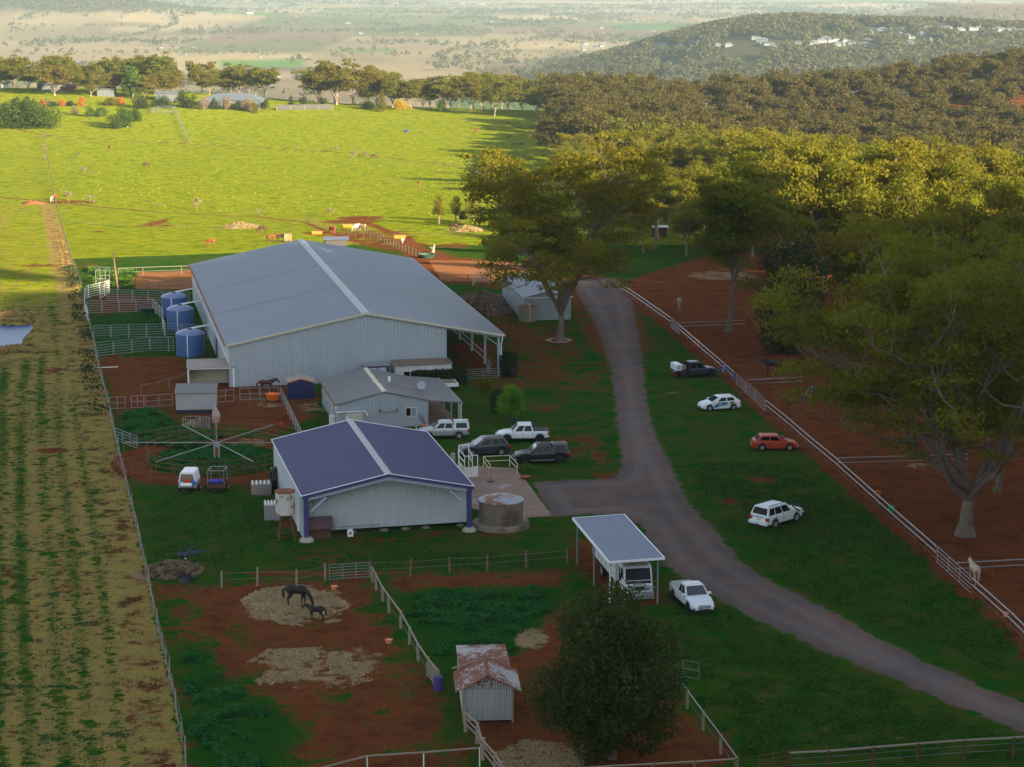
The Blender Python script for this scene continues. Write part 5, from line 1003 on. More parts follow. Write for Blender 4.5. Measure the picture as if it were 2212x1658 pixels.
c = make_car('parked_ute', 'white dual-cab ute with a black tray cover and roll bar', 'ute', 5.25, 1.86, .42, UT, [(*UC, 'car_white', UW)], w4, 'car_white', rim='black_rim', extra=white_ute)
park(c, *I1(1625, 445), *I1(1255, 450), w4, 1.86, 'left')
def canopy(rz): return (-2.56, -2.48, -1.02, -.98, 1.08, rz)
def black_ute(t, L, hw):
    bullbar(t, L, hw); mb = MB(); [mb.beam((x, -.6, 1.86), (x, .6, 1.86), .05) for x in (-.6, -.1, .35)]; [mb.beam((-1.0, s * .62, 1.84), (.4, s * .62, 1.84), .04) for s in (1, -1)]; mb.build('roof_rack', M['black'], t)
    MB().box(-1.2, 1.0, -hw - .1, hw + .1, .36, .41).build('side_step', M['galv_dull'], t)
w5 = (.42, -1.68, 1.55, .29)
c = make_car('parked_ute', 'black dual-cab ute with a matching black canopy and black wheels', 'ute', 5.35, 1.90, .46, UT, [(*UC, 'car_black', UW), (*canopy(1.80), 'car_black', {'side': ((.18, .84),), 'front': 0})], w5, 'car_black', rim='black_rim', extra=black_ute)
park(c, *I1(1885, 703), *I1(1465, 720), w5, 1.90, 'left')
c = make_car('parked_ute', 'old silver dual-cab ute with a silver canopy beside the cottage verandah', 'ute', 5.0, 1.74, .38, UT, [(*UC[:5], 1.72, 'car_silver', UW), (*canopy(1.74), 'car_silver', {'side': ((.15, .85),), 'front': 0})], (.35, -1.52, 1.44, .23), 'car_silver', extra=lambda t, L, hw: bullbar(t, L, hw, 'white_paint'))
park(c, *I1(645, 406), *I1(268, 412), (.35, -1.52, 1.44), 1.74, 'left')
def tray_ute(t, L, hw):
    bullbar(t, L, hw); MB().box(-2.68, -1.02, -.92, .92, .86, .96).build('tray', M['black'], t)
    b_ = MB().box(-2.66, -1.95, -.88, .88, .97, 1.66).build('dog_box', M['white_paint'], t); mb = MB(); [mb.box(-2.55 + k * .0, -2.06, s * .86 if s > 0 else -.90, s * .90 if s > 0 else -.86, 1.08, 1.52) for k, s in ((0, 1), (0, -1))]; mb.build('cage_door', M['grey_paint'], b_)
    MB().box(-1.75, -1.2, -.3, .85, .97, 1.32).build('tool_box', M['galv_dull'], t)
    mb = MB(); [mb.box(-1.06, -1.0, y - .02, y + .02, .96, 1.82) for y in (-.85, -.5, -.15, .15, .5, .85)]; mb.box(-1.06, -1.0, -.87, .87, 1.78, 1.84); mb.box(-1.06, -1.0, -.87, .87, 1.35, 1.4); mb.build('headboard', M['black'], t)
    MB().beam((-1.85, -.93, 1.55), (-1.62, -.95, .5), .05).build('shovel', M['timber'], t)
TT_ = [(-2.6, .62, .6), (-1.05, .80, .7), (-1.0, 1.08, .98), (.6, 1.08, 1), (1.7, 1.02, .97), (2.35, .88, .90), (2.6, .62, .78)]
c = make_car('parked_ute', 'dark dual-cab ute with a flat tray carrying a white dog box by the rail fence', 'ute', 5.2, 1.86, .44, TT_, [(*UC, 'car_dark_blue', UW)], w5, 'car_dark_blue', rim='black_rim', extra=tray_ute)
park(c, *I2(502, 503), *I2(893, 482), w5, 1.86, 'right')
def pick(t, L, hw):
    MB().box(-L / 2 + .04, -.75, -hw * .86, hw * .86, 1.13, 1.17).build('tonneau_cover', M['galv_dull'], t)
    mb = MB(); [mb.box(L / 2 - .01, L / 2 + .05, -.5 + abs(k) * .03, .5 - abs(k) * .03, .70 + k * .055, .725 + k * .055) for k in range(-2, 3)]; mb.build('grille_bars', M['chrome'], t); MB().tube([(L / 2 + .06, -.09, .86), (L / 2 + .06, 0, .79), (L / 2 + .06, .09, .86)], .014, 5).build('badge', M['chrome'], t)
    mb = MB(); [mb.box(L / 2 - .12, L / 2 + .01, min(s * .72, s * .80), max(s * .72, s * .80), .42, .62) for s in (1, -1)]; mb.build('fog_lights', M['black'], t)
PC = (-.72, -.52, .42, 1.12, 1.08, 1.74)
c = make_car('parked_ute', 'white extra-cab pickup facing the camera at the edge of the driveway', 'ute', 5.25, 1.87, .42, UT, [(*PC, 'car_white', {'side': ((.10, .38), (.44, .84)), 'seams': (.42, .90), 'handles': (.5,)})], w4, 'car_white', rim='black_rim', extra=pick)
KK = lambda x, y: ((2200 + .29386 * x) / 1.819, (2000 + .29386 * y) / 1.819)
park(c, *KK(1522, 1226), *KK(1712, 1392), w4, 1.87, 'right')
# --- the truck under the carport
tr = thing('cattle_truck', 'white cab-over stock truck with a panelled body parked under the carport', 'truck', (9.25, 145.35, 0), R(10.7 - 90))   # origin: front bumper centre, +x forward
def tx(x): return x
mb = MB(); mb.prism([(-2.05, .75), (-.02, .75), (0, 1.35), (-.12, 1.75), (-.34, 2.62), (-.50, 2.70), (-1.75, 2.72), (-2.05, 2.6)], 'y', -1.05, 1.05); cab = mb.build('cab', M['car_white'], tr)
mb = MB(); mb.quad((-.105, -.96, 1.72), (-.105, .96, 1.72), (-.33, .90, 2.58), (-.33, -.90, 2.58)); mb.build('windscreen', M['windscreen'], cab)
for s in (1, -1): MB().prism([(-.42, 1.75), (-.55, 2.48), (-1.15, 2.48), (-1.15, 1.75)], 'y', s * 1.05, s * 1.06).build('side_window', M['glass_dark'], cab); MB().prism([(-1.35, 1.85), (-1.35, 2.4), (-1.8, 2.4), (-1.8, 1.85)], 'y', s * 1.05, s * 1.06).build('side_window', M['glass_dark'], cab)
MB().box(-.03, .012, -.95, .95, 1.50, 1.70).build('dark_panel', M['black'], cab); mb = MB(); [mb.box(-1.9, -.55, y - .03, y + .03, 2.71, 2.77) for y in np.arange(-.85, .9, .19)]; mb.build('roof_ribs', M['cream'], cab)
mb = MB(); mb.box(-.05, .02, -.85, .85, .98, 1.32); mb.build('grille', M['black'], cab)
mb = MB(); [mb.box(.02, .06, -.45, .45, 1.0 + k * .1, 1.03 + k * .1) for k in range(3)]; mb.build('grille_bars', M['chrome'], cab)
for s in (1, -1): MB().box(0, .05, min(s * .55, s * .92), max(s * .55, s * .92), 1.08, 1.28).build('headlight', M['lamp_clear'], cab); MB().box(.06, .12, min(s * .62, s * .85), max(s * .62, s * .85), .62, .72).build('indicator', M['lamp_amber'], tr); MB().box(-.35, -.2, min(s * 1.25, s * 1.42), max(s * 1.25, s * 1.42), 1.75, 2.25).build('mirror', M['black'], cab); MB().beam((-.25, s * 1.05, 2.3), (-.27, s * 1.3, 2.2), .04).build('mirror_arm', M['black'], cab)
mb = MB(); mb.box(-.12, .16, -1.12, 1.12, .50, .84); mb.build('bumper', M['galv'], tr)
mb = MB(); R_ = .055; mb.tube([(.22, -1.12, .42), (.26, -1.12, 1.22), (.26, -.5, 1.25), (.28, -.42, 1.55), (.28, .42, 1.55), (.26, .5, 1.25), (.26, 1.12, 1.22), (.22, 1.12, .42), (.22, -1.12, .42)], R_, 8); [mb.tube([(.26, y, .42), (.28, y, 1.5)], .05, 6) for y in (-.42, .42)]; mb.tube([(.28, -.42, 1.38), (.28, .42, 1.38)], .04, 6); mb.build('bull_bar', M['galv'], tr)
MB().box(.17, .2, -.25, .25, .60, .74).build('number_plate', M['plate_white'], tr)
fnt = bpy.data.curves.new('maker_name', 'FONT'); fnt.body = 'ISUZU'; fnt.size = .17; fnt.extrude = .01; fnt.align_x = 'CENTER'
ob = bpy.data.objects.new('maker_name', fnt); C.objects.link(ob); ob.rotation_euler = (R(90), 0, R(90)); dg = bpy.context.evaluated_depsgraph_get(); tm_ = bpy.data.meshes.new_from_object(ob.evaluated_get(dg)); bpy.data.objects.remove(ob); tm_.materials.clear(); tm_.materials.append(M['rim']); o = link('lettering', tm_, cab, (.02, 0, 1.54)); o.rotation_euler = (R(90), 0, R(90))
mb = MB(); mb.box(-9.6, -2.25, -1.2, 1.2, 1.15, 3.1); bd = mb.build('stock_crate', M['container'], tr)
mb = MB()
for x in np.arange(-9.55, -2.2, 1.2): [mb.box(x, x + .07, s * 1.2 if s > 0 else -1.24, s * 1.24 if s > 0 else -1.2, 1.12, 3.12) for s in (1, -1)]
for z in (1.15, 1.8, 2.45, 3.05): [mb.box(-9.6, -2.25, s * 1.2 if s > 0 else -1.23, s * 1.23 if s > 0 else -1.2, z, z + .06) for s in (1, -1)]; mb.box(-2.25, -2.22, -1.2, 1.2, z, z + .06)
mb.build('crate_ribs', M['white_paint'], bd); MB().box(-9.4, -.6, -.42, .42, .62, 1.0).build('chassis', M['black'], tr)
tm, rm = wheel_mesh(.48, .30, False, 8)
for xw in (-1.05, -7.1):
    for s in (1, -1): wl = link('wheel', None, tr, (xw, s * .98, .48)); wl.rotation_euler.z = 0 if s > 0 else math.pi; link('tyre', tm, wl); link('rim', rm, wl)
MB().tube([(-2.5, -1.22, 1.1), (-2.5, -1.3, .45), (-2.15, -1.3, .45), (-2.15, -1.22, 1.1)], .03, 6).build('cab_step', M['white_paint'], tr)
# --- two trailers by the horse walker
V_ = lambda x, y: ((400 + .39207 * x) / 1.819, (1450 + .39207 * y) / 1.819)
p = G(*V_(858, 1250)); t = thing('canopy_trailer', 'small box trailer with a white canopy and a water tank on its drawbar', 'trailer', p, R(-92))   # +x towards the drawbar
MB().box(-2.1, 0, -.8, .8, .45, .95).build('tub', M['galv_dull'], t); mb = MB(); mb.prism([(-.78, .95), (.78, .95), (.62, 1.78), (.5, 1.86), (-.5, 1.86), (-.62, 1.78)], 'x', -2.1, -.02); o = mb.build('canopy', M['white_paint'], t)
MB().prism([(-.66, 1.02), (.66, 1.02), (.52, 1.7), (-.52, 1.7)], 'x', 0, .01).build('mesh_end', M['stained_concrete'], o)
mb = MB(); mb.beam((0, .5, .5), (1.5, 0, .45), .07); mb.beam((0, -.5, .5), (1.5, 0, .45), .07); mb.build('drawbar', M['black'], t); MB().tube([(.45, -.5, .85), (.45, .5, .85)], .17, 14).build('water_drum', M['white_paint'], t); MB().box(.05, .35, -.2, .35, .8, 1.25).build('motor', M['red_plastic'], t)
MB().tube([(.1, .62, 1.0), (.28, .62, 1.0)], .19, 14).build('hose_reel', M['bright_blue'], t)
tm, rm = wheel_mesh(.31, .19)
for s in (1, -1): wl = link('wheel', None, t, (-1.1, s * .9, .31)); wl.rotation_euler.z = 0 if s > 0 else math.pi; link('tyre', tm, wl); link('rim', rm, wl)
p = G(*V_(1145, 1250)); t = thing('open_trailer', 'low open trailer with a galvanised pipe frame beside the canopy trailer', 'trailer', p, R(-92))
mb = MB(); mb.box(-1.8, 0, -.75, .75, .42, .5); mb.box(-1.8, 0, -.75, -.70, .5, .8); mb.box(-1.8, 0, .70, .75, .5, .8); mb.box(-.05, 0, -.7, .7, .5, .8); mb.box(-1.8, -1.75, -.7, .7, .5, .8); mb.build('tub', M['dark_timber'], t)
mb = MB(); [mb.tube([(x, -.72, .5), (x, -.72, 2.0), (x, .72, 2.0), (x, .72, .5)], .035, 6) for x in (-1.7, -.1)]; [mb.tube([(-1.7, y, 2.0), (-.1, y, 2.0)], .03, 6) for y in (-.72, .72)]; mb.build('pipe_frame', M['galv'], t)
mb = MB(); mb.beam((0, .5, .45), (1.1, 0, .42), .07); mb.beam((0, -.5, .45), (1.1, 0, .42), .07); mb.build('drawbar', M['black'], t)
for s in (1, -1): wl = link('wheel', None, t, (-1.0, s * .86, .31)); wl.rotation_euler.z = 0 if s > 0 else math.pi; link('tyre', tm, wl); link('rim', rm, wl)
c_ = thing('feed_tub', 'round blue plastic tub carried in the open trailer', 'tub', p + Vector((-.03, .75, .5)), 0); MB().lathe([(.42, 0), (.60, .42), (.64, .44), (.57, .42), (.40, .03), (.01, .03)], 22).build('bowl', M['blue_plastic'], c_, True)
# ------------------------------------------------------------------ animals and people: one continuous voxel-remeshed surface each
def skin(name, chains, mat, vox=.035, sy=1.0, smooth=6, cones=()):
    mb = MB()
    for ch_ in chains:
        for (a, ra), (b, rb) in zip(ch_[:-1], ch_[1:]):
            mb.tube([a, b], [ra, rb], 10)
        for p, r in ch_:
            n = 6; mb.lathe([(.001, -r)] + [(r * math.cos(q), r * math.sin(q)) for q in np.linspace(-1.2, 1.2, n)] + [(.001, r)], 10, p)
    me = mb.mesh(name, M[mat]); o = bpy.data.objects.new('tmp', me); C.objects.link(o)
    md = o.modifiers.new('r', 'REMESH'); md.mode = 'VOXEL'; md.voxel_size = vox; md.use_smooth_shade = True
    ms = o.modifiers.new('s', 'SMOOTH'); ms.iterations = smooth; ms.factor = .5
    dg = bpy.context.evaluated_depsgraph_get(); dg.update(); r = bpy.data.meshes.new_from_object(o.evaluated_get(dg)); bpy.data.objects.remove(o)
    r.materials.clear(); r.materials.append(M[mat]); r.name = name
    if sy != 1: r.transform(Matrix.Diagonal((1, sy, 1, 1)))
    r.polygons.foreach_set('use_smooth', [True] * len(r.polygons)); return r
for nm, c1, c2, thr in (('coat_black', (.010, .008, .008), (.02, .013, .010), (.6, .8)), ('coat_bay', (.060, .018, .008), (.03, .011, .007), (.5, .7)), ('coat_chestnut', (.17, .042, .010), (.23, .065, .018), (.55, .75)), ('coat_dark', (.035, .015, .010), (.06, .022, .012), (.5, .7)), ('coat_grey', (.42, .37, .33), (.26, .18, .14), (.5, .6)), ('coat_pale', (.45, .34, .24), (.52, .42, .32), (.5, .7)), ('coat_rump', (.22, .15, .10), (.12, .07, .05), (.5, .7))):
    plain(nm, c1, .6, var=.08, scale=1.5, col2=c2, thr=thr)
def horse_mesh(pose, mat):
    V = lambda *a: Vector(a)
    if pose == 'graze': neck = [(V(.55, 0, 1.25), .22), (V(.86, 0, .98), .155), (V(1.10, 0, .62), .115)]; head = [(V(1.10, 0, .60), .125), (V(1.17, 0, .34), .095), (V(1.19, 0, .13), .062), (V(1.19, 0, .07), .055)]; pol = V(1.06, 0, .74)
    elif pose == 'level': neck = [(V(.55, 0, 1.32), .23), (V(.92, 0, 1.48), .155), (V(1.18, 0, 1.58), .12)]; head = [(V(1.18, 0, 1.56), .125), (V(1.38, 0, 1.36), .095), (V(1.50, 0, 1.19), .062), (V(1.52, 0, 1.15), .055)]; pol = V(1.15, 0, 1.68)
    else: neck = [(V(.55, 0, 1.32), .23), (V(.85, 0, 1.62), .155), (V(1.02, 0, 1.86), .115)]; head = [(V(1.02, 0, 1.84), .125), (V(1.22, 0, 1.70), .095), (V(1.38, 0, 1.53), .062), (V(1.41, 0, 1.50), .055)]; pol = V(.98, 0, 1.97)
    ch_ = [[(V(-.64, 0, 1.24), .24), (V(-.42, 0, 1.27), .30), (V(-.1, 0, 1.19), .30), (V(.25, 0, 1.20), .30), (V(.52, 0, 1.24), .25)], [(V(.30, 0, 1.34), .22), (V(.55, 0, 1.30), .2)], neck, head]
    for s, o in ((1, .06), (-1, -.07)):
        w_ = o if pose != 'walk' else o * 4
        ch_.append([(V(.46, s * .13, 1.10), .17), (V(.50 + w_ * .3, s * .15, .82), .10), (V(.50 + w_, s * .14, .48), .062), (V(.50 + w_ * 1.1, s * .14, .20), .042), (V(.50 + w_ * 1.2, s * .14, .11), .052), (V(.54 + w_ * 1.2, s * .14, .045), .055)])
        ch_.append([(V(-.50, s * .13, 1.16), .22), (V(-.38 - w_ * .4, s * .16, .86), .145), (V(-.57 - w_ * .8, s * .15, .60), .080), (V(-.66 - w_, s * .14, .50), .064), (V(-.62 - w_ * 1.1, s * .14, .22), .045), (V(-.61 - w_ * 1.1, s * .14, .11), .054), (V(-.57 - w_ * 1.1, s * .14, .045), .056)])
        ch_.append([(pol + V(-.01, s * .06, -.02), .035), (pol + V(.02, s * .075, .09), .018)])
    return skin('body', ch_, mat, .034, .92, 5)
HM = {}
def horse(u, v, deg, pose='graze', coat='coat_bay', label='', s=1.0, group=None, hair='coat_black', rug=None, mask=None, name='horse', blaze=False):
    k = (pose, coat)
    if k not in HM: HM[k] = horse_mesh(pose, coat)
    p = G(u, v) if isinstance(u, (int, float)) else u
    t = thing(name, label, 'horse' if name == 'horse' else name, p, R(deg), group); t.scale = (s, s, s); link('body', HM[k], t)
    hk = ('hair', pose, hair)
    if hk not in HM:
        mb = MB(); mb.tube([(-.84, 0, 1.30), (-.97, 0, 1.12), (-.98, 0, .75), (-.93, 0, .45)], [.045, .085, .085, .02], 8); HM[hk] = mb.mesh('tail', M[hair], True)
        a_, b_, c_ = {'graze': ((.45, 0, 1.52), (.82, 0, 1.16), (1.06, 0, .82)), 'level': ((.45, 0, 1.55), (.88, 0, 1.64), (1.14, 0, 1.73)), 'stand': ((.42, 0, 1.56), (.74, 0, 1.76), (.94, 0, 2.0)), 'walk': ((.42, 0, 1.56), (.74, 0, 1.76), (.94, 0, 2.0))}[pose]
        HM[hk + (1,)] = MB().tube([a_, b_, c_], [.03, .055, .035], 6).mesh('mane', M[hair], True)
    link('tail', HM[hk], t); link('mane', HM[hk + (1,)], t)
    if rug: skin_r = skin('rug', [[(Vector((-.70, 0, 1.24)), .27), (Vector((-.42, 0, 1.27)), .335), (Vector((-.1, 0, 1.16)), .345), (Vector((.25, 0, 1.18)), .34), (Vector((.50, 0, 1.24)), .29)], [(Vector((-.5, 0, 1.0)), .3), (Vector((.45, 0, 1.0)), .28)]], rug, .05, .95, 4); link('rug', skin_r, t)
    if mask:
        h_ = {'graze': [(Vector((1.10, 0, .58)), .14), (Vector((1.17, 0, .34)), .11), (Vector((1.19, 0, .16)), .075)], 'stand': [(Vector((1.02, 0, 1.84)), .14), (Vector((1.36, 0, 1.55)), .075)]}[pose]; link('fly_mask', skin('fly_mask', [h_], mask, .04), t)
    if blaze:
        q = {'stand': ((1.16, 0, 1.84), (1.46, 0, 1.58)), 'level': ((1.30, 0, 1.52), (1.55, 0, 1.24)), 'graze': ((1.22, 0, .55), (1.27, 0, .2))}[pose]; MB().beam(q[0], q[1], .06, .03).build('blaze', M['white_paint'], t)
    return t
horse(641, 1311, -14, 'graze', 'coat_black', 'black mare standing on scattered hay in the front dirt paddock', 1.05)
horse(684, 1342, 172, 'level', 'coat_black', 'small black foal nuzzling the black mare', .72, name='foal')['category'] = 'foal'
horse(575, 850, 5, 'level', 'coat_bay', 'bay horse at the navy garden shed behind the pipe panels')
horse(456, 533, 180, 'graze', 'coat_chestnut', 'chestnut horse grazing alone in front of the hay mound', hair='coat_bay')
horse(315, 362, -8, 'graze', 'coat_bay', 'bay horse grazing alone in the left part of the pasture')
horse(237, 323, -60, 'graze', 'coat_chestnut', 'chestnut horse facing the camera just below the upper dirt track', hair='coat_bay')
horse(807, 343, 182, 'graze', 'coat_bay', 'bay horse grazing beside the thistle clumps in mid pasture')
horse(905, 403, -85, 'graze', 'coat_chestnut', 'orange chestnut horse grazing head-on in mid pasture', hair='coat_bay')
horse(120, 432, 250, 'graze', 'coat_chestnut', 'chestnut horse at the boundary fence corner', hair='coat_bay'); horse(112, 436, 268, 'graze', 'coat_grey', 'greyish horse standing in front of the chestnut at the fence corner', rug='coat_rump')
horse(567, 503, 184, 'graze', 'coat_bay', 'bay horse grazing beside the hay mound'); horse(587, 523, 3, 'stand', 'coat_chestnut', 'brown horse standing in profile right above the big shed ridge', hair='coat_black'); horse(607, 522, -2, 'level', 'coat_dark', 'dark horse eating from the round bale behind the brown one')
horse(715, 503, -95, 'stand', 'coat_chestnut', 'left one of two chestnuts standing together facing the camera', hair='coat_bay'); horse(722, 504, -80, 'graze', 'coat_chestnut', 'right one of two chestnuts, with its head lowered', hair='coat_bay')
horse(771, 499, 215, 'graze', 'coat_pale', 'horse in a pale rug at the orange trough', rug='coat_grey', hair='coat_grey'); horse(783, 499, 170, 'graze', 'coat_rump', 'roan horse right behind the pale-rugged horse', hair='coat_bay')
horse(980, 498, -12, 'graze', 'coat_dark', 'dark bay horse reaching down to the right-hand hay heap'); horse(1036, 489, 90, 'graze', 'coat_chestnut', 'chestnut horse half hidden behind the right-hand hay heap', hair='coat_bay')
for i, (u, v, a_) in enumerate(((1030, 286, 175), (1099, 300, 180), (1111, 316, 185), (1126, 316, 160))): horse(u, v, a_, 'graze', 'coat_chestnut', ('red-brown horse grazing alone near the top of the pasture', 'red-brown horse grazing at the forest edge, uppermost of three', 'left one of the pair of red horses at the forest edge', 'right one of the pair of red horses at the forest edge')[i], .95, hair='coat_bay')
horse(1668, 806, 181, 'level', 'coat_black', 'black horse with a white blaze walking in the red paddock', 1.02, blaze=True)
horse(1758, 866, 205, 'graze', 'coat_pale', 'horse in a dark green rug and purple fly mask grazing in the red paddock', rug='rug_green', mask='mask_purple', hair='coat_pale')
horse(1467, 668, -97, 'graze', 'coat_rump', 'dun horse grazing head-on in the shaded upper paddock', hair='coat_bay'); horse(2104, 1262, 97, 'level', 'coat_pale', 'cream horse seen from behind at the rail fence on the right', hair='coat_pale')
def person(p, rz, label, shirt, legs, pose='walk', hat=True):
    V = lambda *a: Vector(a); t = thing('person', label, 'person', p, rz)
    if pose == 'bend': hip, ch_, nk, hd = V(-.12, 0, .92), V(.28, 0, 1.10), V(.40, 0, 1.10), V(.54, 0, 1.10)
    else: hip, ch_, nk, hd = V(0, 0, .95), V(.02, 0, 1.36), V(.02, 0, 1.50), V(.04, 0, 1.66)
    st = .22 if pose == 'walk' else .1; arm = {}
    for s in (1, -1):
        sh_ = ch_ + V(0, s * .19, .04)
        arm[s] = [sh_, sh_ + (V(.06 * s, s * .06, -.28) if pose != 'bend' else V(.06, s * .03, -.28)), sh_ + (V(.16 + .08 * s, s * .05, -.50) if pose != 'bend' else V(.14, s * .02, -.54))]
    cs = [[(hip, .15), (ch_, .165)], [(ch_ + V(0, .14, .04), .085), (ch_ + V(0, -.14, .04), .085)], [(ch_, .1), (nk, .062), (hd, .07)], [(hd + V(0, 0, -.03), .088), (hd + V(0, 0, .06), .1)], [(hd + V(.09, 0, -.02), .03), (hd + V(.105, 0, -.03), .02)]]
    for s in (1, -1):
        q = arm[s]; cs.append([(q[0], .062), (q[1], .048), (q[2], .034)])
        for f in range(5): o = V(.01 + .02 * f - .04, s * .0, 0); e = q[2] + V((f - 2) * .018, 0, -.07); cs.append([(q[2] + o * .5, .02), (e, .016), (e + V(.01, -s * .012, -.05 if f else -.01), .012)])
        kx = s * st; cs.append([(hip + V(0, s * .09, -.04), .105), (V(hip.x * .5 + kx * .6 + .03, s * .10, .50), .068), (V(kx * .9 - .02, s * .10, .09), .045), (V(kx * .9 + .03, s * .10, .05), .05), (V(kx * .9 + .17, s * .10, .035), .035)])
    link('body', skin('body', cs, 'skin', .022, 1, 3), t)
    g = [[(hip, .172), (ch_, .19)], [(ch_ + V(0, .14, .04), .105), (ch_ + V(0, -.14, .04), .105)]] + [[(arm[s][0], .082), (arm[s][1], .066), (lerp(arm[s][1], arm[s][2], .8), .055)] for s in (1, -1)]
    link('shirt', skin('shirt', g, shirt, .03, 1, 3), t)
    g = [[(hip + V(0, .06, 0), .165), (hip + V(0, -.06, 0), .165)]] + [[(hip + V(0, s * .09, -.06), .125), (V(hip.x * .5 + s * st * .6 + .03, s * .10, .50), .088), (V(s * st * .9 - .02, s * .10, .12), .07)] for s in (1, -1)]
    link('trousers', skin('trousers', g, legs, .03, 1, 3), t)
    if hat: MB().lathe([(.20, 0), (.20, .015), (.11, .03), (.10, .13), (.01, .14)], 18, tuple(hd + V(0, 0, .08))).build('hat', M['hat'], t, True)
    else: link('hair', skin('hair', [[(hd + V(-.02, 0, .05), .108), (hd + V(-.05, 0, .0), .1)]], 'coat_bay', .03), t)
    return t
person(G(1055, 806), R(-75), 'person in grey shirt, pale trousers and hat walking by the riding shed gate', 'shirt_grey', 'trousers_tan')
person(G(1900, 1090), R(215), 'person in an orange-red top and jeans bending over behind the right-hand rail fence', 'shirt_orange', 'jeans', 'bend', False)
# ------------------------------------------------------------------ fences
def fence(name, label, P, h=1.25, step=3.0, post='timber', pr=.08, rails=((1.2, .09, 'timber'),), group=None, cat='fence', jitter=.0, posts=True, side=0, wob=0):
    P = [Vector(q) if len(q) == 3 else Vector((q[0], q[1], gz(q[0], q[1]))) for q in P]; c0 = P[0].copy(); t = thing(name, label, cat, c0, 0, group)
    Q = []
    for a, b in zip(P[:-1], P[1:]):
        n = max(1, round((b - a).length / step))
        for k in range(n): q = a.lerp(b, k / n); q.z = gz(q.x, q.y); Q.append(q)
    q = P[-1].copy(); q.z = gz(q.x, q.y); Q.append(q); pm = MB().tube([(0, 0, -.3), (0, 0, h)], [pr, pr * .9], 7).mesh('post', M[post])
    if posts:
        for i, q in enumerate(Q[:98]):
            o = link('post', pm, t, q - c0); o.scale.z = 1 + rng.uniform(-.06, .1) * (jitter > 0); o.rotation_euler = (rng.uniform(-1, 1) * jitter, rng.uniform(-1, 1) * jitter, 0)
    for z, r, m_ in rails:
        mb = MB(); pts = [q - c0 + Vector((rng.uniform(-1, 1) * wob, side, z + rng.uniform(-1, 1) * wob)) for q in Q]; mb.tube(pts, r, 6 if r > .02 else 4); mb.build('rail' if r > .012 else 'wire', M[m_], t)
    return t
def pts0(L_, z): return [PZ0(u, v, z).xy.to_tuple() for u, v in L_]
def zfix(L_, z):
    out = []
    for u, v in L_:
        p = PZ0(u, v, z)
        for _ in range(6): p = PZ0(u, v, gz(p.x, p.y) + z)
        out.append((p.x, p.y))
    return out
RL = [PZ0(u, v, 1.3) for u, v in FENCE_R]
galv2 = ((1.30, .055, 'galv'), (.80, .05, 'galv'), (.35, .010, 'wire'))
def cut(a, b, t0, t1): return [a.lerp(b, t0), a.lerp(b, t1)]
fence('rail_fence', 'long double-rail pipe fence between the parking lawn and the red paddocks', [q.xy.to_tuple() for q in RL[:2]], 1.4, 2.6, 'rust', .05, galv2)
fence('rail_fence', 'double-rail pipe fence beside the white hatchback, between the two upper pipe gates', [RL[1].lerp(RL[2], .18).xy.to_tuple(), RL[2].lerp(RL[3], .28).xy.to_tuple()], 1.4, 2.6, 'rust', .05, galv2)
fence('rail_fence', 'longest double-rail fence run beside the red car and white four-wheel drive', [RL[3].lerp(RL[4], .0).xy.to_tuple(), RL[4].xy.to_tuple(), RL[5].xy.to_tuple(), RL[6].lerp(RL[7], -.02).xy.to_tuple()], 1.4, 2.6, 'rust', .05, galv2)
fence('rail_fence', 'lowest double-rail fence run disappearing at the right picture edge', [RL[7].xy.to_tuple(), RL[8].xy.to_tuple(), RL[9].xy.to_tuple()], 1.4, 2.6, 'rust', .05, galv2)
def pipe_gate(label, a, b, h=1.35, n=5, mat='galv', name='pipe_gate', group=None, z0=.12, bars=2, r=.028):
    a = Vector(a); b = Vector(b); a.z = gz(a.x, a.y); b.z = gz(b.x, b.y); d = (b - a); L = d.xy.length; t = thing(name, label, 'gate' if 'gate' in name else 'panel', a, math.atan2(d.y, d.x), group)
    mb = MB(); sl_ = (b.z - a.z)
    for k in range(n): z = z0 + (h - z0) * k / (n - 1); mb.tube([(0, 0, z), (L, 0, z + sl_)], r, 5)
    mb.build('rails', M[mat], t); mb = MB()
    for k in range(bars + 2): x = L * k / (bars + 1); mb.tube([(x, 0, 0 if k in (0, bars + 1) else z0), (x, 0, h + .03)], r * 1.1, 5)
    mb.build('uprights', M[mat], t); return t
pipe_gate('white pipe gate in the rail fence near the tall gum trunk', RL[1], RL[1].lerp(RL[2], .17)); pipe_gate('five-rail pipe gate in the rail fence above the white hatchback', RL[2].lerp(RL[3], .30), RL[3].lerp(RL[2], .02)); pipe_gate('five-rail pipe gate in front of the cream horse', RL[6].lerp(RL[7], .0), RL[7])
for i, pts in enumerate(([(1465, 697), (1610, 691)], [(1614, 820), (1735, 814)], [(1806, 991), (2010, 985)], [(2063, 1217), (2240, 1208)])):
    a, b = [PZ0(u, v, 1.3) for u, v in pts]; fence('cross_fence', ('uppermost', 'second', 'third', 'lowest')[i] + ' cross fence dividing the red paddocks off the long rail fence', [a.xy.to_tuple(), (a + (b - a) * (1 if i < 2 else 1.4)).xy.to_tuple()], 1.35, 3.4, 'rust', .045, ((1.3, .05, 'galv'), (.85, .045, 'galv_dull')))
# left boundary fence
bl = [wFL[k] for k in range(len(wFL))]
fence('boundary_fence', 'upper boundary fence of thin posts climbing beside the sunlit pasture', bl[:6], 1.2, 5, 'far_timber', .06, ((1.15, .012, 'wire'), (.8, .012, 'wire'), (.45, .012, 'wire')), jitter=.05)
fence('boundary_fence', 'lower boundary fence with a white tape rail between mown field and yards', bl[6:], 1.25, 3.2, 'galv_dull', .04, ((1.25, .013, 'old_timber'), (.85, .010, 'wire'), (.45, .010, 'wire')), jitter=.06, wob=.10)
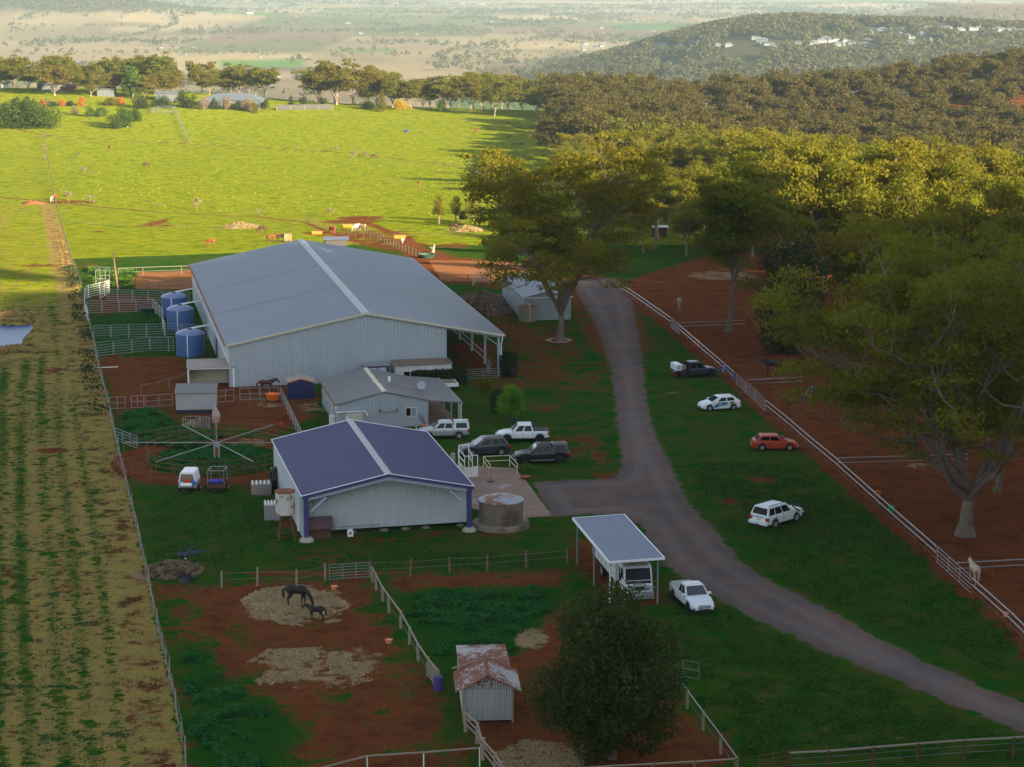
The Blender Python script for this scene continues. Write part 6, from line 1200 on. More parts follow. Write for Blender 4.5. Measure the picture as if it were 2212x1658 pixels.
# timber fences of the front paddocks
tops = lambda L_, z=1.2: zfix(L_, z)
fence('paddock_fence', 'timber post fence left of the field gate above the front paddock', tops([(478, 1238), (555, 1234), (640, 1236), (702, 1222)]), 1.35, 3.2, 'old_timber', .09, ((1.1, .01, 'wire'), (.6, .01, 'wire')), jitter=.04)
a, b = zfix([(711, 1222), (798, 1216)], 1.25); pipe_gate('pale pipe gate in the timber paddock fence behind the black mare', (*a, 0), (*b, 0), 1.25, 6, 'galv', r=.022)
fence('paddock_fence', 'timber post fence running right from the field gate to the carport', tops([(801, 1216), (886, 1214), (971, 1207), (1052, 1204), (1137, 1197), (1226, 1190)]), 1.3, 3.2, 'timber', .09, ((1.15, .012, 'wire'), (.65, .012, 'wire')), jitter=.05)
mb_f = fence('timber_fence', 'crooked timber rail fence dividing the two front paddocks', tops([(804, 1226), (812, 1243), (840, 1291), (865, 1324), (903, 1392), (923, 1425), (947, 1452)]), 1.25, 2.8, 'old_timber', .10, ((1.22, .065, 'old_timber'), (.55, .012, 'wire')), jitter=.05, wob=.05)
fence('timber_fence', 'timber rail fence leading from the rusty shed to the bottom edge', tops([(1006, 1542), (1031, 1567), (1043, 1601), (1069, 1633), (1100, 1680)]), 1.35, 2.0, 'old_timber', .13, ((1.25, .065, 'old_timber'), (.9, .05, 'old_timber'), (.5, .05, 'old_timber')), jitter=.04, wob=.03)
fence('timber_fence', 'pale bent top rail on thin posts along the bottom of the front paddock', tops([(690, 1660), (793, 1635), (915, 1625), (1036, 1616)]), 1.2, 3.2, 'white_timber', .045, ((1.18, .06, 'old_timber'),), wob=.04)
fence('timber_fence', 'flat board fence at the bottom edge below the dark tree', tops([(1220, 1662), (1326, 1655), (1410, 1651), (1500, 1646), (1590, 1640)]), 1.25, 3.6, 'timber', .10, ((1.18, .06, 'old_timber'),))
fence('timber_fence', 'thin rail fence from the dark tree down to the bottom corner post', tops([(1462, 1460), (1485, 1493), (1519, 1539), (1557, 1589), (1592, 1638)]), 1.25, 3.2, 'old_timber', .10, ((1.2, .035, 'galv_dull'), (.6, .01, 'wire')))
fence('timber_fence', 'timber board fence with two wires along the bottom right lawn', tops([(1705, 1630), (1790, 1626), (1887, 1618), (1983, 1610), (2085, 1602.5), (2190, 1597), (2290, 1590)]), 1.3, 3.0, 'dark_timber', .11, ((1.26, .07, 'old_timber'), (.9, .010, 'galv'), (.5, .010, 'galv')))
a, b = zfix([(1475, 1428), (1510, 1434)], 1.2); pipe_gate('thin wire gate standing open on the lawn right of the dark tree', (*a, 0), (*b, 0), 1.2, 3, 'galv_dull', bars=0, r=.018)
a, b = zfix([(1640, 1634), (1700, 1624)], 1.0); pipe_gate('rusty pipe gate at the bottom between the two timber fences', (*a, 0), (*b, 0), 1.0, 4, 'rusty_rail', bars=1, r=.02)
# small timber gate pieces by the rusty shed
a, b = zfix([(925, 1425), (943, 1452)], 1.2); pipe_gate('old slatted timber gate beside the purple drum', (*a, 0), (*b, 0), 1.2, 5, 'old_timber', 'timber_gate', bars=1, r=.045)
# pens between the boundary and the house
for i, (A_, B_, lb) in enumerate((((236, 860), (270, 858), 'leftmost pipe panel below the boundary corner of the bare pen'), ((283, 857), (310, 856), 'second pipe panel from the boundary in the bare pen row'), ((313, 856), (372, 852), 'pipe panel butting against the grey feed shed'), ((468, 846), (505, 843), 'pipe panel just right of the grey feed shed'), ((518, 841), (560, 839), 'pipe panel below the bay horse'), ((562, 839), (602, 838), 'pipe panel behind the round orange tub'))):
    a, b = zfix([A_, B_], 1.35); pipe_gate(lb, (*a, 0), (*b, 0), 1.35, 3, 'galv_dull', 'pen_fence', bars=1, r=.028)
fence('pen_fence', 'long sloping pipe fence from the garden shed down to the navy-roofed shed', tops([(606, 838), (655, 940)], 1.3), 1.35, 2.6, 'galv_dull', .04, ((1.3, .03, 'galv_dull'), (1.0, .02, 'galv_dull'), (.7, .02, 'galv_dull'), (.35, .02, 'galv_dull')))
fence('garden_fence', 'thin dark mesh fence around the cottage lawn behind the utes', tops([(938, 905), (1000, 897), (1060, 895), (1105, 893)], 1.1), 1.15, 3, 'black', .02, ((1.1, .014, 'black'), (.6, .008, 'black'), (.2, .008, 'black')))
fence('pen_fence', 'low rail running from the open shelter across the bare pen', tops([(312, 870), (345, 858), (372, 848)], 1.2) if 0 else tops([(305, 834), (365, 818), (405, 805)], 1.2), 1.2, 4, 'galv_dull', .02, ((1.18, .018, 'galv_dull'),))
# cattle-yard panels, one by one
def B_(x, y): return ((250 + .30162 * x) / 1.819, (1000 + .30162 * y) / 1.819)
def panels(L_, row, z=1.7, n=6, dim='galv'):
    P = zfix([B_(*q) for q in L_], z); k = 0
    for a, b in zip(P[:-1], P[1:]):
        a, b = Vector((*a, 0)), Vector((*b, 0)); m_ = max(1, round((b - a).length / 2.7))
        for i in range(m_): pipe_gate('galvanised cattle panel in ' + row, a.lerp(b, (i + .02) / m_), a.lerp(b, (i + .98) / m_), z, n, dim, 'cattle_yard_fence', 'cattle panels of ' + row, bars=0, r=.033)
panels([(405, 1150), (645, 1122), (885, 1100), (1120, 1080), (1365, 1078), (1430, 1082)], 'the front yard row'); panels([(385, 928), (610, 918), (845, 910), (1078, 905), (1312, 902), (1540, 902), (1880, 930)], 'the middle yard row')
panels([(300, 605), (495, 598), (718, 592), (940, 588), (1155, 575), (1290, 700), (1282, 800), (1322, 905)], 'the curved inner yard row'); panels([(560, 452), (700, 456), (895, 460), (1095, 465), (1290, 472), (1640, 490)], 'the rear yard row'); panels([(272, 445), (320, 402), (465, 368), (592, 338)], 'the sunlit loading race', dim='white_timber'); panels([(470, 420), (590, 350)], 'the inner side of the loading race', dim='white_timber')
panels([(272, 445), (268, 600), (318, 735)], 'the boundary side of the yards')
p = zfix([B_(470, 165)], 2.6)[0]; t = thing('loading_crush', 'tall pipe frame of the loading ramp behind the sunlit race', 'cattle crush', (*p, gz(*p)), 0)
mb = MB(); [mb.tube([(x, y, 0), (x, y, 2.6)], .035, 5) for x in (0, 1.4) for y in (0, -3.2)]; [mb.tube([(0, y, z), (1.4, y, z)], .03, 5) for y in (0, -3.2) for z in (2.6, 1.4)]; [mb.tube([(x, 0, z), (x, -3.2, z)], .03, 5) for x in (0, 1.4) for z in (2.6, 1.0)]; mb.build('frame', M['galv_dull'], t)
p = zfix([B_(685, 110)], 3.6)[0]; q = G(*B_(712, 470)); t = thing('power_pole', 'leaning bare timber pole beside the loading race', 'pole', q, 0); MB().tube([(0, 0, -.3), (-.55, 0, 5.6)], [.13, .09], 8).build('pole', M['timber'], t); MB().box(-.7, -.42, -.12, .12, 5.4, 5.62).build('cap', M['old_timber'], t)
fence('arena_fence', 'post and rail fence behind the round red riding ring', tops([(206, 574), (255, 579), (308, 577), (392, 574), (470, 573), (505, 570)], 1.3), 1.35, 4.2, 'timber', .06, ((1.3, .03, 'galv_dull'), (.7, .02, 'galv_dull'))); fence('arena_fence', 'low rail fence along the near side of the round red riding ring', tops([(318, 606), (345, 613), (395, 611), (445, 610)], 1.2), 1.25, 4.2, 'timber', .05, ((1.2, .03, 'galv_dull'), (.6, .02, 'galv_dull')))
fence('arena_fence', 'dark rail fence in front of the sand arena right of the big shed', tops([(930, 594), (1010, 593), (1060, 592)], 1.3), 1.35, 4, 'dark_timber', .06, ((1.3, .035, 'dark_timber'), (.7, .02, 'dark_timber')))
P = zfix([T(1, 1, 1868, 720), T(1, 1, 1890, 695), T(1, 1, 1960, 682), T(1, 1, 2010, 700)], 1.7)
for a, b in zip(P[:-1], P[1:]): pipe_gate('galvanised panel of the small round yard by the machinery shed', (*a, 0), (*b, 0), 1.7, 6, 'galv', 'cattle_yard_fence', 'round yard panels', bars=0, r=.03)
fence('timber_fence', 'row of weathered strainer posts beside the dirt track behind the big shed', tops([(770, 479), (800, 493), (836, 510), (868, 525), (905, 540)], 1.3), 1.4, 4.4, 'far_timber', .12, ((1.1, .012, 'wire'), (.7, .012, 'wire')), jitter=.07); fence('timber_fence', 'older row of posts running back towards the orange troughs', tops([(663, 466), (690, 478), (735, 492), (785, 502), (830, 512)], 1.3), 1.35, 4.4, 'far_timber', .09, ((1.1, .012, 'wire'), (.7, .012, 'wire')), jitter=.07)
for i, L_ in enumerate(([(95, 290), (250, 301), (400, 308)], [(400, 308), (560, 316), (760, 328), (960, 353), (1100, 373)], [(0, 424), (112, 434), (330, 455), (560, 466), (660, 478)], [(142, 474), (330, 482), (640, 492)], [(550, 236), (700, 242), (900, 250), (1090, 262)], [(850, 500), (1000, 502), (1180, 505)])):
    fence('wire_fence', 'thin wire fence ' + ('at the upper left of the pasture', 'along the dirt line across the middle of the pasture', 'across the lower pasture above the mown field', 'with white tape below the bare dirt spots', 'along the top of the pasture below the ridge trees', 'right of the orange troughs')[i], tops(L_, 1.1), 1.2, 8 if i != 4 else 12, 'far_timber', .05, ((1.1, .012, 'wire'), (.6, .012, 'wire')), jitter=.05)
# --- horse walker
hw_ = thing('horse_walker', 'six-armed horse walker with a central motor post over the green circle', 'horse walker', (WALK.x, WALK.y, 0), 0)
mb = MB(); mb.box(-.28, -.14, -.18, .18, 0, 1.55); mb.box(.14, .28, -.18, .18, 0, 1.55); mb.box(-.3, .3, -.2, .2, 1.3, 1.55); mb.tube([(0, 0, 1.5), (0, 0, 3.7)], .05, 8); mb.build('post', M['galv'], hw_); MB().box(-.55, .55, -.35, .35, 0, .14).build('base', M['stained_concrete'], hw_); MB().box(-.12, .12, -.22, .1, .5, 1.2).build('motor', M['rust'], hw_)
arm = MB().tube([(0, 0, 1.72), (8.8, 0, 1.72)], .042, 6).mesh('arm', M['galv']); st_ = MB().tube([(0, 0, 3.6), (3.0, 0, 1.76)], .012, 4).mesh('stay', M['wire'])
for k in range(6): o = link('arm', arm, hw_, None, k * math.pi / 3)
for nm, rr, lb in (('walker_fence', 6.6, 'inner'), ('walker_fence', 9.55, 'outer')):
    n = 18 if lb == 'inner' else 24; t = thing(nm, lb + ' ring fence of rusty rails around the horse walker', 'fence', (WALK.x, WALK.y, 0), 0); pm = MB().tube([(0, 0, 0), (0, 0, 1.55)], .04, 6).mesh('post', M['rusty_rail'])
    for k in range(n): link('post', pm, t, (rr * math.cos(k * 2 * math.pi / n), rr * math.sin(k * 2 * math.pi / n), 0))
    for z in (.5, 1.0, 1.5):
        g0, g1 = (0, n) if lb == 'inner' else (0, n - 2); MB().tube([(rr * math.cos((k + 12.5) * 2 * math.pi / n), rr * math.sin((k + 12.5) * 2 * math.pi / n), z) for k in range(g0, g1 + 1)], .028, 5).build('rail', M['rusty_rail'], t)
a, b = zfix([V_(135, 600), V_(350, 680)], 1.3); pipe_gate('galvanised gate between boundary fence and horse walker', (*a, 0), (*b, 0), 1.3, 5, 'galv')
p = G(*V_(1145, 600)); t = thing('wrapped_feeder', 'upright rusty barrel wrapped in torn pale plastic behind the horse walker', 'feeder', p, 0); MB().lathe([(.28, 0), (.28, 1.0), (.01, 1.0)], 14).build('barrel', M['rusty_rail'], t, True)
link('plastic_wrap', skin('plastic_wrap', [[(Vector((0, 0, .75)), .40), (Vector((.05, 0, 1.3)), .45), (Vector((-.02, 0, 1.85)), .30), (Vector((-.03, 0, 2.15)), .14)]], 'plastic_wrap', .09, 1, 2), t)
for i, x in enumerate((905, 1030)):
    p = G(*V_(x, 610)); t = thing('hay_feeder', ('large pipe hay-ring feeder full of hay behind the horse walker', 'smaller pipe feeder right of the full hay ring')[i], 'feeder', p, 0); r_ = (.9, .55)[i]
    mb = MB(); [mb.tube([(r_ * math.cos(k * .628), r_ * math.sin(k * .628), 0), (r_ * math.cos(k * .628), r_ * math.sin(k * .628), 1.15)], .025, 5) for k in range(10)]; [mb.tube([(r_ * math.cos(k * .314), r_ * math.sin(k * .314), z) for k in range(21)], .025, 5) for z in (.4, 1.15)]; mb.build('ring', M['galv_dull'], t)
    if i == 0: MB().lathe([(.8, 0), (.75, .55), (.4, .8), (.01, .85)], 14).build('hay', M['hay'], t, True)
# --- clutter by the navy-roofed shed
W_ = lambda x, y: ((950 + .27141 * x) / 1.819, (1750 + .27141 * y) / 1.819)
def crate(label, u, v, w_, d_, h, mat, topm, rz=R(8)):
    p = G(u, v); t = thing('slatted_crate', label, 'crate', p, rz); MB().box(0, w_, 0, d_, 0, h - .1).build('box', M[mat], t); mb = MB()
    for k in range(5): mb.box(w_ * (k + .12) / 5, w_ * (k + .62) / 5, -.03, d_ + .03, h - .1, h)
    mb.build('slats', M[topm], t); return t
crate('low timber crate with white slats nearest the horse walker fence', *W_(140, 730), 1.75, 1.3, 1.0, 'old_timber', 'white_timber'); crate('grey crate with pale slats and rusty side by the elevated tank', *W_(330, 1110), 1.35, 1.4, 1.45, 'galv_dull', 'white_timber')
p = G(*W_(235, 740)); t = thing('wire_cage', 'galvanised wire tank cage between the two slatted crates', 'cage', p, R(8)); mb = MB()
for k in range(7): x = k * .18; mb.tube([(x, 0, 0), (x, 0, 1.0)], .018, 4); mb.tube([(x, .95, 0), (x, .95, 1.0)], .018, 4)
for z in (0, .25, .5, .75, 1.0): mb.tube([(0, 0, z), (1.08, 0, z), (1.08, .95, z), (0, .95, z), (0, 0, z)], .018, 4)
mb.build('grid', M['galv'], t)
for i, (x, y) in enumerate(((455, 640), (520, 620))):
    p = G(*W_(x, y)); t = thing('hose_coil', ('left', 'right')[i] + ' one of two big black poly pipe coils leaning on the shed side wall', 'pipe coil', p + Vector((0, .2, 0)), R(13)); n = 26; mb = MB()
    for q in range(3): mb.tube([(.12 * q - .1, .85 * math.cos(a_), .95 + .90 * math.sin(a_)) for a_ in np.linspace(0, 6.2832, n)], .11, 6)
    mb.build('coil', M['black'], t, True); MB().tube([(.16 * math.cos(a_), .85, .95 + .14 * math.sin(a_)) for a_ in np.linspace(0, 6.28, 9)], .012, 4).build('tie', M['white_paint'], t)
p = nvw(.55, .55, 0); t = thing('dog_kennel', 'small timber kennel with a purple-brown shingled roof behind the left navy post', 'kennel', p, R(13.1)); MB().box(0, 1.75, 0, 1.1, 0, .95).build('walls', M['dark_timber'], t); mb = MB(); mb.prism([(-.25, .92), (.55, 1.75), (1.35, .92), (1.35, .86), (.55, 1.67), (-.25, .86)], 'x', -.18, 1.95); mb.build('roof', M['shingle'], t)
p = nvw(2.6, 1.0); pipe_gate('low dark dog-pen panel along the pale front wall', p, nvw(6.4, 1.3), .75, 2, 'dark_timber', 'dog_fence', bars=5, r=.018)
t = thing('feed_bag', 'white printed feed bag standing beside the kennel', 'bag', nvw(3.9, .75), R(13)); mb = MB(); mb.prism([(-.22, 0), (.22, 0), (.25, .3), (.2, .62), (-.2, .62), (-.25, .3)], 'y', -.1, .12); mb.build('sack', M['white_paint'], t); MB().box(-.1, .1, -.115, -.10, .2, .42).build('print', M['text_red'], t)
# white weighing crate, pad rails, white stump
p = G(*I1(712, 895)); t = thing('weighing_crate', 'white steel horse crush with tall frame at the corner of the wash pad', 'crush', p, R(12)); mb = MB()
for x, y, h in ((0, 0, 2.1), (.72, 0, 2.1), (0, 2.7, 2.5), (.9, 2.7, 2.5), (-.35, 1.2, 2.3), (1.25, .25, 2.1)): mb.beam((x, y, 0), (x, y, h), .07)
for a_, b_ in (((0, 0, 2.1), (.72, 0, 2.1)), ((0, 0, 2.1), (0, 2.7, 2.1)), ((.72, 0, 2.1), (.9, 2.7, 2.1)), ((0, 2.7, 2.5), (.9, 2.7, 2.5)), ((-.35, 1.2, 2.3), (0, 2.7, 2.5)), ((0, 0, 1.5), (0, 2.7, 1.5)), ((.72, 0, 1.5), (.9, 2.7, 1.5)), ((1.25, .25, 2.1), (.72, 0, 2.1)), ((0, 0, .06), (1.25, .25, .06))): mb.beam(a_, b_, .06)
mb.build('frame', M['white_paint'], t); MB().box(-.02, .02, .1, 2.6, .1, 1.0).build('side_panel', M['white_timber'], t); MB().box(.05, .67, -.02, .02, .1, 1.05).build('front_gate', M['white_timber'], t); mb = MB(); mb.prism([(.78, .0), (1.2, .22), (1.2, .26), (.78, .04)], 'z', .1, 1.05); mb.build('side_gate', M['white_timber'], t)
p = [PZ0(*I1(x, y), 1.05) for x, y in ((1028, 722), (945, 622), (1268, 608), (1362, 708))]
t = thing('pad_railing', 'cream two-rail pipe railing around the back of the wash pad', 'railing', (p[0].x, p[0].y, 0), 0); o0 = Vector((p[0].x, p[0].y, 0)); mb = MB()
for q in p: mb.tube([Vector((q.x, q.y, 0)) - o0, Vector((q.x, q.y, 1.1)) - o0], .045, 6)
mb.build('posts', M['cream'], t)
for z in (1.07, .6): MB().tube([Vector((q.x, q.y, z)) - o0 for q in p], .04, 6).build('rail', M['cream'], t)
p = G(*I1(565, 690)); t = thing('marker_stump', 'short pale concrete marker behind the navy-roofed shed', 'post', p, 0); MB().prism([(-.25, 0), (.25, 0), (.22, .75), (.12, .85), (-.2, .8)], 'y', 0, .3).build('stump', M['concrete'], t)
p = G(*I1(1460, 905)); t = thing('plant_pot', 'terracotta pot with a small plant at the corner of the wash pad', 'pot', p, 0); MB().lathe([(.30, 0), (.48, .28), (.50, .30), (.01, .26)], 18).build('pot', M['terracotta'], t, True); V, Q = clump_leaves([np.array((0, 0, .45))], [.35], 900, .14, nr); link('plant', mesh_np('plant', V, Q, M['leaf_hedge']), t)
p = G(*I1(1480, 790)); t = thing('leafy_shrub', 'low green shrub behind the terracotta pot', 'shrub', p, 0); V, Q = clump_leaves([np.array((x, 0, .3)) for x in (-.6, 0, .55)], [.55, .6, .5], 420, .2, nr); link('foliage', mesh_np('foliage', V, Q, M['leaf_green']), t)
p = G(*I1(1035, 945)); t = thing('hose_heap', 'small dark drain heap with an upright pipe on the wash pad', 'drain', p + Vector((0, 0, .07)), 0); MB().tube([(0, .4, 0), (.02, .42, 1.0), (-.1, .3, 1.15)], .04, 6).build('stand_pipe', M['rusty_rail'], t); MB().lathe([(.45, 0), (.35, .05), (.01, .06)], 14).build('grate', M['stain_black'], t)
def bin_(label, u, v, body, lid): p = G(u, v); t = thing('wheelie_bin', label, 'bin', p, R(-15)); MB().prism([(-.26, 0), (.26, 0), (.30, .98), (-.30, .98)], 'x', -.28, .28).build('tub', M[body], t); MB().prism([(-.34, .98), (.34, .98), (.30, 1.08), (-.28, 1.12)], 'x', -.32, .32).build('lid', M[lid], t)
bin_('green wheelie bin with a red lid behind the white ute', 1110, 912, 'poly_green', 'red_plastic'); bin_('black wheelie bin at the foot of the tall hedge', 1110, 815, 'black', 'black')
p = G(*I1(185, 250)); t = thing('hose_reel', 'orange float and black hose loop on the cottage front wall', 'hose', p + Vector((0, .3, 0)), 0); MB().tube([(.3, 0, .3), (.0, 0, 1.0), (-.15, 0, 1.15), (-.25, 0, .9), (.0, 0, .5), (.3, 0, .25)], .03, 6).build('hose', M['black'], t); MB().lathe([(.2, 0), (.24, .15), (.01, .3)], 14).build('float', M['orange'], t, True)
# tubs, troughs, buckets
def tub(label, u, v, r, h, mat, cat='feed tub', z=0, name='feed_tub'):
    p = G(u, v); t = thing(name, label, cat, p + Vector((0, 0, z)), 0); MB().lathe([(r * .72, 0), (r, h), (r * 1.06, h + .03), (r * .93, h), (r * .66, .05), (.01, .05)], 24).build('bowl', M[mat], t, True); return t
p = PZ0(*V_(1715, 270), .62); p.y -= .15; t = thing('feed_tub', 'big round orange feed tub hung on the pipe panels below the bay horse', 'feed tub', (p.x, p.y, .15), 0); MB().lathe([(.55, 0), (.78, .62), (.82, .66), (.72, .62), (.5, .06), (.01, .06)], 28).build('bowl', M['orange'], t, True)
tub('orange-red bucket lying in the walker pen', *V_(1797, 580), .26, .3, 'red_plastic'); tub('small pink feed bin just below the field gate', 722, 1275, .26, .24, 'orange_pale'); tub('small pink feed bin right of the faded hay patch', 840, 1391, .26, .24, 'orange_pale')
t = tub('orange feed bin hanging near the right end of the rail fence', 2172, 1342, .2, .25, 'orange_pale', z=.3)
def trough(label, u, v, L, mat, legs=0): 
    p = G(u, v); t = thing('feed_trough', label, 'trough', p, R(5)); z = .9 if legs else 0; mb = MB(); mb.prism([(-L / 2, z), (L / 2, z), (L / 2 + .15, z + .55), (-L / 2 - .15, z + .55)], 'y', -.45, .45); mb.build('tub', M[mat], t)
    if legs: mb = MB(); [mb.beam((x, 0, 0), (x, 0, .92), .12) for x in (.5,)]; mb.box(.3, .8, -.25, .25, .5, .95); mb.build('stand', M['white_timber'], t)
trough('rectangular orange trough on the bare dirt left of the chestnuts', 685, 505, 1.9, 'orange'); trough('orange trough behind the pale-rugged horse', 751, 490, 1.8, 'orange'); trough('orange trough raised on a white stand', 864, 524, 2.0, 'orange', 1)
t = tub('dark round water trough by the old timber stump', 922, 557, 1.5, .7, 'poly_green', 'trough', name='water_trough'); t = tub('black round water trough inside the cattle yards', *B_(1090, 750), 1.05, .55, 'poly_green', 'trough', name='water_trough')
p = G(935, 545); t = thing('tree_stump', 'jagged old stump behind the round trough', 'stump', p, 0); MB().tube([(0, 0, -.1), (.1, 0, .8), (.35, .1, 1.5)], [.35, .25, .12], 8).build('stump', M['old_timber'], t); MB().tube([(0, 0, .5), (-.5, 0, 1.1)], [.15, .06], 6).build('broken_limb', M['old_timber'], t)
p = G(947, 1492); t = thing('drum', 'purple-blue plastic drum at the corner of the rusty shed', 'drum', p, 0); MB().lathe([(.29, 0), (.31, .2), (.30, .45), (.31, .7), (.29, .92), (.26, .93), (.01, .90)], 20).build('body', M['purple'], t, True); MB().lathe([(.05, .9), (.05, .95), (.01, .96)], 10, (.15, 0, 0)).build('cap', M['black'], t)
tub('blue tub lying in the upper pasture', 878, 284, .9, .7, 'blue_plastic'); tub('white bucket beside the small bush clump', 276, 275, .25, .4, 'white_paint')
t = tub('bright green bucket behind the rail fence near the bending person', 1925, 1106, .3, .42, 'green_plastic')
for lb, u, v, mt in (('bright blue horse rug hung over the rail fence beside the dark tray ute', 1567, 789, 'bright_blue'), ('dark cloth hanging on the rail fence left of the gate', 1588, 806, 'jeans')):
    p = PZ0(u, v, 1.25); t = thing('hanging_rug', lb, 'rug', p, math.atan2(RL[3].y - RL[2].y, RL[3].x - RL[2].x)); mb = MB(); mb.prism([(-.32, -.75), (-.16, -.1), (0, .10), (.16, -.1), (.30, -.6), (.26, -.6), (.12, -.08), (0, .06), (-.12, -.1), (-.28, -.75)], 'x', -.45, .45); mb.build('cloth', M[mt], t); MB().box(-.47, .47, -.02, .02, .09, .12).build('binding', M['text_dark'], t)
p = G(1506, 752); t = thing('orange_bag', 'red-orange bag hanging at the rail fence above the tray ute', 'bag', p, 0); MB().lathe([(.15, .1), (.28, .4), (.25, 1.0), (.08, 1.2), (.01, 1.2)], 12).build('sack', M['red_plastic'], t, True); MB().tube([(0, 0, 1.15), (0, 0, 1.35)], .02, 5).build('strap', M['black'], t)
# hay heaps, manure, implements
def heap(name, label, u, v, rx, ry, h, mat, seed, cat='heap', straw=True):
    p = G(u, v); t = thing(name, label, cat, p, 0); rs = np.random.RandomState(seed); n = 26; vs = []; 
    for i in range(9):
        f = 1 - i / 8.; 
        for k in range(n): a_ = 2 * math.pi * k / n; w = 1 + .22 * math.sin(3 * a_ + seed) + .1 * rs.normal() * f; vs.append((rx * f * w * math.cos(a_), ry * f * w * math.sin(a_), -.05 + h * (1 - f ** 1.6) * (1 + .12 * rs.normal() * (i > 0))))
    fs = [(i * n + k, i * n + (k + 1) % n, (i + 1) * n + (k + 1) % n, (i + 1) * n + k) for i in range(8) for k in range(n)]; MB().add(vs, fs).build('mound', M[mat], t, True)
    if straw: q = rs.rand(900, 2); a_ = q[:, 0] * 6.28; rr = q[:, 1] ** .5 * 1.15; P_ = np.stack([rx * rr * np.cos(a_), ry * rr * np.sin(a_), h * np.clip(1 - rr, 0, 1) ** .8 * 1.0 + .04], 1); V = leaf_quads(P_, np.tile([0, 0, 1.], (900, 1)), .5 * np.ones(900), rs, .6); link('loose_straw', mesh_np('loose_straw', V, np.arange(3600).reshape(-1, 4), M['leaf_dry' if mat == 'hay' else 'leaf_dead']), t)
    return t
heap('hay_heap', 'pale hay heap right of the lone chestnut', 518, 491, 3.6, 4.0, 1.1, 'hay', 1); heap('hay_heap', 'pale hay heap under the reaching dark bay horse', 1008, 498, 3.4, 4, 1.1, 'hay', 2); heap('hay_heap', 'brown rotting hay heap at the boundary fence with a stump in front', 372, 1236, 2.0, 1.9, .75, 'hay_dark', 3); heap('manure_heap', 'long brown manure heap between the big shed and the machinery shed', 1040, 655, 4.2, 7, 1.5, 'manure', 4)
heap('manure_heap', 'lower end of the manure heap near the round yard', 1062, 672, 2.6, 3.5, .8, 'hay_dark', 6); heap('dirt_heap', 'low red dirt heap behind the near edge of the mown field', 70, 440, 3.2, 2.2, .9, 'rust', 7, straw=False)
p = G(622, 522); t = thing('round_bale', 'round hay bale behind the dark horse above the shed ridge', 'hay bale', p, 0); MB().tube([(-.7, 0, .8), (.7, 0, .8)], .85, 16).build('bale', M['hay'], t, True); MB().tube([(-.2, .86 * math.cos(a_), .8 + .86 * math.sin(a_)) for a_ in np.linspace(0, 6.283, 17)], .015, 4).build('twine', M['white_timber'], t)
far_shed('small blue-grey shelter roof just behind the ridge of the big shed', 727, 531, 4.2, 3, 1.2, R(10), 'far_grey', 'roof_metal')
p = G(400, 1258); t = thing('burnt_stump', 'black upturned stump in front of the brown hay heap', 'stump', p, 0); mb = MB(); [mb.tube([(0, 0, .1), (a_, b_, c_), (a_ * 1.7, b_ * 1.5, c_ * 1.6)], [.22, .14, .03], 7) for a_, b_, c_ in ((-.3, 0, .6), (.3, .1, .5), (.55, -.1, .25), (-.1, .2, .7), (.1, -.3, .2))]; mb.build('roots', M['coat_black'], t); MB().lathe([(.5, 0), (.4, .3), (.1, .42), (.01, .42)], 10).build('base', M['black'], t)
p = G(405, 1208); t = thing('farm_implement', 'blue-grey steel harrow implement on small wheels on the lawn', 'implement', p, R(15)); mb = MB(); [mb.beam(a_, b_, .07) for a_, b_ in (((-.8, -.3, .35), (.9, .3, .5)), ((-.8, .35, .4), (.9, -.2, .5)), ((-.6, -.3, .4), (-.6, .4, .4)), ((.1, 0, .45), (.5, .3, 1.0)), ((-.4, 0, .4), (-.55, 0, 1.15)), ((.9, .3, .5), (1.5, 0, .55)))]; mb.build('frame', M['jeans'], t); mb = MB(); [mb.tube([(x, y, .45), (x + .05, y, .05)], .025, 5) for x in (-.7, -.3, .1, .5) for y in (-.2, .25)]; mb.build('tines', M['rust'], t)
for s in (1, -1): wl = link('wheel', None, t, (-.2, s * .45, .18)); tm, rm = wheel_mesh(.18, .1); link('tyre', tm, wl); link('rim', rm, wl)
p = G(450, 785) if 0 else G(*B_(570, 1470)); t = thing('timber_board', 'pale board lying on the bare dirt beside the boundary fence', 'board', p, R(12)); MB().box(-1.2, 1.2, -.12, .12, .02, .07).build('plank', M['white_timber'], t); MB().box(-.9, -.8, -.14, .14, 0, .02).build('batten', M['old_timber'], t)
p = G(1207, 742); t = thing('garden_bench', 'timber bench wrapped around the foot of the huge gum', 'bench', p, 0); mb = MB()
for k in range(6):
    a_ = k * math.pi / 3; a2 = a_ + math.pi / 3; mb.beam((1.5 * math.cos(a_), 1.5 * math.sin(a_), .45), (1.5 * math.cos(a2), 1.5 * math.sin(a2), .45), .4, .05)
mb.build('seat', M['old_timber'], t); mb = MB(); [mb.beam((1.5 * math.cos(k * math.pi / 3), 1.5 * math.sin(k * math.pi / 3), 0), (1.5 * math.cos(k * math.pi / 3), 1.5 * math.sin(k * math.pi / 3), .43), .08) for k in range(6)]; mb.build('legs', M['timber'], t)
t = thing('box_trailer', 'small white box trailer parked behind the cottage roof', 'trailer', G(969, 842), R(12)); MB().box(-.9, .9, -1.3, 1.3, .5, .95).build('tub', M['white_paint'], t); MB().box(-.78, .78, -1.18, 1.18, .955, .97).build('floor', M['stained_concrete'], t)
for s in (1, -1): tm, rm = wheel_mesh(.3, .18); wl = link('wheel', None, t, (s * .98, 0, .3), R(90)); link('tyre', tm, wl); link('rim', rm, wl)
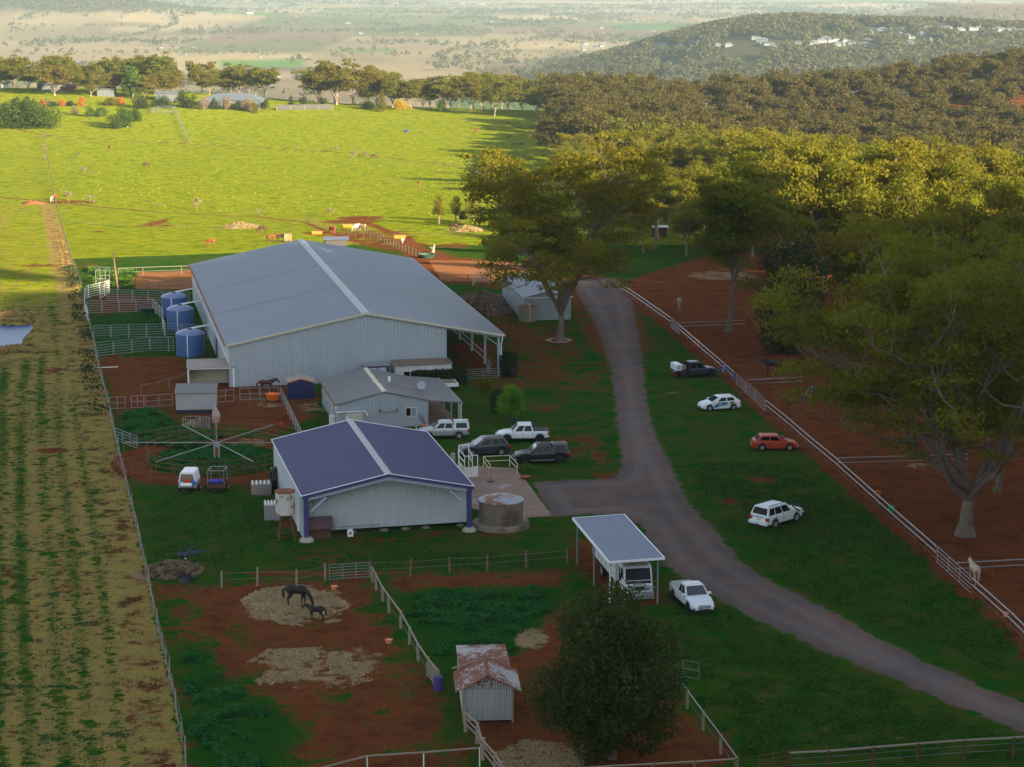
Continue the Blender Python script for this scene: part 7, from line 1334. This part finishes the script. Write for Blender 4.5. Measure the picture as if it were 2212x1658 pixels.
# small far structures among the forest trees
t = far_shed('small white-framed shelter glimpsed under the forest trees', 1424, 512, 3, 2, 2.0, 0, 'dark_timber', 'white_paint'); 
t = thing('parked_truck', 'white horse truck glimpsed between trunks at the far end of the drive', 'truck', G(1562, 545), R(80)); MB().box(-4.2, 1.2, -1.2, 1.2, .9, 3.3).build('box', M['white_paint'], t); MB().prism([(1.3, .6), (2.9, .6), (2.9, 1.6), (2.6, 2.5), (1.3, 2.6)], 'y', -1.1, 1.1).build('cab', M['white_paint'], t); MB().quad((2.92, -.9, 1.65), (2.92, .9, 1.65), (2.64, .85, 2.4), (2.64, -.85, 2.4)).build('windscreen', M['glass_dark'], t)
tm, rm = wheel_mesh(.45, .3)
for x in (-3, 1.9):
    for s in (1, -1): wl = link('wheel', None, t, (x, s * 1.0, .45)); link('tyre', tm, wl); link('rim', rm, wl)
# hedges
def hedge(label, u, v, L, D_, h, rz, seed, mat='leaf_hedge', n=6500, name='hedge'):
    p = G(u, v); t = thing(name, label, 'hedge', p, rz); rs = np.random.RandomState(seed); q = rs.rand(n, 3); f = rs.randint(0, 4, n); P_ = q * np.array([L, D_, h]); P_[:, 2] = np.where(f == 0, h, P_[:, 2]); P_[:, 1] = np.where(f == 1, 0, P_[:, 1]); P_[:, 0] = np.where(f == 2, 0, np.where(f == 3, L, P_[:, 0])); P_ += rs.normal(size=(n, 3)) * .07
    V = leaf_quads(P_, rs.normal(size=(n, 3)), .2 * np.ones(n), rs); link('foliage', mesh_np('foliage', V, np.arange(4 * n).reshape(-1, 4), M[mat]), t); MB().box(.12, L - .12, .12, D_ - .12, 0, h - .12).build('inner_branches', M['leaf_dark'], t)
hedge('clipped dark hedge in front of the site office', 897, 838, 5.7, 1.9, 1.7, R(12), 1); hedge('low clipped hedge left of the site office door', 852, 822, 2.6, .9, 1.0, R(12), 2, n=2200); hedge('tall dark hedge block at the outer corner post of the lean-to', 1084, 816, 1.7, 2.4, 2.5, R(12), 3, n=3500)
# far garden behind the pasture
for i, (u, v, vt_, wd, mat, lb, kd) in enumerate(((60, 272, 217, 120, 'leaf_bush', 'largest dark green bush mound at the left of the pasture', 'bush'), (8, 266, 214, 50, 'leaf_dark', 'dark bush cut by the left picture edge', 'bush'), (247, 277, 244, 38, 'leaf_bush', 'olive bush in front of the small bush clump', 'bush'), (272, 274, 222, 50, 'leaf_bush', 'tallest leafy bush of the clump below the orange tree', 'bush'), (292, 262, 232, 30, 'leaf_bush', 'bush at the right of the clump', 'bush'), (193, 252, 223, 20, 'leaf_green', 'small upright bush left of the clump', 'bush'), (218, 251, 230, 28, 'leaf_green', 'small flat-topped tree left of the clump', 'bush'), (163, 248, 228, 14, 'leaf_dead', 'thin half-bare sapling in the upper left pasture', 'bush'),
        (36, 230, 209, 20, 'leaf_dark', 'clipped round shrub first from the left in the garden row', 'bush'), (58, 226, 207, 16, 'leaf_dark', 'second clipped shrub from the left in the garden row', 'bush'), (92, 229, 212, 14, 'leaf_orange', 'red-leaved small tree in the garden row', 'bush'), (104, 228, 212, 16, 'leaf_dead', 'bare greyish tree in the garden row', 'bush'), (116, 230, 218, 12, 'leaf_dark', 'small dark shrub between the red and orange trees', 'bush'), (134, 229, 213, 16, 'leaf_orange', 'rounder orange autumn tree in the garden row', 'bush'), (152, 229, 217, 15, 'leaf_dark', 'dark shrub between the two orange trees', 'bush'), (177, 229, 206, 17, 'leaf_orange', 'taller orange autumn tree in the garden row', 'bush'),
        (240, 227, 215, 36, 'leaf_gum_far', 'low yellowish hedge right of the orange trees', 'bush'), (262, 226, 208, 18, 'leaf_orange', 'pinkish autumn tree behind the low hedge', 'bush'), (305, 234, 205, 40, 'leaf_dark', 'dark shrub mass left of the white stockyard', 'bush'), (350, 232, 206, 40, 'leaf_dark', 'dark shrub mass behind the white stockyard', 'bush'), (395, 232, 192, 34, 'leaf_dark', 'dark tree left of the far homestead', 'bush'), (415, 234, 198, 24, 'leaf_dark', 'green tree at the left corner of the far homestead', 'bush'), (462, 235, 206, 24, 'leaf_dark', 'dark conifer-like shrub before the far homestead', 'cone'), (440, 236, 204, 26, 'leaf_dead', 'bare tree before the left wing of the far homestead', 'bush'), (490, 236, 206, 26, 'leaf_dead', 'bare tree before the middle of the far homestead', 'bush'), (515, 237, 219, 26, 'leaf_dark', 'low dark shrub before the far homestead', 'bush'), (537, 238, 211, 28, 'leaf_dead', 'bare pinkish tree at the right end of the far homestead', 'bush'),
        (549, 243, 218, 20, 'leaf_gum', 'round olive shrub at the pasture edge right of the homestead', 'bush'), (570, 236, 212, 22, 'leaf_dark', 'dark shrub left of the paling fence', 'bush'), (629, 226, 203, 13, 'leaf_dark', 'pointed cypress behind the paling fence', 'cone'), (655, 226, 206, 18, 'leaf_dark', 'dark shrub pair behind the paling fence', 'bush'), (697, 226, 209, 22, 'leaf_dark', 'dark shrub at the right end of the paling fence', 'bush'), (797, 234, 218, 36, 'leaf_dark', 'clipped dark hedge on the far lawn', 'bush'), (826, 240, 191, 30, 'leaf_gum', 'brown-green conical tree on the far lawn', 'cone'), (864, 236, 213, 34, 'leaf_yellow', 'bright yellow autumn shrub beside the conical tree', 'bush'), (952, 241, 213, 26, 'leaf_green', 'rich green shrub below the ridge gums', 'bush'),
        (1037, 392, 332, 68, 'leaf_bush', 'green flat-crowned wattle tree at the right side of the pasture', 'bush'), (1090, 395, 345, 34, 'leaf_gum', 'thin tree right of the flat-crowned wattle', 'bush'), (948, 484, 413, 26, 'leaf_gum', 'lone slender young gum above the right hay heap', 'bush'), (985, 478, 418, 24, 'leaf_gum', 'second slender young gum right of the lone one', 'bush'), (1022, 480, 400, 42, 'leaf_gum', 'tallest slender gum beside the right hay heap', 'bush'), (1000, 480, 455, 18, 'leaf_dark', 'small dark bush at the feet of the slender gums', 'bush'))):
    p, h = span(u, v, vt_); w_ = wd / F * p.y; cone = kd == 'cone'; small = w_ < 5
    ms = bush(400 + i, w_ * .56, h, mat, (1500 if small else 2600) * (4 if w_ > 12 else 1), .22 + w_ * .025, .04 if 'slender' not in lb and 'wattle' not in lb else .34, 8, tr=.1 + h * .012, pointy=.9 if cone else 0, lump_r=.45)
    nm = 'shrub' if h < 4.5 else ('conical_tree' if cone else 'small_tree'); plant(nm, lb, 'shrub' if h < 4.5 else 'tree', ms, p)
# paling fence and white stockyard, white rail fence down the slope
a, b = G(597, 238), G(719, 236); fence('paling_fence', 'grey timber paling fence below the tallest skyline gums', [a.xy.to_tuple(), b.xy.to_tuple()], 1.9, 6, 'old_timber', .08, ()); t = C.objects[-1]
pf = [o for o in C.objects if o.name.startswith('paling_fence')][0]; d_ = b - a; mb = MB(); n = 60
for k in range(n): q0 = d_ * (k / n); q1 = d_ * ((k + .93) / n); mb.add([q0, q1, q1 + Vector((0, 0, 2.3)), q0 + Vector((0, 0, 2.3)), q0 + Vector((0, .03, 0)), q1 + Vector((0, .03, 0)), q1 + Vector((0, .03, 2.3)), q0 + Vector((0, .03, 2.3))], [(0, 1, 2, 3), (7, 6, 5, 4), (3, 2, 6, 7), (0, 3, 7, 4), (1, 5, 6, 2)])
mb.build('palings', M['far_grey'], pf)
fence('white_stockyard', 'white-railed stockyard at the top of the pasture', [G(*q).xy.to_tuple() for q in ((321, 243), (342, 237), (378, 237), (383, 246), (366, 247), (328, 246), (321, 243))], 1.7, 5, 'far_white', .10, ((1.6, .06, 'far_white'), (1.1, .05, 'far_white'), (.6, .05, 'far_white')), cat='stockyard')
fence('white_rail_fence', 'white rail fence running down the slope from the stockyard', [G(*q).xy.to_tuple() for q in ((381, 246), (398, 285), (409, 308))], 1.5, 5, 'far_white', .08, ((1.4, .06, 'far_white'), (.9, .05, 'far_white')))
fence('white_rail_fence', 'pale rail fence at the far right corner of the pasture', [G(*q).xy.to_tuple() for q in ((1145, 278), (1180, 283), (1205, 290))], 1.4, 5, 'galv', .06, ((1.3, .05, 'galv'), (.7, .04, 'galv')))
# thistle clumps scattered over the pasture
for i, (u, v, s) in enumerate(((180, 374, 1.3), (172, 340, .9), (193, 378, .8), (172, 336, .8), (727, 327, 1.1), (766, 340, 1.4), (792, 338, 1.1), (978, 362, .9), (800, 312, .5), (874, 396, .5), (92, 298, 1.1), (97, 325, 1.2), (98, 345, .9), (545, 312, .8), (457, 311, .7), (640, 320, .8), (145, 432, 1.5), (196, 437, 1.1), (345, 448, .8), (425, 452, 1.5), (712, 466, 1.2), (560, 466, .9), (945, 357, .7), (875, 325, .4), (145, 460, .5))):
    key = 'th%d' % (i % 4)
    if key not in HM: V, Q = clump_leaves([np.array((rng.uniform(-.7, .7), rng.uniform(-.5, .5), rng.uniform(.3, 1.5))) for _ in range(7)], [.5] * 7, 300, .26, np.random.RandomState(i + 900)); HM[key] = mesh_np('foliage', V, Q, M['leaf_dead'])
    t = thing('thistle_clump', 'greyish spiky thistle clump in the sunlit pasture', 'thistle', G(u, v), rng.random() * 6, 'thistle clumps of the pasture'); t.scale = (s, s, s); link('foliage', HM[key], t)
    key2 = 'thstem'; HM.setdefault(key2, MB().tube([(0, 0, -.1), (.1, 0, .7), (0, 0, 1.3)], [.08, .05, .03], 5).mesh('stem', M['leaf_dead'])); link('stem', HM[key2], t)
# ------------------------------------------------------------------ ground cover that nobody could count
def cover(name, label, poly, n, mat, size, hgt, seed, keep=None, wp=None, clump=.5, fade=2.0):
    P = wp if wp is not None else wpoly(poly); rs = np.random.RandomState(seed); x = rs.uniform(P[:, 0].min(), P[:, 0].max(), n * 4); y = rs.uniform(P[:, 1].min(), P[:, 1].max(), n * 4); k = inside(x, y, P) & (fbm(x / 1.6, y / 1.6, seed, 3) > clump + .16 * (1 - sstep(0, fade, dist(x, y, P))) + .10 * rs.rand(len(x)) - .05)
    if keep is not None: k &= keep(x, y)
    x, y = x[k][:n], y[k][:n]; m_ = len(x); z = hz(x, y); Pq = np.stack([x, y, z + hgt * (.2 + .8 * rs.rand(m_)) * np.clip((fbm(x / 1.6, y / 1.6, seed, 3) - clump) * 7, .3, 1)], 1)
    V = leaf_quads(Pq, np.tile([0, -.3, 1.], (m_, 1)), size * np.ones(m_), rs, .45); return tag(link(name, mesh_np(name, V, np.arange(4 * m_).reshape(-1, 4), M[mat])), label, 'weeds', kind='stuff')
th_ = np.linspace(0, 6.2832, 25)[:-1]; circ = np.stack([WALK.x + 6.2 * np.cos(th_), WALK.y + 6.2 * np.sin(th_)], 1)
cover('weeds', 'lush weeds inside the horse walker circle', None, 9000, 'leaf_weed', .30, .35, 5, wp=circ, clump=.42); cover('weeds', 'mound of deep green weeds above the horse walker', [(265, 895), (330, 888), (400, 930), (490, 945), (400, 975), (255, 955)], 9000, 'leaf_weed', .3, .45, 6, clump=.36)
cover('weeds', 'deep green weeds along the left of the front paddock', [(385, 1395), (430, 1400), (470, 1450), (530, 1500), (610, 1530), (650, 1590), (600, 1690), (420, 1690)], 12000, 'leaf_weed', .26, .28, 7, clump=.50); cover('weeds', 'green weeds in the second front paddock', [(845, 1285), (1180, 1268), (1215, 1300), (1170, 1345), (1140, 1400), (960, 1450), (905, 1385)], 10000, 'leaf_weed', .26, .28, 8, clump=.50)
cover('weeds', 'green weeds inside the cattle yards', [(200, 682), (345, 672), (385, 715), (380, 760), (212, 760)], 5000, 'leaf_weed', .26, .25, 9, clump=.45); cover('scattered_hay', 'strewn hay under the black mare and foal', [(520, 1300), (560, 1275), (640, 1268), (720, 1285), (755, 1310), (735, 1345), (650, 1355), (560, 1345)], 9000, 'leaf_straw', .22, .06, 10, clump=.36)
cover('scattered_hay', 'faded strewn hay in the middle of the front paddock', [(520, 1440), (580, 1405), (700, 1400), (850, 1430), (830, 1470), (700, 1490), (560, 1485)], 6000, 'leaf_straw', .16, .04, 11, clump=.50); cover('scattered_hay', 'straw and leaf litter at the bottom edge below the dark tree', [(1090, 1610), (1250, 1600), (1300, 1680), (1080, 1680)], 5000, 'leaf_straw', .2, .05, 12, clump=.46)
fl = np.array(wFL); nn_ = np.array([.9, .2]); cover('dry_grass', 'tall dry grass and bushes along the boundary fence', None, 14000, 'leaf_dry', .26, .30, 13, wp=np.vstack([fl[3:] - nn_ * 1.9, (fl[3:] + nn_ * .3)[::-1]]), clump=.38)
cover('weeds', 'dark overgrown weeds along the boundary beside the cattle yards', None, 16000, 'leaf_hedge', .34, .9, 14, wp=np.vstack([fl[4:9] - nn_ * 2.3, (fl[4:9] + nn_ * .2)[::-1]]), clump=.47)
cover('grass_tufts', 'taller tufts in the mown field', [(0, 800), (230, 850), (395, 1640), (-40, 1690)], 7000, 'leaf_lawn', .18, .08, 15, clump=.60); cover('dry_grass', 'rank dry grass around the pond', [(-40, 675), (100, 680), (115, 760), (-40, 770)], 9000, 'leaf_dry', .3, .45, 16, keep=lambda x, y: ~inside(x, y, pond), clump=.40)
cover('weeds', 'rank grass behind the loading race', [(190, 580), (300, 585), (290, 625), (195, 625)], 8000, 'leaf_green', .35, .5, 17, clump=.45)
nrt = 12000; cover('grass_tufts', 'grass tufts of the sunlit pasture', [(120, 440), (1000, 470), (1100, 400), (1150, 300), (700, 255), (250, 262), (110, 300)], nrt, 'leaf_pasture', .45, .14, 18, clump=.55)

cover('lawn_tufts', 'uneven grass blades of the parking lawn right of the driveway', [(1480, 1000), (1700, 1000), (1900, 1130), (2120, 1300), (2260, 1450), (2260, 1500), (1900, 1360), (1680, 1250), (1560, 1150)], 42000, 'leaf_lawn', .17, .07, 21, clump=.40)
cover('lawn_tufts', 'uneven grass blades of the lawn between driveway and bottom fence', [(1420, 1330), (1540, 1300), (1800, 1430), (2220, 1600), (2220, 1640), (1600, 1640), (1480, 1480)], 42000, 'leaf_lawn', .15, .07, 22, clump=.40)
cover('lawn_tufts', 'uneven grass blades of the lawn below the trailers', [(300, 1080), (560, 1080), (640, 1180), (1200, 1200), (1220, 1230), (340, 1230)], 30000, 'leaf_lawn', .16, .07, 23, clump=.42)
# ------------------------------------------------------------------ air
mb = MB(); mb.box(-9000, 9000, -420, 26000, -175, 165)
hzo = mb.build('haze', M['haze']); hzo['kind'] = 'stuff'; hzo['label'] = 'pale evening haze lying over the valley'; hzo['category'] = 'haze'; hzo.display_type = 'WIRE'
